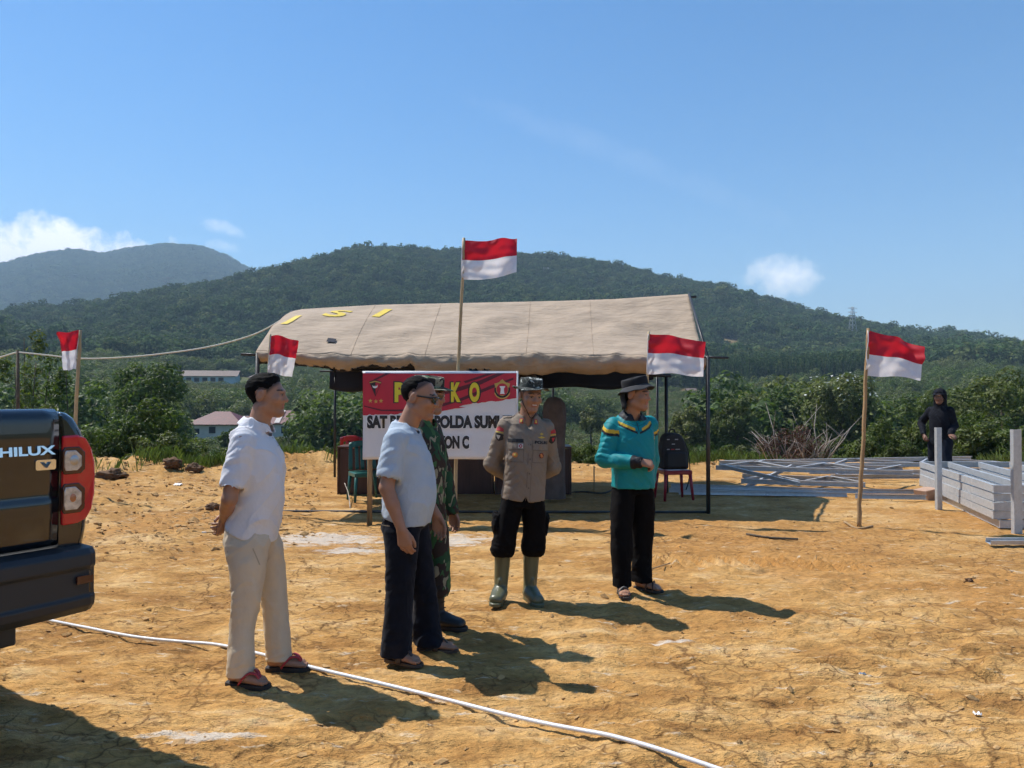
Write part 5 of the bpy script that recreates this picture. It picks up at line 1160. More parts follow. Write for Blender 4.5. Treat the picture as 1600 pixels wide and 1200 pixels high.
    pp(.105, 1.140, disc(.021), mm('patch_maroon', (.16, .03, .02)), 'round_badge', .008); pp(.105, 1.140, [(p[0] * (1 if k % 2 else .4), p[1] * (1 if k % 2 else .4)) for k, p in enumerate(disc(.017, 12))], org, 'round_badge', .010)
    for z, w_ in ((1.278, .068), (1.304, .036)): pp(.100, z, [(-w_ / 2, .004), (-w_ / 5, .004), (0, .012), (w_ / 5, .004), (w_ / 2, .004), (w_ / 4, -.004), (0, -.007), (-w_ / 4, -.004)], gold, 'wing_badge', .006)
    # collar tabs and shoulder patches
    for q in (-1, 1):
        n = (q * .25, -1, .35); pp(q * .062, 1.405, rect(.030, .040), red, 'collar_tab', .005, n); pp(q * .062, 1.405, rect(.016, .026), gold, 'collar_tab', .007, n)
        n = (q * 1, -.45, .25); sx = q * .22
        def shp(poly, m, z, l): project_patch(bv, (sx, -.02, z), n, u_, poly, m, 'shoulder_patch', P, l)
        shp([(-.030, -.012), (.030, -.012), (.032, .010), (.0, .022), (-.032, .010)], red, 1.325, .004); shp(rect(.056, .009), gold, 1.302, .004); shp([(-.030, .022), (.030, .022), (.024, -.012), (0, -.034), (-.024, -.012)], blk, 1.268, .004); shp([(-.014, .010), (.014, .010), (.0, -.022)], (wht if q < 0 else red), 1.268, .006)
        b = MB(); b.box((0, 0, 0), (.05, .11, .004)); 
        project_patch(bv, (q * .120, .02, 1.36), (q * .25, -.1, 1), (0, 1, 0), rect(.11, .042), M['unif'], 'shoulder_strap', P, .007)
    # black cargo trousers bloused into boots
    M['blk_tr'] = FAB('black_ripstop', (.0035, .003, .0035), var=.2)
    t = Vol((-.32, -.24, .30), (.32, .26, .98), .0062); t.loft([(.74, 0, .012, .160, .12), (.80, 0, .01, .152, .115), (.95, 0, .008, .14, .105)], .02, e=2.5)
    for q, rows in ((-1, [(.345, -.138, .012, .070, .074), (.375, -.138, .01, .094, .096), (.43, -.134, .006, .094, .098), (.52, -.122, -.004, .084, .092), (.66, -.100, .002, .090, .104), (.80, -.080, .01, .082, .116)]), (1, [(.355, .102, .02, .070, .074), (.385, .102, .016, .092, .096), (.44, .102, .012, .092, .098), (.52, .102, .0, .084, .092), (.66, .094, .002, .090, .104), (.80, .080, .01, .082, .116)])):
        t.loft(rows, .025); t.ell(vec(q * (.205 if q < 0 else .19), .02, .60), (.024, .075, .095), .012)
    VF = wrinkle(t.skin(), .008, .002, (8, 8, 9), 39, masks=[((-.138, 0, .41), (.12, .14, .06), .014, (14, 10, 60)), ((.1, 0, .42), (.12, .14, .06), .014, (14, 10, 60))]); add_mesh('cargo_trousers', VF, M['blk_tr'], P); bv2 = bvh_of(VF)
    for q in (-1, 1): project_patch(bv2, (q * .22, 0, .665), (q, -.3, 0), u_, rect(.11, .04), M['blk_tr'], 'cargo_flap', P, .008)
    M['rubber'] = mat('olive_rubber', (.105, .108, .060), .35, var=.12, vscale=7)
    for a, f in ((aR, fR), (aL, fL)):
        d = np.array([f[0], f[1], 0], np.float32); d /= np.linalg.norm(d); sd_ = vec(-d[1], d[0], 0); g = vec(a[0], a[1], 0); o = Vol(g - vec(.26, .26, .0), g + vec(.26, .26, .46), .005)
        o.cone(g + vec(0, 0, .11), g - d * .005 + vec(0, 0, .40), .051, .066, .03); o.cone(g - d * .03 + vec(0, 0, .058), g + d * .05 + vec(0, 0, .075), .046, .046, .03)
        for q in (-.020, 0, .020): o.cone(g + d * .04 + sd_ * q + vec(0, 0, .068), g + d * .165 + sd_ * q * .9 + vec(0, 0, .048), .043, .034, .02)
        o.cone(g + d * .052 + vec(0, 0, .15), g + d * .058 + vec(0, 0, .17), .012, .008, .02); o.cut(vec(0, 0, -1), -.02); VF = o.skin(); VF = (relax(*VF, 2), VF[1]); add_mesh('rubber_boot', VF, M['rubber'], P); sole('boot_sole', P, g + d * .012, f, M['rubber'], sc=1.10, th=.03)
    m = mat('woodland_hat_cloth', (.03, .03, .03), .9); nt_ = m.node_tree; b_ = nt_.nodes['Principled BSDF']; tc_ = nt_.nodes.new('ShaderNodeTexCoord'); n_ = N(nt_, 'ShaderNodeTexNoise', Scale=24.0, Detail=1.0, Roughness=.4, Distortion=.8); nt_.links.new(tc_.outputs['Object'], n_.inputs['Vector'])
    nt_.links.new(ramp(nt_, n_.outputs[0], [(.0, (.030, .034, .030)), (.45, (.10, .11, .095)), (.51, (.014, .016, .015)), (.59, (.45, .47, .42))], 'CONSTANT'), b_.inputs['Base Color'])
    w = boonie(P, H, m, .066, .058, .16, .092, seed=1, wave=.012, tilt=(R(-4), 0))
    b = MB(); b.tube(catmull([w(-.088, 0, 0), H.p(-.070, -.02, -.04), H.p(-.045, -.05, -.095), H.p(-.005, -.055, -.155), H.p(.03, -.05, -.13), H.p(.066, -.01, -.05), w(.088, 0, 0)], 6), .0028, 6); b.build('chin_cord', bpy.data.materials['patch_black'], P)
man_officer(); print('p4', time.time() - T0)

# ================================================================== man in turquoise sports shirt
def man_teal():
    P = person(988, 6.24, R(15), 'man in turquoise long sleeved shirt with yellow stripes and black bucket hat')
    H = Head((.012, -.05, 1.592), rotm(R(47), R(4)), 1.05); aR, aL = vec(-.105, -.03, .085), vec(.10, .05, .085); fR, fL = (-.25, -1), (.75, -1)
    elR, wrR = vec(-.255, -.03, 1.075), vec(-.045, -.215, 1.065); elL, wrL = vec(.205, .09, 1.06), vec(.185, .10, .82)
    v = Vol((-.40, -.40, 0), (.36, .24, 1.78), .005); H.build(v, vec(0, .01, 1.40)); body_torso(v, TORSO); legs_core(v, [vec(-.09, 0, .88), vec(.09, 0, .88)], [vec(-.105, -.03, .48), vec(.10, .02, .48)], [aR, aL])
    for e, w in ((elR, wrR), (elL, wrL)): v.cone(e, w, .036, .030, .01)
    hand(v, wrR, (1, -.15, -.12), (.1, .6, -.8), 1, (.9, 1.0, .6), 1.15, .7); hand(v, wrL, (0, -.1, -1), (-.9, -.2, 0), -1, (.4, .5, .4), 1.0)
    foot(v, aR, fR, base=.022); foot(v, aL, fL, base=.022); V, F = v.skin(); V = relax(V, F, 1); add_mesh('body', (V, F), M['skin'], P, H.colours(V, (.34, .172, .104), shave=.05)); add_mesh('hair', H.hair(thick=.006), M['hair'], P)
    s = Vol((-.44, -.40, .78), (.42, .30, 1.53), .0058)
    s.loft([(.83, 0, .0, .196, .148), (.90, 0, -.004, .194, .148), (1.0, 0, -.012, .192, .150), (1.12, 0, -.012, .194, .146), (1.24, 0, -.004, .198, .134), (1.32, 0, .008, .20, .122), (1.385, 0, .016, .165, .10), (1.43, 0, .02, .115, .08), (1.455, 0, .02, .08, .068)], .03, e=2.45, xs=.88)
    for sh, e, w in ((vec(-.158, .02, 1.345), elR, wrR), (vec(.158, .02, 1.345), elL, wrL)):
        s.cone(sh, e, .072, .066, .022); dn = (w - e) / np.linalg.norm(w - e); s.cone(e, w - dn * .045, .066, .052, .02); s.cone(w - dn * .05, w + dn * .012, .043, .042, .006); s.cone(w + dn * .022, w + dn * .2, .034, .034, 0, 's')
    shell(s, .845); s.cone(vec(0, .0, 1.37), H.p(0, .0, -.09), .060, .072, .006, 's'); s.cone(vec(0, -.10, 1.36), vec(0, -.09, 1.44), .014, .034, .01, 's')
    collar(s, (0, .012, 1.410), (0, -.28, 1), .105, .080, .045, .006, .30, .006)
    V, F = wrinkle(s.skin(), .013, .003, (5, 5, 7.5), 45, masks=[((-.28, -.03, 1.13), (.1, .1, .14), .013, (25, 25, 60)), ((-.19, -.14, 1.08), (.1, .1, .07), .010, (60, 40, 10)), ((0, -.1, .95), (.2, .1, .12), .006, (25, 10, 40)), ((-.15, .0, 1.2), (.1, .12, .1), .009, (40, 20, 40))])
    teal, yel, blk = np.array((.0, .215, .235)), np.array((.62, .40, .03)), np.array((.010, .011, .016)); C = np.tile(teal, (len(V), 1)); x, y, z = V[:, 0], V[:, 1], V[:, 2]
    fr = y < .05
    band = z - (1.280 + .9 * np.maximum(np.abs(x) - .0, 0) ** 1.35); onb = fr & (np.abs(x) < .142) & (np.abs(x) > .008)       # curved stripes across the upper chest
    C[onb & (band > 0) & (band < .018)] = blk; C[onb & (band >= .018) & (band < .040) & (np.abs(x) > .03)] = yel; C[onb & (band >= .060) & (band < .066)] = teal * .5
    for q, e in ((-1, elR), (1, elL)):
        sh = np.array([q * .158, .02, 1.345]); dn = (e - sh) / np.linalg.norm(e - sh); tt = (V - sh) @ dn; arm = (q * x > .150) & (z > 1.12); dia = tt + .55 * y - .35 * (q * x - .2)
        C[arm & (dia > .048) & (dia < .068)] = blk; C[arm & (dia > .024) & (dia <= .048)] = yel; 
        w = wrR if q < 0 else wrL; dn = (w - e) / np.linalg.norm(w - e); tt = (V - w) @ dn; rr_ = np.linalg.norm((V - w) - tt[:, None] * dn, axis=1); C[(tt > -.052) & (tt < .05) & (rr_ < .06)] = blk
    L = np.hypot(x * 1.05, (y - .0) * .95); C[(z > 1.405 + .28 * (y + .0)) & (L < .118) & (z > 1.385)] = blk
    M['teal'] = mat('turquoise_polyester', teal, .6, attr='col', var=.05, bump=.15, bscale=300, spec=.3, dist=.003); add_mesh('sports_shirt', (V, F), M['teal'], P, C); bv = bvh_of((V, F))
    project_patch(bv, (.0, -.1, 1.35), (0, -1, .1), (0, 0, 1), rect(.005, .10), bpy.data.materials['patch_black'], 'zip', P, .003)
    t = Vol((-.28, -.26, .03), (.28, .28, 1.0), .0062); t.loft([(.80, 0, .01, .160, .122), (.88, 0, .01, .150, .115), (.95, 0, .008, .14, .11)], .02, e=2.5)
    for rows in ([(.050, -.106, -.034, .072, .082), (.12, -.106, -.032, .073, .082), (.30, -.108, -.03, .078, .084), (.48, -.106, -.022, .084, .090), (.66, -.096, -.006, .094, .106), (.80, -.084, .008, .086, .12), (.86, -.074, .01, .074, .114)], [(.070, .10, .045, .082, .086), (.12, .10, .045, .080, .086), (.30, .10, .036, .080, .086), (.48, .10, .02, .086, .092), (.66, .096, .008, .094, .106), (.80, .084, .01, .086, .12), (.86, .074, .01, .074, .114)]): t.loft(rows, .025)
    shell(t, .062, .008); VF = wrinkle(t.skin(), .012, .003, (6.5, 6.5, 6), 49, masks=[((-.1, -.03, .13), (.1, .12, .08), .009, (10, 10, 70)), ((.1, .04, .13), (.1, .12, .08), .010, (10, 10, 70))], tilt=.9); add_mesh('trousers', VF, M['blk_tr'], P)
    gs = mat('grey_sandal', (.10, .095, .09), .6)
    for a, f, st in ((aR, fR, gs), (aL, fL, bpy.data.materials['brown_leather'])):
        sole('sandal_sole', P, a, f, M['sole_dark'], th=.022); strap('sandal_strap', P, a, f, [(.125, -.050, .012), (.115, -.03, .062), (.105, .01, .074), (.095, .052, .012)], st, .013, .006, .35); strap('sandal_strap', P, a, f, [(.06, -.050, .012), (.065, -.035, .072), (.06, .015, .094), (.05, .050, .012)], st, .013, .006, .35)
    m = mat('black_hat_cloth', (.006, .006, .008), .9, var=.2); m2 = mat('charcoal_brim', (.030, .031, .035), .9); w = boonie(P, H, m, .062, .042, .90, .094, m2, tilt=(R(-16), 0), seed=5, wave=.005)
    # neck cape hanging from the back of the hat
    b = MB(); V = []
    for i in range(9):
        a = (i / 8 - .5) * 2.2
        for j in range(6): q = .098 + .012 * j / 5; V.append(np.array(w(q * math.sin(a) * .92, q * math.cos(a) * 1.08, -.005)) + np.array([0, 0, -.155 * j / 5]) + H.R @ vec(0, .012 * math.sin(j), 0))
    b.add(V, [(i * 6 + j, (i + 1) * 6 + j, (i + 1) * 6 + j + 1, i * 6 + j + 1) for i in range(8) for j in range(5)], 0, True); o = b.build('neck_cape', m, P); o.modifiers.new('t', 'SOLIDIFY').thickness = .003
man_teal(); print('p5', time.time() - T0)

# ================================================================== distant man in dark hooded top
def man_hood():
    P = person(1468, 13.3, R(-52), 'distant man in dark hooded top walking behind the steel frames')
    H = Head((.02, -.05, 1.585), rotm(R(12), R(6)), 1.04); elR, wrR = vec(-.33, .05, 1.12), vec(-.22, -.12, .93); elL, wrL = vec(.20, .07, 1.08), vec(.22, -.14, .94)
    v = Vol((-.46, -.30, 0), (.42, .26, 1.78), .008); H.build(v, vec(0, .01, 1.40)); body_torso(v, TORSO); aR, aL = vec(-.12, .12, .09), vec(.14, -.12, .09)
    for e, w in ((elR, wrR), (elL, wrL)): v.cone(e, w, .036, .03, .01)
    hand(v, wrR, (.3, -.4, -.8), (.6, .5, 0), 1, (.7, .8, .5), 1.1); hand(v, wrL, (.7, -.5, -.1), (-.2, .3, -.9), -1, (.4, .5, .4), 1.1)
    V, F = v.skin(); V = relax(V, F, 1); add_mesh('body', (V, F), M['skin'], P, H.colours(V, (.20, .10, .065)))
    M['hood'] = FAB('navy_black_fleece', (.010, .011, .016), var=.2); s = Vol((-.48, -.30, .70), (.44, .32, 1.80), .009)
    s.loft([(.74, 0, .01, .19, .14), (.80, 0, .008, .195, .142), (.93, 0, .0, .182, .136), (1.10, 0, -.005, .188, .138), (1.25, 0, .0, .198, .13), (1.34, 0, .01, .18, .11), (1.41, 0, .018, .12, .085), (1.45, 0, .02, .09, .075)], .03, xs=.87)
    for sh, e, w in ((vec(-.155, .02, 1.345), elR, wrR), (vec(.155, .02, 1.345), elL, wrL)): s.cone(sh, e, .074, .064, .024); dn = (w - e) / np.linalg.norm(w - e); s.cone(e, w, .068, .048, .02); s.cone(w + dn * .03, w + dn * .2, .038, .036, 0, 's')
    s.ell(H.p(0, .02, .03), (.108, .122, .118), .02, rot=H.R); s.cone(H.p(0, .03, -.03), vec(0, .03, 1.42), .10, .10, .03); s.ell(H.p(0, -.09, -.02), (.066, .10, .098), .01, 's', rot=H.R); s.ell(H.p(0, 0, -.01), (.082, .095, .115), .0, 's', rot=H.R); shell(s, .755)
    add_mesh('hooded_top', wrinkle(s.skin(), .012, .003, (6, 6, 10), 55), M['hood'], P)
    t = Vol((-.32, -.30, 0.03), (.34, .32, .98), .009); t.loft([(.76, 0, .01, .18, .13), (.95, 0, .008, .168, .125)], .02)
    for rows in ([(.06, -.12, .12, .08, .088), (.30, -.12, .09, .082, .088), (.48, -.112, .03, .088, .094), (.66, -.098, .01, .098, .108), (.84, -.09, .01, .096, .126)], [(.06, .14, -.11, .08, .088), (.30, .135, -.09, .082, .088), (.48, .12, -.07, .088, .094), (.66, .10, -.03, .098, .108), (.84, .09, .008, .096, .126)]): t.loft(rows, .025)
    add_mesh('trousers', wrinkle(t.skin(), .01, .003, (8, 8, 7), 59), FAB('dark_navy_trousers', (.010, .013, .022)), P)
    for a in (aR, aL): sole('shoe_sole', P, a, (-.1, -1), M['sole_dark'], th=.06)
    b = MB(); V = []
    for i in range(9):
        a = (i / 8 - .5) * 2.0
        for j in range(4): r_ = .095 + .055 * j / 3 * math.cos(a * .8); V.append(H.p(r_ * math.sin(a) * .85, -r_ * math.cos(a) * 1.0, .062 - .012 * j / 3))
    b.add(V, [(i * 4 + j, (i + 1) * 4 + j, (i + 1) * 4 + j + 1, i * 4 + j + 1) for i in range(8) for j in range(3)], 0, True); o = b.build('cap_peak', M['hood'], P); o.modifiers.new('t', 'SOLIDIFY').thickness = .004
man_hood(); print('p6', time.time() - T0)
# ------------------------------------------------------------------ black pickup truck, rear right corner towards the camera
TH = R(57); CX, CY = -1.985, 3.66                      # outer rear right corner on the ground
truck = empty('pickup_truck', (CX, CY, gz(CX, CY) + .03), label='black pickup truck parked at the left edge, rear corner with red tail light', cat='pickup truck')
tu, tv = Vector((-math.cos(TH), -math.sin(TH), 0)), Vector((-math.sin(TH), math.cos(TH), 0))
def tp(u, v, z): return tu * u + tv * v + Vector((0, 0, z))   # u: towards its left side, v: forwards
M['paint'] = mat('black_paint', (.004, .006, .009), .22, spec=.5, coat=1.0, var=.2)
M['blackplastic'] = mat('black_bumper_plastic', (.020, .022, .025), .5, bump=.1, bscale=200)
M['chrome'] = mat('chrome', (.78, .78, .80), .12, 1.0); M['lamp_red'] = mat('red_lamp_glass', (.58, .008, .022), .08, coat=.6); M['lamp_dark'] = mat('smoked_lamp_glass', (.05, .006, .010), .1, coat=.6)
M['lamp_clear'] = mat('clear_lamp_glass', (.50, .49, .48), .14, .35, coat=.8, var=.45, vscale=30); M['lamp_amber'] = mat('amber_lamp', (.45, .16, .06), .2, coat=.6)
M['tyre'] = mat('tyre_rubber', (.016, .015, .014), .8, bump=.3, bscale=30); M['rim'] = mat('alloy_rim', (.42, .42, .44), .3, .9); M['glass_dark'] = mat('dark_car_glass', (.01, .012, .014), .04, coat=.5)
W = 1.80
# side profile outline of the bed seen from behind: half section from the corner inwards
def section(inset=0.0):
    half = [(.030, .86), (.014, .95), (.004, 1.08), (.0, 1.20), (.010, 1.32), (.040, 1.405), (.078, 1.465), (.110, 1.487), (.135, 1.493)]
    return [(u + inset, z) for u, z in half]
def loft_v(secs, name, m, smooth=True, caps=True, parent=None, sub=0):
    """secs: list of (v, [(u,z)...]) closed outlines with equal point counts"""
    b = MB(); n = len(secs[0][1]); V = [tp(u, v, z) for v, ring in secs for u, z in ring]
    F = [(i * n + k, i * n + (k + 1) % n, (i + 1) * n + (k + 1) % n, (i + 1) * n + k) for i in range(len(secs) - 1) for k in range(n)]; b.add(V, F, 0, smooth)
    if caps: b.f += [tuple(range(n))[::-1], tuple(range((len(secs) - 1) * n, len(secs) * n))]; b.m += [0, 0]; b.sm += [False, False]
    return b.build(name, m, parent or truck)
def outline(ins_u, ins_z, zb=.80):
    h = [(u + ins_u, z - ins_z) for u, z in section()]; L_ = [(W - u, z) for u, z in reversed(h)]
    return [(h[0][0] + .06, zb)] + h + L_ + [(W - h[0][0] - .06, zb)]
bev = [(.0, .05, .016), (.012, .022, .007), (.035, .006, .002), (.08, .0, .0)]
# bed side walls (right and left), as thick shells round an open cargo box
for side in (0, 1):
    def fl(ring): return ring if side == 0 else [(W - u, z) for u, z in ring]
    secs = []
    for v, iu, iz in bev + [(.8, 0, 0), (1.52, 0, 0), (1.56, .01, .004)]:
        h = [(u + iu, z - iz) for u, z in section()]; secs.append((v, fl([(h[0][0] + .05, .80 + iz)] + h + [(.150, 1.490 - iz), (.160, 1.47), (.160, .84)])))
    loft_v(secs, 'bed_side', M['paint'])
b = MB(); b.box((0, 0, 0), (1, 1, 1)); b.v = [tp(.15 + (W - .3) * (p[0] + .5), .10 + 1.42 * (p[1] + .5), .85 + .04 * (p[2] + .5)) for p in b.v]; b.build('bed_floor', M['blackplastic'], truck)
# tailgate: crowned panel with a pressed crease
tg = MB()
def tgp(u, w):
    uu = .168 + (W - .336) * u; e = min(u, 1 - u); crown = -.018 * math.sin(math.pi * u) * .4
    zs = [(0, .885), (.04, .90), (.30, 1.02), (.42, 1.085), (.46, 1.10), (.85, 1.42), (.93, 1.472), (.97, 1.490), (1, 1.492)]
    z = np.interp(w, [a for a, _ in zs], [c for _, c in zs]); v = np.interp(w, [0, .04, .30, .42, .47, .80, .92, .97, 1], [.040, .014, .006, .006, .016, .004, .008, .03, .07])
    return tp(uu, v + crown, z)
tg.grid(tgp, 24, 40); o = tg.build('tailgate', M['paint'], truck); q = o.modifiers.new('t', 'SOLIDIFY'); q.thickness = .03; q.offset = 0
TG = o
b = MB(); b.tube([tp(.162, .03, .88), tp(.161, .022, 1.2), tp(.162, .03, 1.49)], .006, 6); b.build('panel_gap', M['blackplastic'], truck)
b = MB(); b.tube([tp(.17, .045, 1.497), tp(W - .17, .045, 1.497)], .014, 8, flat=.5); b.build('tailgate_cap', M['blackplastic'], truck)
# tail lamp wrapped round the corner
lamp_out = [(.150, 1.382), (.085, 1.384), (.045, 1.368), (.012, 1.318), (-.006, 1.255), (-.009, 1.18), (-.007, 1.10), (.010, 1.03), (.040, .990), (.078, .974), (.150, .970)]
def lamp_slab(poly, v0, v1, name, m, parent, bevel=.012):
    b = MB(); b.prism(poly, v0, v1, lambda a, c, d: tp(a, d + max(0, (.045 - a)) * .35 * (1 if d < .1 else 0), c)); o = b.build(name, m, parent); q = o.modifiers.new('b', 'BEVEL'); q.width = bevel; q.segments = 3; q.limit_method = 'ANGLE'; return o
lamp = lamp_slab(lamp_out, -.016, .16, 'tail_lamp', M['lamp_red'], truck, .010)
lamp2 = lamp_slab([(W - a, c) for a, c in lamp_out], -.016, .06, 'tail_lamp', M['lamp_red'], truck, .010)
def rr4(u0, u1, z0, z1, c=.02, skew=0.): return [(u0, z0 + c), (u0 + c, z0), (u1 - c * .3, z0 + skew), (u1, z0 + c), (u1, z1 - c), (u1 - c * .3, z1), (u0 + c * 1.4, z1), (u0, z1 - c * 1.4)]
for z0, z1 in ((1.216, 1.318), (1.036, 1.150)):
    lamp_slab(rr4(.052, .152, z0 - .012, z1 + .012), -.022, .0, 'lamp_surround', M['lamp_dark'], lamp, .004)
    lamp_slab(rr4(.070, .148, z0 + .004, z1 - .004), -.027, .0, 'lamp_lens', M['lamp_clear'], lamp, .004)
b = MB(); c = tp(.110, -.028, 1.095); b.lathe([(.001, 0), (.012, .001), (.016, -.002)], 14, (0, 0, 0)); b.v = [c + tu * p[0] + Vector((0, 0, p[1] * 1.3)) - tv * p[2] for p in [Vector(x) for x in b.v]]; b.build('bulb', M['lamp_amber'], lamp)
b = MB(); c = tp(.105, -.028, 1.268); b.lathe([(.001, 0), (.018, .001), (.022, -.002)], 14, (0, 0, 0)); b.v = [c + tu * p[0] + Vector((0, 0, p[1] * 1.2)) - tv * p[2] for p in [Vector(x) for x in b.v]]; b.build('bulb', M['rim'], lamp)
# rear bumper: stepped plastic bar that wraps round
def bump_ring(v_off, k):                                # section in (v,z), from top inner edge round to bottom inner edge
    return [(.10, .865), (.02, .872), (-.075, .868), (-.098, .845), (-.100, .790), (-.088, .775), (-.088, .660), (-.098, .648), (-.094, .61), (-.06, .575), (.02, .565), (.12, .58), (.16, .70)]
b = MB(); V = []; us = [(.030, .13, .62), (.032, .05, .9), (.042, .0, 1.0), (.075, -.020, 1.0), (.20, -.030, 1.0), (.5, -.036, 1.), (W / 2, -.040, 1.), (W - .5, -.036, 1.), (W - .2, -.03, 1.), (W - .05, -.02, 1.), (W + .01, 0, 1.), (W + .03, .05, .9), (W + .035, .13, .62)]
nr = len(bump_ring(0, 0))
for u, dv, k in us:
    for v, z in bump_ring(0, 0): V.append(tp(u, v + dv, .69 + (z - .69) * (k if k < 1 else 1) + (.03 * (1 - k) if z < .69 else 0) - (.0 if u > .0 else 0)))
b.add(V, [(i * nr + k, i * nr + (k + 1) % nr, (i + 1) * nr + (k + 1) % nr, (i + 1) * nr + k) for i in range(len(us) - 1) for k in range(nr)], 0, False)
b.f += [tuple(range(nr))[::-1], tuple(range((len(us) - 1) * nr, len(us) * nr))]; b.m += [0, 0]; b.sm += [False, False]
bum = b.build('rear_bumper', M['blackplastic'], truck); q = bum.modifiers.new('b', 'BEVEL'); q.width = .012; q.segments = 3; q.limit_method = 'ANGLE'; q.angle_limit = R(25)
b = MB(); b.grid(lambda s, t: tp(.07 + (W - .14) * s, -.093 - .026 + .012 * (2 * s - 1) ** 4, .668 + .098 * t), 30, 2); b.build('bumper_panel', M['paint'], bum)
b = MB(); b.box((0, 0, 0), (1, 1, 1)); b.v = [tp(.07 + .07 * (p[0] + .5), -.128 + .01 * (p[1] + .5), .715 + .035 * (p[2] + .5)) for p in b.v]; b.build('reflector', M['lamp_dark'], bum)
b = MB(); b.box((0, 0, 0), (1, 1, 1)); b.v = [tp(.31 + .30 * (p[0] + .5), .05 + .02 * (p[1] + .5), .46 + .16 * (p[2] + .5)) for p in b.v]; o = b.build('mud_flap', M['blackplastic'], truck); q = o.modifiers.new('b', 'BEVEL'); q.width = .03; q.segments = 3
# maker's lettering and badge
def on_gate(me, u_right, z0, w, h, name, m, d=.004):
    bm = bmesh.new(); bm.from_mesh(me); xs = [v.co.x for v in bm.verts]; ys = [v.co.y for v in bm.verts]; zs = [v.co.z for v in bm.verts]
    for v in bm.verts:
        a = (v.co.x - min(xs)) / (max(xs) - min(xs)); c = (v.co.y - min(ys)) / (max(ys) - min(ys)); e = 0 if max(zs) - min(zs) < 1e-6 else (v.co.z - min(zs)) / (max(zs) - min(zs))
        v.co = tp(u_right + w * (1 - a), -.010 - d * e - .004 * (1 - c), z0 + h * c)
    me2 = bpy.data.meshes.new(name); bm.to_mesh(me2); bm.free(); return mobj(name, me2, m, TG)
on_gate(text_mesh('HILUX', 1., .035, extrude=.1), .186, 1.300, .232, .041, 'lettering', M['chrome'], .008)
badge = MB(); badge.prism([(.188, 1.232), (.262, 1.232), (.268, 1.238), (.268, 1.272), (.262, 1.278), (.188, 1.278), (.182, 1.272), (.182, 1.238)], -.016, .0, lambda a, c, d: tp(a, d, c)); bo = badge.build('badge', M['chrome'], TG)
on_gate(text_mesh('V', 1., .07, extrude=.05), .203, 1.242, .046, .026, 'badge_letter', M['paint'], .010)
# the rest of the truck, out of the photo's frame
def ring_cab(z0, z1, ins): return [(.03, z0), (.0, z0 + .1), (.0, 1.22), (.03 + ins * .5, 1.28), (.10 + ins, z1 - .06), (.20 + ins, z1), (W - .20 - ins, z1), (W - .10 - ins, z1 - .06), (W - .03 - ins * .5, 1.28), (W, 1.22), (W, z0 + .1), (W - .03, z0)]
loft_v([(1.60, ring_cab(.62, 1.80, .02)), (1.72, ring_cab(.62, 1.98, .02)), (2.2, ring_cab(.62, 2.02, .03)), (2.9, ring_cab(.62, 2.0, .04)), (3.25, ring_cab(.62, 1.93, .05)), (3.75, ring_cab(.62, 1.46, .02)), (3.85, ring_cab(.62, 1.42, .02)), (4.7, ring_cab(.62, 1.34, .0)), (4.95, ring_cab(.66, 1.22, -.02)), (5.05, ring_cab(.70, 1.20, -.02))], 'cab', M['paint'])
for side in (0, 1):
    for v0, v1, w0, w1 in ((1.85, 2.50, 1.88, 2.50), (2.58, 3.60, 2.58, 3.22)):
        b = MB(); f = (lambda u: u) if side == 0 else (lambda u: W - u); b.add([tp(f(.022), v0, 1.34), tp(f(.022), v1, 1.34), tp(f(.105), w1, 1.84), tp(f(.105), w0, 1.84)], [(0, 1, 2, 3)]); b.build('side_window', M['glass_dark'], truck)
b = MB(); b.add([tp(.2, 3.33, 1.88), tp(W - .2, 3.33, 1.88), tp(W - .12, 3.78, 1.475), tp(.12, 3.78, 1.475)], [(0, 1, 2, 3)]); b.build('windscreen', M['glass_dark'], truck)
b = MB(); b.add([tp(.25, 1.605, 1.50), tp(W - .25, 1.605, 1.50), tp(W - .3, 1.66, 1.86), tp(.3, 1.66, 1.86)], [(0, 1, 2, 3)]); b.build('rear_window', M['glass_dark'], truck)
for u0 in (.02, W - .27):
    for v0 in (1.22, 4.2):
        b = MB(); n = 28; V = []
        for uu, r_ in ((0, .30), (.02, .375), (.06, .392), (.19, .392), (.23, .375), (.25, .30)):
            V += [tp(u0 + uu, v0 + r_ * math.cos(6.283 * k / n), .392 + r_ * math.sin(6.283 * k / n)) for k in range(n)]
        b.add(V, [(i * n + k, i * n + (k + 1) % n, (i + 1) * n + (k + 1) % n, (i + 1) * n + k) for i in range(5) for k in range(n)], 0, True); w = b.build('wheel', M['tyre'], truck)
        b = MB(); side_u = u0 + (.03 if u0 < 1 else .22)
        for k in range(6):
            a = k * 1.0472; b.tube([tp(side_u, v0, .392), tp(side_u, v0 + .27 * math.cos(a), .392 + .27 * math.sin(a))], [.05, .04], 6)
        b.tube([tp(side_u, v0 + .275 * math.cos(a), .392 + .275 * math.sin(a)) for a in np.linspace(0, 6.283, 25)], .025, 6, caps=False); b.build('rim', M['rim'], w)
b = MB(); b.box((0, 0, 0), (1, 1, 1)); b.v = [tp(.3 + (W - .6) * (p[0] + .5), .3 + 4.5 * (p[1] + .5), .50 + .22 * (p[2] + .5)) for p in b.v]; b.build('chassis', M['blackplastic'], truck)
b = MB(); b.tube([tp(.1, 5.06, .75), tp(W - .1, 5.06, .75)], .10, 10); b.build('front_bumper', M['blackplastic'], truck)
print('truck', time.time() - T0)
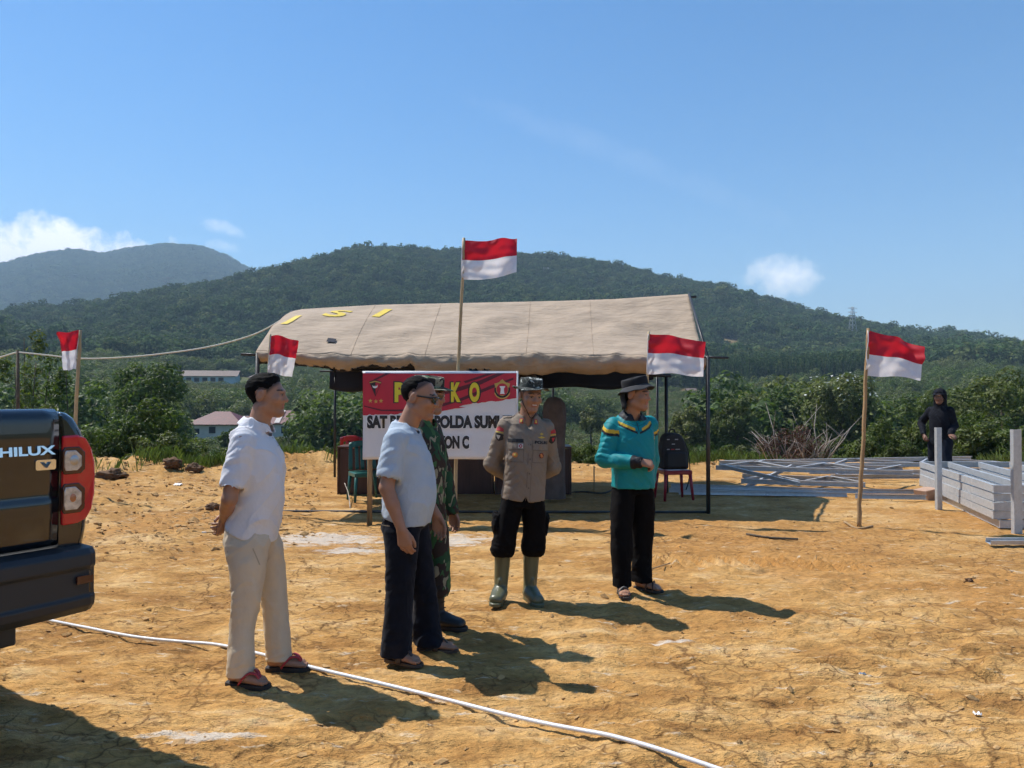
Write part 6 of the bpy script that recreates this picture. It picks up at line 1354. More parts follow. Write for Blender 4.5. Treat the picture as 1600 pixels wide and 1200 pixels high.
# ------------------------------------------------------------------ vegetation
def leaf_mat(name, cols, transl=.30, rough=.55, spec=.25):
    m = bpy.data.materials.new(name); m.use_nodes = True; nt = m.node_tree; b = nt.nodes['Principled BSDF']
    oi = nt.nodes.new('ShaderNodeObjectInfo'); a = nt.nodes.new('ShaderNodeVertexColor'); a.layer_name = 'v'
    c1 = ramp(nt, oi.outputs['Random'], [(i / (len(cols) - 1), c) for i, c in enumerate(cols)])
    c = mixc(nt, 1.0, c1, a.outputs['Color'], 'MULTIPLY'); nt.links.new(c, b.inputs['Base Color']); b.inputs['Roughness'].default_value = rough; b.inputs['Specular IOR Level'].default_value = spec
    t = nt.nodes.new('ShaderNodeBsdfTranslucent'); nt.links.new(mixc(nt, 1.0, c, (1.1, 1.25, .55), 'MULTIPLY'), t.inputs['Color']); mx = nt.nodes.new('ShaderNodeMixShader'); mx.inputs[0].default_value = transl
    nt.links.new(b.outputs[0], mx.inputs[1]); nt.links.new(t.outputs[0], mx.inputs[2]); nt.links.new(mx.outputs[0], nt.nodes['Material Output'].inputs['Surface']); return m
M['leaf_far'] = leaf_mat('forest_leaves', [(.026, .054, .018), (.044, .082, .024), (.074, .104, .030), (.034, .066, .026), (.056, .096, .028), (.105, .120, .040)], .22, .85, .1)
M['leaf_mid'] = leaf_mat('tree_leaves', [(.070, .110, .028), (.095, .130, .034), (.125, .140, .042), (.076, .116, .036), (.140, .145, .050)], .36)
M['leaf_bush'] = leaf_mat('shrub_leaves', [(.080, .115, .026), (.105, .135, .032), (.130, .145, .040), (.085, .115, .034)], .38, .5, .3)
M['leaf_dry'] = leaf_mat('dry_scrub_leaves', [(.115, .125, .044), (.140, .140, .054), (.100, .120, .040), (.160, .150, .070)], .3)
M['leaf_grass'] = leaf_mat('grass_blades', [(.10, .15, .03), (.13, .16, .045), (.08, .13, .03)], .35)
M['leaf_dead'] = leaf_mat('dead_leaves', [(.085, .040, .028), (.11, .055, .035), (.07, .035, .03)], .15)
M['flower'] = mat('white_blossom', (.70, .72, .66), .7, transl=.3)
M['bark'] = mat('bark', (.10, .075, .05), .9, var=.3, vscale=8, bump=.6, bscale=30)
M['bark_pale'] = mat('pale_dead_wood', (.36, .31, .26), .85, var=.25, vscale=10, bump=.4, bscale=40)
def leaf_cloud(n, centres, radii, size, seed, aspect=.55, out=.9, droop=.25, up=.35, jit=.45):
    """n leaf-shaped faces spread over clumps; returns mesh arrays and a light/dark tint per vertex"""
    g = np.random.default_rng(seed); centres = np.asarray(centres, float); radii = np.asarray(radii, float)
    w = (radii.mean(1) if radii.ndim > 1 else radii) ** 2; k = g.choice(len(centres), n, p=w / w.sum())
    d = g.normal(size=(n, 3)); d /= np.linalg.norm(d, axis=1, keepdims=True); r_ = g.uniform(.55, 1.05, n) ** .6
    rad_ = radii[k] if radii.ndim > 1 else radii[k][:, None] * np.ones(3); P = centres[k] + d * r_[:, None] * rad_
    nrm = d * out + g.normal(size=(n, 3)) * jit + np.array([0, 0, up]); nrm /= np.linalg.norm(nrm, axis=1, keepdims=True)
    a = g.normal(size=(n, 3)) + np.array([0, 0, -droop]); a -= nrm * (a * nrm).sum(1, keepdims=True); a /= np.linalg.norm(a, axis=1, keepdims=True); b = np.cross(nrm, a)
    s = size * g.uniform(.6, 1.3, n)[:, None]
    V = np.stack([P - a * s * .5, P + b * s * aspect * .5 - a * s * .05 + nrm * s * .05, P + a * s * .5 - nrm * s * .10, P - b * s * aspect * .5 - a * s * .05 + nrm * s * .05], 1).reshape(-1, 3)
    F = np.arange(4 * n).reshape(-1, 4); C = np.repeat(g.uniform(.65, 1.35, n), 4)[:, None] * np.ones(3)
    ck = g.uniform(.75, 1.25, len(centres))[k]; C *= np.repeat(ck, 4)[:, None]; return V, F, C
def blob_centres(n, r, seed, flat=1.0, zc=0., hollow=.45):
    g = np.random.default_rng(seed); out = []
    while len(out) < n:
        p = g.uniform(-1, 1, 3); q = np.linalg.norm(p)
        if hollow < q < 1: out.append((p[0] * r[0], p[1] * r[1], zc + p[2] * r[2] * flat))
    return np.array(out)
def leaf_mesh(name, parts):
    V, F, C, o = [], [], [], 0
    for v, f, c in parts: V.append(v); F.append(f + o); C.append(c); o += len(v)
    V, F, C = np.concatenate(V), np.concatenate(F), np.concatenate(C); me = np_mesh(name, V, F, False); set_col(me, C, 'v'); return me
def limb_mesh(name, H_, r0, branches, seed, spread=.5, bend=.08):
    g = random.Random(seed); b = MB(); pts = [Vector((0, 0, -.3))]
    for k in range(1, 7): pts.append(Vector((pts[-1].x + g.uniform(-bend, bend) * H_ * .2, pts[-1].y + g.uniform(-bend, bend) * H_ * .2, H_ * k / 6)))
    b.tube(pts, [r0 * (1 - .75 * k / 6) for k in range(7)], 7)
    for k in range(branches):
        t = g.uniform(.35, .95); i = min(5, int(t * 6)); p = pts[i].lerp(pts[i + 1], t * 6 - i); a = g.uniform(0, 6.283); L_ = H_ * spread * g.uniform(.3, .6) * (1.3 - t)
        e = p + Vector((math.cos(a) * L_, math.sin(a) * L_, L_ * g.uniform(.3, .9))); b.tube([p, p.lerp(e, .5) + Vector((0, 0, L_ * .06)), e], [r0 * .35 * (1.2 - t), r0 * .22 * (1.2 - t), r0 * .08], 5)
    return b.mesh(name)
# --- the wooded hills: one mass, grown by geometry nodes from scattered points
def scatter(name, pts, scl, rotz, protos, pid, label, cat):
    me = bpy.data.meshes.new(name); me.vertices.add(len(pts)); me.vertices.foreach_set('co', np.asarray(pts, np.float32).ravel())
    for nm, ty, arr in (('scl', 'FLOAT_VECTOR', np.asarray(scl, np.float32)), ('rotz', 'FLOAT', np.asarray(rotz, np.float32)), ('pid', 'INT', np.asarray(pid, np.int32))):
        a = me.attributes.new(nm, ty, 'POINT'); a.data.foreach_set('vector' if ty == 'FLOAT_VECTOR' else 'value', arr.ravel())
    ng = bpy.data.node_groups.new(name, 'GeometryNodeTree'); ng.interface.new_socket('Geometry', in_out='INPUT', socket_type='NodeSocketGeometry'); ng.interface.new_socket('Geometry', in_out='OUTPUT', socket_type='NodeSocketGeometry')
    gi, go = ng.nodes.new('NodeGroupInput'), ng.nodes.new('NodeGroupOutput'); ip = ng.nodes.new('GeometryNodeInstanceOnPoints'); gj = ng.nodes.new('GeometryNodeGeometryToInstance')
    for p in reversed(protos):
        oi = ng.nodes.new('GeometryNodeObjectInfo'); oi.inputs['Object'].default_value = p; oi.inputs['As Instance'].default_value = True; ng.links.new(oi.outputs['Geometry'], gj.inputs[0])
    ng.links.new(gi.outputs[0], ip.inputs['Points']); ng.links.new(gj.outputs[0], ip.inputs['Instance']); ip.inputs['Pick Instance'].default_value = True
    def attr(nm, ty):
        n = ng.nodes.new('GeometryNodeInputNamedAttribute'); n.data_type = ty; n.inputs['Name'].default_value = nm; return [o for o in n.outputs if o.enabled and o.name == 'Attribute'][0]
    ng.links.new(attr('pid', 'INT'), ip.inputs['Instance Index']); ng.links.new(attr('scl', 'FLOAT_VECTOR'), ip.inputs['Scale'])
    cx = ng.nodes.new('ShaderNodeCombineXYZ'); ng.links.new(attr('rotz', 'FLOAT'), cx.inputs['Z']); ng.links.new(cx.outputs[0], ip.inputs['Rotation']); ng.links.new(ip.outputs[0], go.inputs[0])
    o = bpy.data.objects.new(name, me); link(o); md = o.modifiers.new('scatter', 'NODES'); md.node_group = ng; return tag(o, label, cat, kind='stuff')
def proto(name, me, m): me.materials.append(m); return bpy.data.objects.new(name, me)          # kept out of the scene: only instanced
FAR_P = []
for k in range(5):
    c = blob_centres(9, (.42, .42, .34), 100 + k, 1, .62, .35); r_ = np.random.default_rng(k).uniform(.20, .30, 9)
    FAR_P.append(proto('forest_crown', leaf_mesh('forest_crown', [leaf_cloud(640, c, r_, .108, 200 + k, .85, 1.3, .2, .4, .32)]), M['leaf_far']))
CON_P = []
for k in range(2):
    c = np.array([(0.0, 0.0, z) for z in np.linspace(.2, .95, 8)]); r_ = np.array([(.16 * (1.1 - z), .16 * (1.1 - z), .10) for z in np.linspace(.2, .95, 8)])
    CON_P.append(proto('plantation_crown', leaf_mesh('plantation_crown', [leaf_cloud(170, c, r_, .12, 300 + k, .6)]), M['leaf_far']))
MID_P = []
for k in range(4):
    c = blob_centres(14, (.44, .44, .36), 400 + k, 1, .60, .3); r_ = np.random.default_rng(k + 9).uniform(.13, .22, 14)
    MID_P.append(proto('wood_crown', leaf_mesh('wood_crown', [leaf_cloud(1300, c, r_, .07, 500 + k, .7, 1.1, .2, .4, .38)]), M['leaf_mid']))
SCR_P = []
for k in range(4):
    c = blob_centres(8, (.5, .5, .3), 600 + k, 1, .32, .2); r_ = np.random.default_rng(k + 19).uniform(.18, .3, 8)
    SCR_P.append(proto('scrub_clump', leaf_mesh('scrub_clump', [leaf_cloud(420, c, r_, .10, 700 + k, .6)]), M['leaf_dry'] if k > 1 else M['leaf_mid']))
g = np.random.default_rng(77)
def polar_pts(n, r0, r1, a0=-40, a1=40):
    a = np.radians(g.uniform(a0, a1, n)); r_ = np.sqrt(g.uniform(r0 * r0, r1 * r1, n)); return r_ * np.sin(a), r_ * np.cos(a), r_
def clear(x, y, extra=()):
    k = np.ones(len(x), bool)
    for (cx, cy, cz, rad_) in PADS: k &= np.hypot(x - cx, y - cy) > rad_ * .85
    for (sx, sy, rx, ry) in SCARS: k &= np.hypot((x - sx) / rx, (y - sy) / ry) > .95
    return k
x, y, r_ = polar_pts(19000, 400, 985); px = 800 + F_PX * x / y
k = clear(x, y); x, y, r_, px = x[k], y[k], r_[k], px[k]; z = far_h(x, y); dens = fbm(np.stack([x / 60, y / 60, 0 * x], -1), 3, 15)
k = (dens > -.55) | (r_ > 600); x, y, z, r_, dens = x[k], y[k], z[k], r_[k], dens[k]; h = g.uniform(9, 15, len(x)) * (1 + .25 * dens) * np.where(g.random(len(x)) < .05, 1.35, 1); wd = g.uniform(.8, 1.25, len(x)) * h
pts = [np.stack([x, y, z - h * .18], -1)]; scl = [np.stack([wd, wd, h], -1)]; rot = [g.uniform(0, 6.28, len(x))]; pid = [g.integers(0, 5, len(x))]
x, y, r_ = polar_pts(9000, 2000, 3060, -38, -12); z = far_h(x, y); h = g.uniform(16, 26, len(x)); pts.append(np.stack([x, y, z - h * .3], -1)); scl.append(np.stack([h * 1.4, h * 1.4, h], -1)); rot.append(g.uniform(0, 6.28, len(x))); pid.append(g.integers(0, 5, len(x)))
scatter('hill_forest', np.concatenate(pts), np.concatenate(scl), np.concatenate(rot), FAR_P, np.concatenate(pid), 'dense dark green forest covering the hills', 'forest')
# valley woods, nearer
x, y, r_ = polar_pts(7000, 75, 410); px = 800 + F_PX * x / y; k = clear(x, y); x, y, r_, px = x[k], y[k], r_[k], px[k]
scrubland = (px > 600) & (px < 1120) & (r_ < 340); n = fbm(np.stack([x / 35, y / 35, 0 * x], -1), 3, 25)
keep = (~scrubland & (n > -.5)) | (scrubland & (n > 1.0))
x, y, r_, px, n = x[keep], y[keep], r_[keep], px[keep], n[keep]; z = far_h(x, y); h = g.uniform(4.5, 8.5, len(x)) * (1 + .2 * n)
ytop = HORIZON - (z + h * 1.0 - EYE) / y * F_PX                            # keep the sight lines to the houses open
house = (px > 290) & (px < 500) & (r_ < 150); h = np.where(house, np.minimum(h, np.maximum(1.2, EYE - (693 - HORIZON) / F_PX * y - z)), h)
house2 = (px > 265) & (px < 410) & (r_ >= 150) & (r_ < 310); h = np.where(house2, np.minimum(h, np.maximum(1.5, EYE + (HORIZON - 607) / F_PX * y - z)), h)
wd = h * g.uniform(.8, 1.2, len(x)); con = (px > 1110) & (px < 1330) & (r_ > 300)
scatter('valley_woods', np.stack([x, y, z - h * .12], -1)[~con], np.stack([wd, wd, h], -1)[~con], g.uniform(0, 6.28, len(x))[~con], MID_P, g.integers(0, 4, len(x))[~con], 'mixed green trees filling the valley below the hills', 'woods')
x, y, r_ = polar_pts(2600, 318, 380, 12.5, 25.5); z = far_h(x, y); h = g.uniform(9, 12.5, len(x)); k = clear(x, y)
scatter('plantation', np.stack([x, y, z], -1)[k], np.stack([h * .62, h * .62, h], -1)[k], g.uniform(0, 6.28, len(x))[k], CON_P, g.integers(0, 2, len(x))[k], 'even stand of slim plantation trees at the foot of the hill', 'plantation')
x, y, r_ = polar_pts(15000, 21, 330); k = clear(x, y) & (r_ > edge_r(x, y) + 3.2); x, y, r_ = x[k], y[k], r_[k]; k = g.random(len(x)) < np.clip(r_ / 60, .25, 1); x, y, r_ = x[k], y[k], r_[k]; z = far_h(x, y)
x2, y2, r2 = polar_pts(2600, 20, 75); k = r2 > edge_r(x2, y2) + 2.5; x, y, r_ = np.concatenate([x, x2[k]]), np.concatenate([y, y2[k]]), np.concatenate([r_, r2[k]]); z = ground_h(x, y)
h = g.uniform(.7, 1.9, len(x)) * np.clip(.7 + r_ / 220, .7, 1.6); w_ = h * g.uniform(1.1, 1.9, len(x)); hz = EYE - (660 - HORIZON) / F_PX * y - z; px = 800 + F_PX * x / y; hs_ = (px > 290) & (px < 520) & (r_ < 125); h = np.where(hs_, np.minimum(h, np.maximum(.5, EYE - (690 - HORIZON) / F_PX * y - z)), h)
scatter('valley_scrub', np.stack([x, y, z - .12], -1), np.stack([w_, w_, h], -1), g.uniform(0, 6.28, len(x)), SCR_P, g.integers(0, 4, len(x)), 'olive scrub and undergrowth over the valley floor', 'scrub')

# --- shrubs along the edge of the site: each a plant of its own
def bush_meshes(seed, n, leaf, r_=(.5, .5, .45), zc=.5, clumps=16, rr=(.12, .22), m='leaf_bush', asp=.5):
    c = blob_centres(clumps, r_, seed, 1, zc, .25); q = np.random.default_rng(seed).uniform(rr[0], rr[1], clumps); lm = leaf_mesh('shrub_leaves', [leaf_cloud(n, c, q, leaf, seed + 1, asp)]); lm.materials.append(M[m])
    b = MB(); gg = random.Random(seed)
    for p in c[:9]:
        t = Vector(p); b.tube([(gg.uniform(-.05, .05), gg.uniform(-.05, .05), -.15), t * .5 + Vector((gg.uniform(-.05, .05), 0, .02)), t * .95], [.014, .010, .004], 5)
    tm = b.mesh('shrub_stems'); tm.materials.append(M['bark']); return lm, tm
BUSH = [bush_meshes(800 + k, 2600, .085, clumps=18) for k in range(4)] + [bush_meshes(820 + k, 2200, .10, (.42, .42, .55), .62, 16, m='leaf_bush', asp=.42) for k in range(2)] + [bush_meshes(840, 2200, .075, (.55, .55, .35), .38, m='leaf_dry')]
def place(name, meshes, parts, x, y, z, s, rz, **kw):
    t = empty(name, (x, y, z), rz, **kw); t.scale = s if isinstance(s, tuple) else (s, s, s)
    for me, nm in zip(meshes, parts): o = bpy.data.objects.new(nm, me); link(o, t)
    return t
gb = random.Random(5); nb_ = 0
spots = []
for px_, top, dist in [(150, 690, .8), (178, 650, 1.6), (205, 672, .9), (228, 655, 1.8), (252, 642, 2.2), (275, 668, 1.1), (300, 690, 1.0), (322, 700, 1.4), (345, 690, 2.0), (362, 705, 1.0), (462, 695, 1.1), (485, 690, 1.6), (505, 680, 1.2), (455, 705, 2.2), (535, 690, 2.0),
                       (884, 690, 1.0), (905, 684, 1.5), (925, 700, .9), (947, 705, 1.3), (1068, 690, 1.2), (1090, 690, 1.5), (1118, 672, 1.2), (1140, 676, .9), (1165, 668, 1.6), (1190, 690, 1.0), (1290, 680, 1.1), (1310, 672, 1.8), (1335, 660, 1.4), (1362, 668, 1.0), (1385, 655, 1.9), (1408, 668, 1.2), (1432, 640, 2.2), (1462, 655, 1.4), (1500, 650, 1.8), (1522, 640, 1.2), (1548, 655, 1.0), (1572, 640, 2.0), (1595, 650, 1.2), (1620, 640, 1.5), (90, 660, 1.5), (60, 650, 2.4), (20, 655, 1.8), (120, 668, 2.2), (-20, 650, 1.5), (1250, 700, .8)]:
    a = math.atan((px_ - 800) / F_PX); x, y = math.sin(a), math.cos(a); er = float(edge_r(np.array([x * 18]), np.array([y * 18]))[0]) + dist * .7 + .3; x, y = x * er, y * er; spots.append((x, y, top, px_))
ORD = ['first', 'second', 'third', 'fourth', 'fifth', 'sixth', 'seventh', 'eighth', 'ninth', 'tenth', 'eleventh', 'twelfth', 'thirteenth', 'fourteenth', 'fifteenth', 'sixteenth', 'seventeenth', 'eighteenth', 'nineteenth', 'twentieth']
cnt = {'l': 0, 'm': 0, 'r': 0}
spots.sort(key=lambda q: q[3])
LAB = {'l': '%s shrub from the left along the bank behind the pickup truck', 'm': '%s shrub from the left along the edge seen beneath the tent', 'r': '%s shrub from the tent along the edge behind the steel frames'}
for i, (x, y, top, px_) in enumerate(spots):
    top += 14 if px_ > 1100 else 6
    z = float(ground_h(np.array([x]), np.array([y]))[0]); h = max(.55, EYE - (top - HORIZON) / F_PX * y - z); kind = gb.randrange(7); me = BUSH[kind]; w = h * gb.uniform(.85, 1.25) if h < 1.4 else h * gb.uniform(.6, .85)
    key = 'l' if px_ < 440 else ('m' if px_ < 1100 else 'r')
    cnt[key] += 1
    place('shrub', me, ('leaves', 'stems'), x, y, z - .05, (w, w, h), gb.uniform(0, 6.28), label=LAB[key] % ORD[cnt[key] - 1], cat='shrub', group='shrubs along the edge, ' + {'l': 'left', 'm': 'under the tent', 'r': 'right'}[key])
# slender saplings at far left and the thin pole that takes the rope
def sapling(px_, Y, top, seed, label, lean=0.0, n=620, cl=14, lw=.30):
    x = gx(px_, Y); z = float(ground_h(np.array([x]), np.array([Y]))[0]); H_ = EYE - (top - HORIZON) / F_PX * Y - z; gg = np.random.default_rng(seed)
    t = empty('slender_tree', (x, Y, z), 0, label=label, cat='tree', group='slender trees at far left'); me = limb_mesh('trunk', H_ * .98, .035, 9, seed, .35, .10); mobj('trunk', me, M['bark'], t)
    hh = gg.uniform(.30, 1.0, cl) ** .8 * H_; c = np.stack([gg.normal(0, lw, cl) * (1.15 - hh / H_), gg.normal(0, lw, cl) * (1.15 - hh / H_), hh], -1)
    mobj('crown', leaf_mesh('crown', [leaf_cloud(n, c, gg.uniform(.10, .24, cl), .11, seed, .5)]), M['leaf_bush'], t)
sapling(58, 19.5, 522, 31, 'tallest slender tree left of the leftward flag', n=900, cl=22); sapling(78, 19.8, 556, 32, 'slender sapling beside the tallest one at far left'); sapling(40, 19.0, 560, 33, 'thin sapling just right of the rope pole'); sapling(95, 20.4, 575, 34, 'short slender sapling nearest the leftward flag'); sapling(8, 21, 560, 35, 'slender tree at the very left edge')
g0_ = float(ground_h(np.array([stake_top.x]), np.array([stake_top.y]))[0]); b = MB(); b.tube([(0, 0, -.2), (.015, 0, 1.2), (0, 0, stake_top.z - g0_ + .03)], [.035, .03, .024], 7); o = b.build('rope_pole', M['bark'], label='thin dark pole holding up the rope at far left', cat='pole'); o.location = (stake_top.x, stake_top.y, g0_)
# the broad round tree below the site, left
def broad_tree(px_, Y, top, wpx, seed, label, m='leaf_mid', n=9000, leaf=.30, flat=1.0, name='broad_tree', base=None, cl=46, extra=None):
    x = gx(px_, Y); z = float(far_h(np.array([x]), np.array([float(Y)]))[0]); H_ = EYE - (top - HORIZON) / F_PX * Y - z; Rw = wpx / 2 / F_PX * Y; ch = min(H_ * .42, Rw * flat); gg = np.random.default_rng(seed)
    t = empty(name, (x, Y, z), 0, label=label, cat='tree'); mobj('trunk', limb_mesh('trunk', H_ * .82, .02 * H_ + .06, 14, seed, .7), M['bark'], t)
    c = blob_centres(cl, (Rw * .80, Rw * .80, ch * .85), seed, 1, H_ - ch * 1.05, .30); rr_ = gg.uniform(.20, .34, cl) * Rw * .8
    mobj('crown', leaf_mesh('crown', [leaf_cloud(n, c, rr_, leaf, seed + 1, .6)]), M[m], t)
    if extra: v, f, cc = leaf_cloud(extra, c[c[:, 2] > H_ - ch * 1.3], rr_[c[:, 2] > H_ - ch * 1.3], leaf * .7, seed + 2, .9, .9, 0, 1.); v[:, 2] += .25; me = np_mesh('blossom', v, f, False); mobj('blossom', me, M['flower'], t)
    return t
broad_tree(218, 52, 546, 172, 41, 'broad round crowned tree below the site, beside the leftward flag', n=12000, leaf=.27)
broad_tree(1312, 62, 588, 150, 42, 'spreading tree topped with white blossom behind the wooden flag pole', flat=.5, n=7000, leaf=.3, extra=240, cl=36)
broad_tree(1475, 48, 592, 150, 43, 'dark tree behind the hooded man with pale blossom flecks', flat=.7, n=7000, leaf=.26, extra=22)
broad_tree(1565, 44, 572, 160, 44, 'feathery tree at the right edge of the valley', flat=.9, n=7000, leaf=.24)
broad_tree(1210, 75, 600, 110, 45, 'dark round tree in the valley beyond the dead brush', n=5000, leaf=.34); broad_tree(1255, 80, 606, 80, 46, 'smaller dark tree right of the round one beyond the dead brush', n=4000, leaf=.34)
broad_tree(1400, 70, 600, 120, 47, 'bushy tree in the valley right of the wooden flag pole', n=5000, leaf=.32); broad_tree(1150, 66, 615, 90, 48, 'low bushy tree in the valley right of the tent', n=4200, leaf=.30)
broad_tree(1075, 70, 628, 78, 49, 'small leafy tree in the valley seen beside the right tent pole', n=3600, leaf=.3); broad_tree(985, 95, 640, 50, 50, 'little dark tree on the scrubland left of the turquoise shirt', n=2600, leaf=.36)
broad_tree(925, 110, 632, 46, 51, 'small rounded tree on the scrubland between officer and turquoise shirt', n=2400, leaf=.4); broad_tree(532, 85, 636, 66, 52, 'leafy tree in the valley behind the left tent pole', n=4200, leaf=.34); broad_tree(555, 100, 620, 80, 53, 'leafy tree in the valley left of the banner', n=3800, leaf=.36)
broad_tree(360, 88, 668, 40, 54, 'small dark tree in front of the red roofed houses', n=1800, leaf=.3)
# dead brush heap
x, Y = gx(1236, 17.6), 17.6; z = float(ground_h(np.array([x]), np.array([Y]))[0]); t = empty('dead_brush', (x, Y, z), 0, label='heap of dead brown brush with bare pale branches behind the trusses', cat='brush'); gd = random.Random(9); b = MB()
for k in range(46):
    a = Vector((gd.uniform(-.75, .75), gd.uniform(-.5, .5), gd.uniform(-.1, .2))); d = Vector((gd.uniform(-.7, .7), gd.uniform(-.4, .4), gd.uniform(.4, 1.0))) * gd.uniform(.5, 1.35); m_ = a + d * .5 + Vector((gd.uniform(-.1, .1), 0, .05)); b.tube([a, m_, a + d], [.014, .010, .003], 5)
    e = m_ + Vector((gd.uniform(-.4, .4), gd.uniform(-.2, .2), gd.uniform(.1, .5))); b.tube([m_, e], [.007, .002], 4)
b.build('branches', M['bark_pale'], t); c = blob_centres(20, (.75, .5, .42), 91, 1, .40, .1); mobj('dead_leaves', leaf_mesh('dead_leaves', [leaf_cloud(2600, c, np.full(20, .2), .07, 92, .4)]), M['leaf_dead'], t)
# tufts of grass along the lip of the site: one mass
gg = np.random.default_rng(61); n = 2600; a = np.radians(gg.uniform(-36, 36, n)); er = 17.2 + 2.6 * ss(.1, .5, a); r_ = er + gg.normal(.25, .45, n); x, y = r_ * np.sin(a), r_ * np.cos(a); dn_ = vnoise(np.stack([x * .9, y * .9, 0 * x], -1), 4); k = dn_ > -.05; x, y = x[k], y[k]; z = ground_h(x, y); V = []
for i in range(len(x)):
    for _ in range(5):
        q = gg.uniform(0, 6.28); h = gg.uniform(.08, .30); w = .010; dx, dy = math.cos(q), math.sin(q); ox, oy = gg.normal(0, .05, 2); ln = h * .5
        V += [(x[i] + ox - dy * w, y[i] + oy + dx * w, z[i] - .02), (x[i] + ox + dy * w, y[i] + oy - dx * w, z[i] - .02), (x[i] + ox + dx * ln * .5 + dy * w * .6, y[i] + oy + dy * ln * .5, z[i] + h * .75), (x[i] + ox + dx * ln, y[i] + oy + dy * ln, z[i] + h)]
me = np_mesh('edge_grass', np.array(V), np.arange(len(V)).reshape(-1, 4), False); set_col(me, np.repeat(gg.uniform(.7, 1.3, len(V) // 4), 4)[:, None] * np.ones(3), 'v'); mobj('edge_grass', me, M['leaf_grass'], label='grass tufts along the lip of the clearing', cat='grass', kind='stuff')

# ------------------------------------------------------------------ houses, pylons
M['tin_red'] = mat('red_tin_roof', (.105, .021, .022), .6, var=.25, vscale=1.2); M['tin_brown'] = mat('brown_tin_roof', (.15, .105, .085), .7, var=.2, vscale=.8); M['wall_w'] = mat('white_plaster', (.64, .61, .54), .8, var=.1, vscale=.8); M['wall_b'] = mat('pale_blue_plaster', (.40, .52, .56), .8, var=.1); M['pane'] = mat('window_pane', (.03, .04, .05), .15); M['tin_pale'] = mat('pale_roof_sheet', (.42, .38, .35), .6)
def house(name, cx, cy, w, d, z0, eave, ridge_z, hip, label, roof_m, wall_m, wins, rz=0., strip=None, over=.6):
    t = empty(name, (cx, cy, z0), rz, label=label, cat='house'); e, rz_ = eave - z0, ridge_z - z0; hw, hd = w / 2, d / 2
    b = MB(); b.box((0, 0, e / 2 - .5), (w, d, e + 1.0)); 
    if hip < .01: b.add([(-hw, -hd, e), (-hw, hd, e), (-hw, 0, rz_ - .15)], [(0, 1, 2)]); b.add([(hw, -hd, e), (hw, hd, e), (hw, 0, rz_ - .15)], [(0, 2, 1)])
    wl_ = b.build('wall', M[wall_m], t); W_, D_ = hw + over, hd + over
    b = MB(); b.add([(-W_, -D_, e - .1), (W_, -D_, e - .1), (W_ - hip - (over if hip else 0), 0, rz_), (-W_ + hip + (over if hip else 0), 0, rz_), (-W_, D_, e - .1), (W_, D_, e - .1)], [(0, 1, 2, 3), (3, 2, 5, 4)] + ([(1, 5, 2), (0, 3, 4)] if hip else [])); o = b.build('roof', M[roof_m], t); o.modifiers.new('t', 'SOLIDIFY').thickness = .12
    if strip: b = MB(); q = strip; b.add([(q, -D_ * .98, e - .02), (q + .9, -D_ * .98, e - .02), (q + .9, -.3, rz_ - .0), (q, -.3, rz_ - .0)], [(0, 1, 2, 3)]); b.v = [(p[0], p[1], p[2] + .08) for p in b.v]; b.build('roof_sheet', M['tin_pale'], o)
    for (x, z, ww, hh) in wins:
        b = MB(); b.box((x, -hd - .03, z), (ww, .06, hh)); wn_ = b.build('window', M['pane'], t); b = MB()
        for q in (-1, 1): b.box((x + q * ww / 2, -hd - .06, z), (.08, .06, hh + .08)); b.box((x, -hd - .058, z + q * hh / 2), (ww - .1, .06, .08))
        b.build('frame', M['wall_w'], wn_)
    return t
house('village_house', -50, 133, 8.6, 7.5, -5.5, -2.95, -.95, 3.0, 'white house with red hipped roof just left of the man in white', 'tin_red', 'wall_w', [(-.3, 1.5, 1.2, 1.2), (-3.0, 1.3, 1.2, 1.0)]); house('village_house', -40.2, 137, 12.5, 7, -5.5, -2.95, -.85, 3.2, 'long white house with rusty red roof, right of the man in white', 'tin_red', 'wall_w', [(.6, 1.35, .9, 1.3), (2.2, 1.35, .9, 1.3), (3.8, 1.35, .9, 1.3), (5.3, 1.35, .8, 1.3)], strip=-.9)
house('long_building', -118, 302, 20, 8, 6.0, 9.7, 11.9, 0, 'long pale building with brown roof among trees at left', 'tin_brown', 'wall_b', [(x_, 2.2, 2.0, 1.7) for x_ in (-7.5, -4.5, -1.5, 1.5, 4.5)] , rz=R(8), over=.9); house('village_house', -103, 318, 9, 7, 6.6, 9.6, 11.6, 3, 'small dark roofed house beside the long pale building', 'tin_brown', 'wall_w', [(0, 1.6, 1.2, 1.0)])
house('field_hut', 69.8, 300, 3.0, 2.6, 2.2, 4.0, 4.9, 0, 'tiny dark hut on the bare patch beyond the tent', 'tin_brown', 'wall_b', [(0, .9, .8, .8)])
M['pylon'] = mat('pylon_steel', (.30, .32, .34), .5, .6)
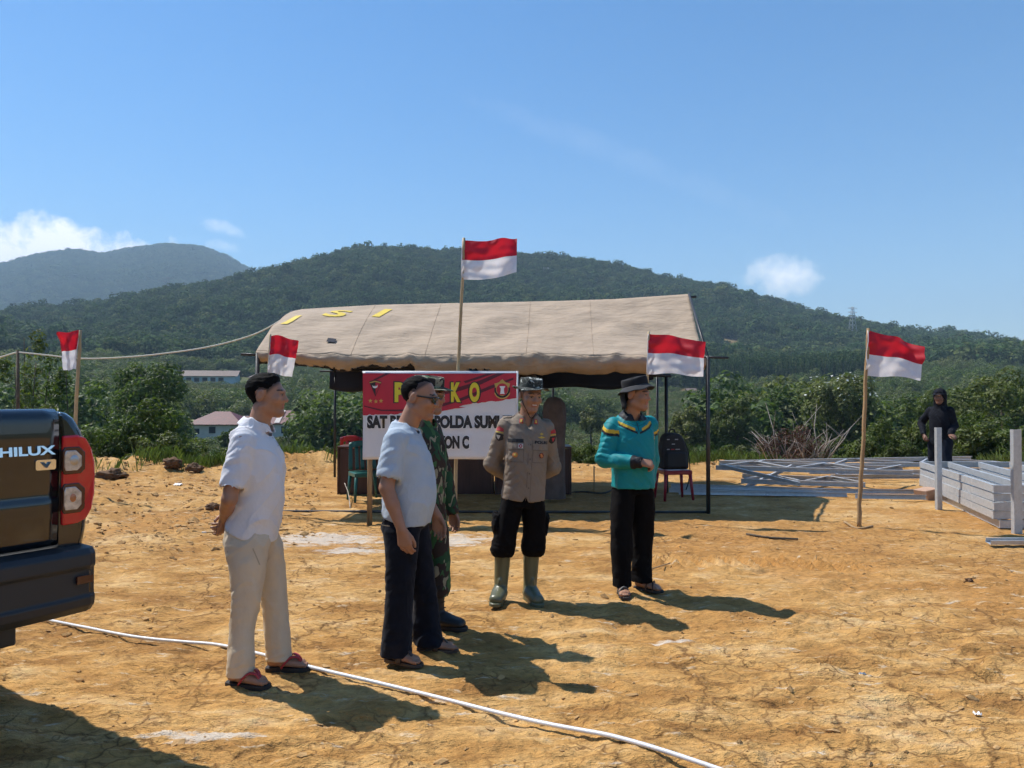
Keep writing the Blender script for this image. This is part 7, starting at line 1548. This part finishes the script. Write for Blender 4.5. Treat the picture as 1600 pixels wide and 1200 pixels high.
def pylon(px_, Y, top, label, wb=6.0):
    x = gx(px_, Y); z = float(far_h(np.array([x]), np.array([float(Y)]))[0]); H_ = EYE - (top - HORIZON) / F_PX * Y - z; t = empty('pylon', (x, Y, z), R(20), label=label, cat='pylon'); r_ = .16
    def w(z_): return wb / 2 * max(0.0, 1 - z_ / H_) ** 1.2 * .92 + .55
    lv = [H_ * k / 9 for k in range(10)]
    for sx in (-1, 1):
        for sy in (-1, 1): b = MB(); b.tube([(sx * w(z_), sy * w(z_), z_) for z_ in lv], r_, 4); b.build('leg', M['pylon'], t)
    b = MB()
    for a, c in zip(lv[:-1], lv[1:]):
        for s in (-1, 1): b.tube([(-w(a), s * w(a), a), (w(c), s * w(c), c)], r_ * .6, 4); b.tube([(w(a), s * w(a), a), (-w(c), s * w(c), c)], r_ * .6, 4); b.tube([(s * w(a), -w(a), a), (s * w(c), w(c), c)], r_ * .6, 4)
    b.build('bracing', M['pylon'], t)
    for f in (.72, .84, .95): b = MB(); b.tube([(-wb * .75, 0, H_ * f + .3), (0, 0, H_ * f - .5), (wb * .75, 0, H_ * f + .3)], r_ * .9, 4); b.tube([(-wb * .75, 0, H_ * f + .3), (0, 0, H_ * f + 1.0), (wb * .75, 0, H_ * f + .3)], r_ * .7, 4); b.build('cross_arm', M['pylon'], t)
pylon(1333, 600, 479, 'tall lattice pylon on the slope at right'); pylon(262, 800, 432, 'small lattice pylon on the hill shoulder at left', 8); pylon(856, 820, 418, 'distant lattice pylon among trees above the tent', 7)
print('plants', time.time() - T0)
# ------------------------------------------------------------------ small things on the ground
hp = [(-60, 945), (35, 963), (100, 978), (200, 995), (280, 1001), (340, 1006), (400, 1020), (480, 1041), (600, 1068), (700, 1092), (850, 1131), (950, 1157), (1090, 1197), (1230, 1240)]
P_ = []
for p in hp:
    Y = dep(p[1]); x = gx(p[0], Y); P_.append(Vector((x, Y, 0)))
P_ = catmull(P_, 10); zs = ground_h(np.array([p.x for p in P_]), np.array([p.y for p in P_])); zs = np.array([zs[max(0, i - 5):i + 6].max() for i in range(len(zs))]); zs = np.convolve(np.pad(zs, 9, mode='edge'), np.ones(19) / 19, 'valid')
b = MB(); b.tube([Vector((p.x, p.y, z + .012)) for p, z in zip(P_, zs)], .0105, 8); b.build('white_hose', mat('white_pvc', (.70, .70, .70), .4, var=.08), label='white plastic hose snaking across the clay in the foreground', cat='hose')
M['clod'] = mat('clay_clod', (.42, .25, .10), .95, var=.3, vscale=9, bump=.6, bscale=40); M['clod_d'] = mat('dark_soil_clod', (.13, .072, .036), .95, var=.3, bump=.8, bscale=30)
def clod_arrays(g, s, n=0):
    me = bmesh.new(); bmesh.ops.create_icosphere(me, subdivisions=1, radius=1); V = np.array([v.co[:] for v in me.verts]); F = np.array([[q.index for q in f.verts] for f in me.faces]); me.free()
    V = V * (1 + .35 * g.uniform(-1, 1, (len(V), 1))) * np.array([1, g.uniform(.6, 1), g.uniform(.35, .7)]) * s; return V, F
gg = np.random.default_rng(5); protos = [clod_arrays(gg, 1.0) for _ in range(8)]; VV, FF, o_ = [], [], 0
nC = 3400
for i in range(nC):
    t = gg.random()
    if t < .45: a = R(gg.uniform(-37, -14)); r_ = gg.uniform(8.5, 17)          # rubble on the left bank
    elif t < .6: a = R(gg.uniform(-37, 37)); r_ = float(edge_r(np.array([math.sin(a)]), np.array([math.cos(a)]))[0]) - abs(gg.normal(0, .7))
    else: a = R(gg.uniform(-37, 37)); r_ = gg.uniform(3, 16)
    x, y = r_ * math.sin(a), r_ * math.cos(a); V, F = protos[i % 8]; s = gg.uniform(.006, .018) * (1 + (gg.random() < .12) * 1.2) * (1.5 if t < .45 else (1.6 if t < .6 else .8)); q = gg.uniform(0, 6.28); c_, s_ = math.cos(q), math.sin(q)
    V = np.stack([V[:, 0] * c_ - V[:, 1] * s_, V[:, 0] * s_ + V[:, 1] * c_, V[:, 2]], -1) * s * np.array([1.4, 1, 1]); VV.append(V + np.array([x, y, 0])); FF.append(F + o_); o_ += len(V)
VV = np.concatenate(VV); FF = np.concatenate(FF); cz = ground_h(VV[:, 0], VV[:, 1]); VV[:, 2] += cz + .002
mobj('clay_rubble', np_mesh('clay_rubble', VV, FF, False), M['clod'], label='loose crumbs and clods scattered over the clay', cat='rubble', kind='stuff')
def clod(px_, py_, size, m, label, name='clod', seed=1, flat=.7, cat='clod'):
    Y = dep(py_); x = gx(px_, Y); z = float(ground_h(np.array([x]), np.array([Y]))[0]); g2 = np.random.default_rng(seed); bm = bmesh.new(); bmesh.ops.create_icosphere(bm, subdivisions=4, radius=1)
    V = np.array([v.co[:] for v in bm.verts]); F = np.array([[q.index for q in f.verts] for f in bm.faces]); bm.free(); V = V * (1 + .34 * fbm(V * 1.9, 3, seed) + .16 * fbm(V * 7, 3, seed + 4))[:, None] * np.array([1, .85, flat]) * size
    o = mobj(name, np_mesh(name, V, F, True), m, label=label, cat=cat); o.location = (x, Y, z + size * flat * .55); return o
clod(1511, 908, .030, M['clod_d'], 'dark round clod lying alone on the clay at right', seed=2)
clod(176, 757, .24, M['clod_d'], 'large dark clump of soil on the bank beside the truck', 'soil_clump', 3, .5); clod(272, 748, .16, M['clod_d'], 'small dark soil clump on the left bank', 'soil_clump', 4); clod(305, 748, .14, M['clod_d'], 'dark soil clump on the bank close to the man in white', 'soil_clump', 6)
clod(335, 798, .10, M['clod_d'], 'dark lump of earth beside the hand of the man in white', 'soil_clump', 7)
M['litter'] = mat('white_litter', (.75, .75, .76), .5); M['foil'] = mat('bluish_foil', (.35, .40, .46), .3, .6)
def scrap(px_, py_, s, m, label, seed):
    Y = dep(py_); x = gx(px_, Y); z = float(ground_h(np.array([x]), np.array([Y]))[0]); b = MB(); b.grid(lambda u, v: ((u - .5) * s * 1.4, (v - .5) * s, s * .5 * (.5 + sn(u * 3, v * 3, seed)) + .006), 6, 5); o = b.build('litter_scrap', m, label=label, cat='litter'); o.location = (x, Y, z); o.modifiers.new('t', 'SOLIDIFY').thickness = .002
scrap(279, 764, .09, M['litter'], 'crumpled white litter on the left bank', 1); scrap(1344, 1043, .028, M['foil'], 'tiny bluish foil scrap on the clay in the right foreground', 2); scrap(1196, 776, .06, M['litter'], 'white offcut lying in front of the channel bundle', 3); scrap(1307, 777, .07, M['litter'], 'pale offcut near the end of the channel bundle', 4); scrap(1522, 1112, .025, M['litter'], 'tiny white scrap near the bottom right corner', 5)
# carton by the frames, sticks, twig
Y = 11.75; x = gx(1447, Y); b = MB(); b.prism([(-.10, 0), (.10, 0), (.13, .17), (-.13, .17)], -.12, .12); o = b.build('small_carton', mat('tan_carton', (.42, .27, .19), .8, var=.15), label='small tan carton by the corner of the frame stack', cat='carton'); o.location = (x, Y, gz(x, Y)); o.rotation_euler = (0, R(-8), R(20)); o.modifiers.new('b', 'BEVEL').width = .006
def stick(pts, r, label, m='wood'):
    q = []
    for p in pts:
        Y = dep(p[1]); x = gx(p[0], Y); q.append(Vector((x, Y, float(ground_h(np.array([x]), np.array([Y]))[0]) + (p[2] if len(p) > 2 else .015))))
    b = MB(); b.tube([p - q[0] for p in catmull(q, 4)], r, 6); o = b.build('stick', M[m], label=label, cat='stick'); o.location = q[0]
stick([(1318, 819), (1338, 826), (1362, 825)], .014, 'split stick lying at the foot of the wooden flag pole'); stick([(886, 771), (910, 768), (940, 772), (958, 766)], .016, 'crooked branch lying under the tent beside the right desk', 'bark'); stick([(1018, 891, .01), (1046, 882, .03)], .006, 'thin twig stuck in the clay left of the tread marks')
stick([(548, 794, .0), (545, 783, .12), (539, 775, .22)], .007, 'pale bent twig standing in front of the green chair', 'bark_pale'); stick([(1165, 838), (1200, 843), (1245, 842)], .012, 'dark crooked stick on the clay left of the wooden flag pole', 'bark')
b = MB(); Y = 10.6; x = gx(957, Y); b.tube([(0, 0, -.1), (.0, 0, .42)], .012, 6); o = b.build('wooden_stake', M['bamboo'], label='short wooden stake under the tent left of the turquoise shirt', cat='stake'); o.location = (x, 13.0, gz(x, 13.0))
# ------------------------------------------------------------------ the air: pale haze round everything
zlo, zhi = float(gzv.min()) - 1.0, float(gzv.max()) + 40.0
b = MB(); b.box((0, 0, (zlo + zhi) / 2), (9040, 9040, zhi - zlo)); print('haze', zlo, zhi)
hz = bpy.data.materials.new('pale_haze'); hz.use_nodes = True; hn = hz.node_tree; hn.nodes.remove(hn.nodes['Principled BSDF']); pv = hn.nodes.new('ShaderNodeVolumePrincipled')
pv.inputs['Color'].default_value = (.58, .80, 1.0, 1); pv.inputs['Density'].default_value = 2.7e-4; pv.inputs['Anisotropy'].default_value = 0.0; hn.links.new(pv.outputs[0], hn.nodes['Material Output'].inputs['Volume'])
b.build('haze', hz, kind='stuff', label='thin blue haze filling the valley', cat='haze')
print('done', time.time() - T0)
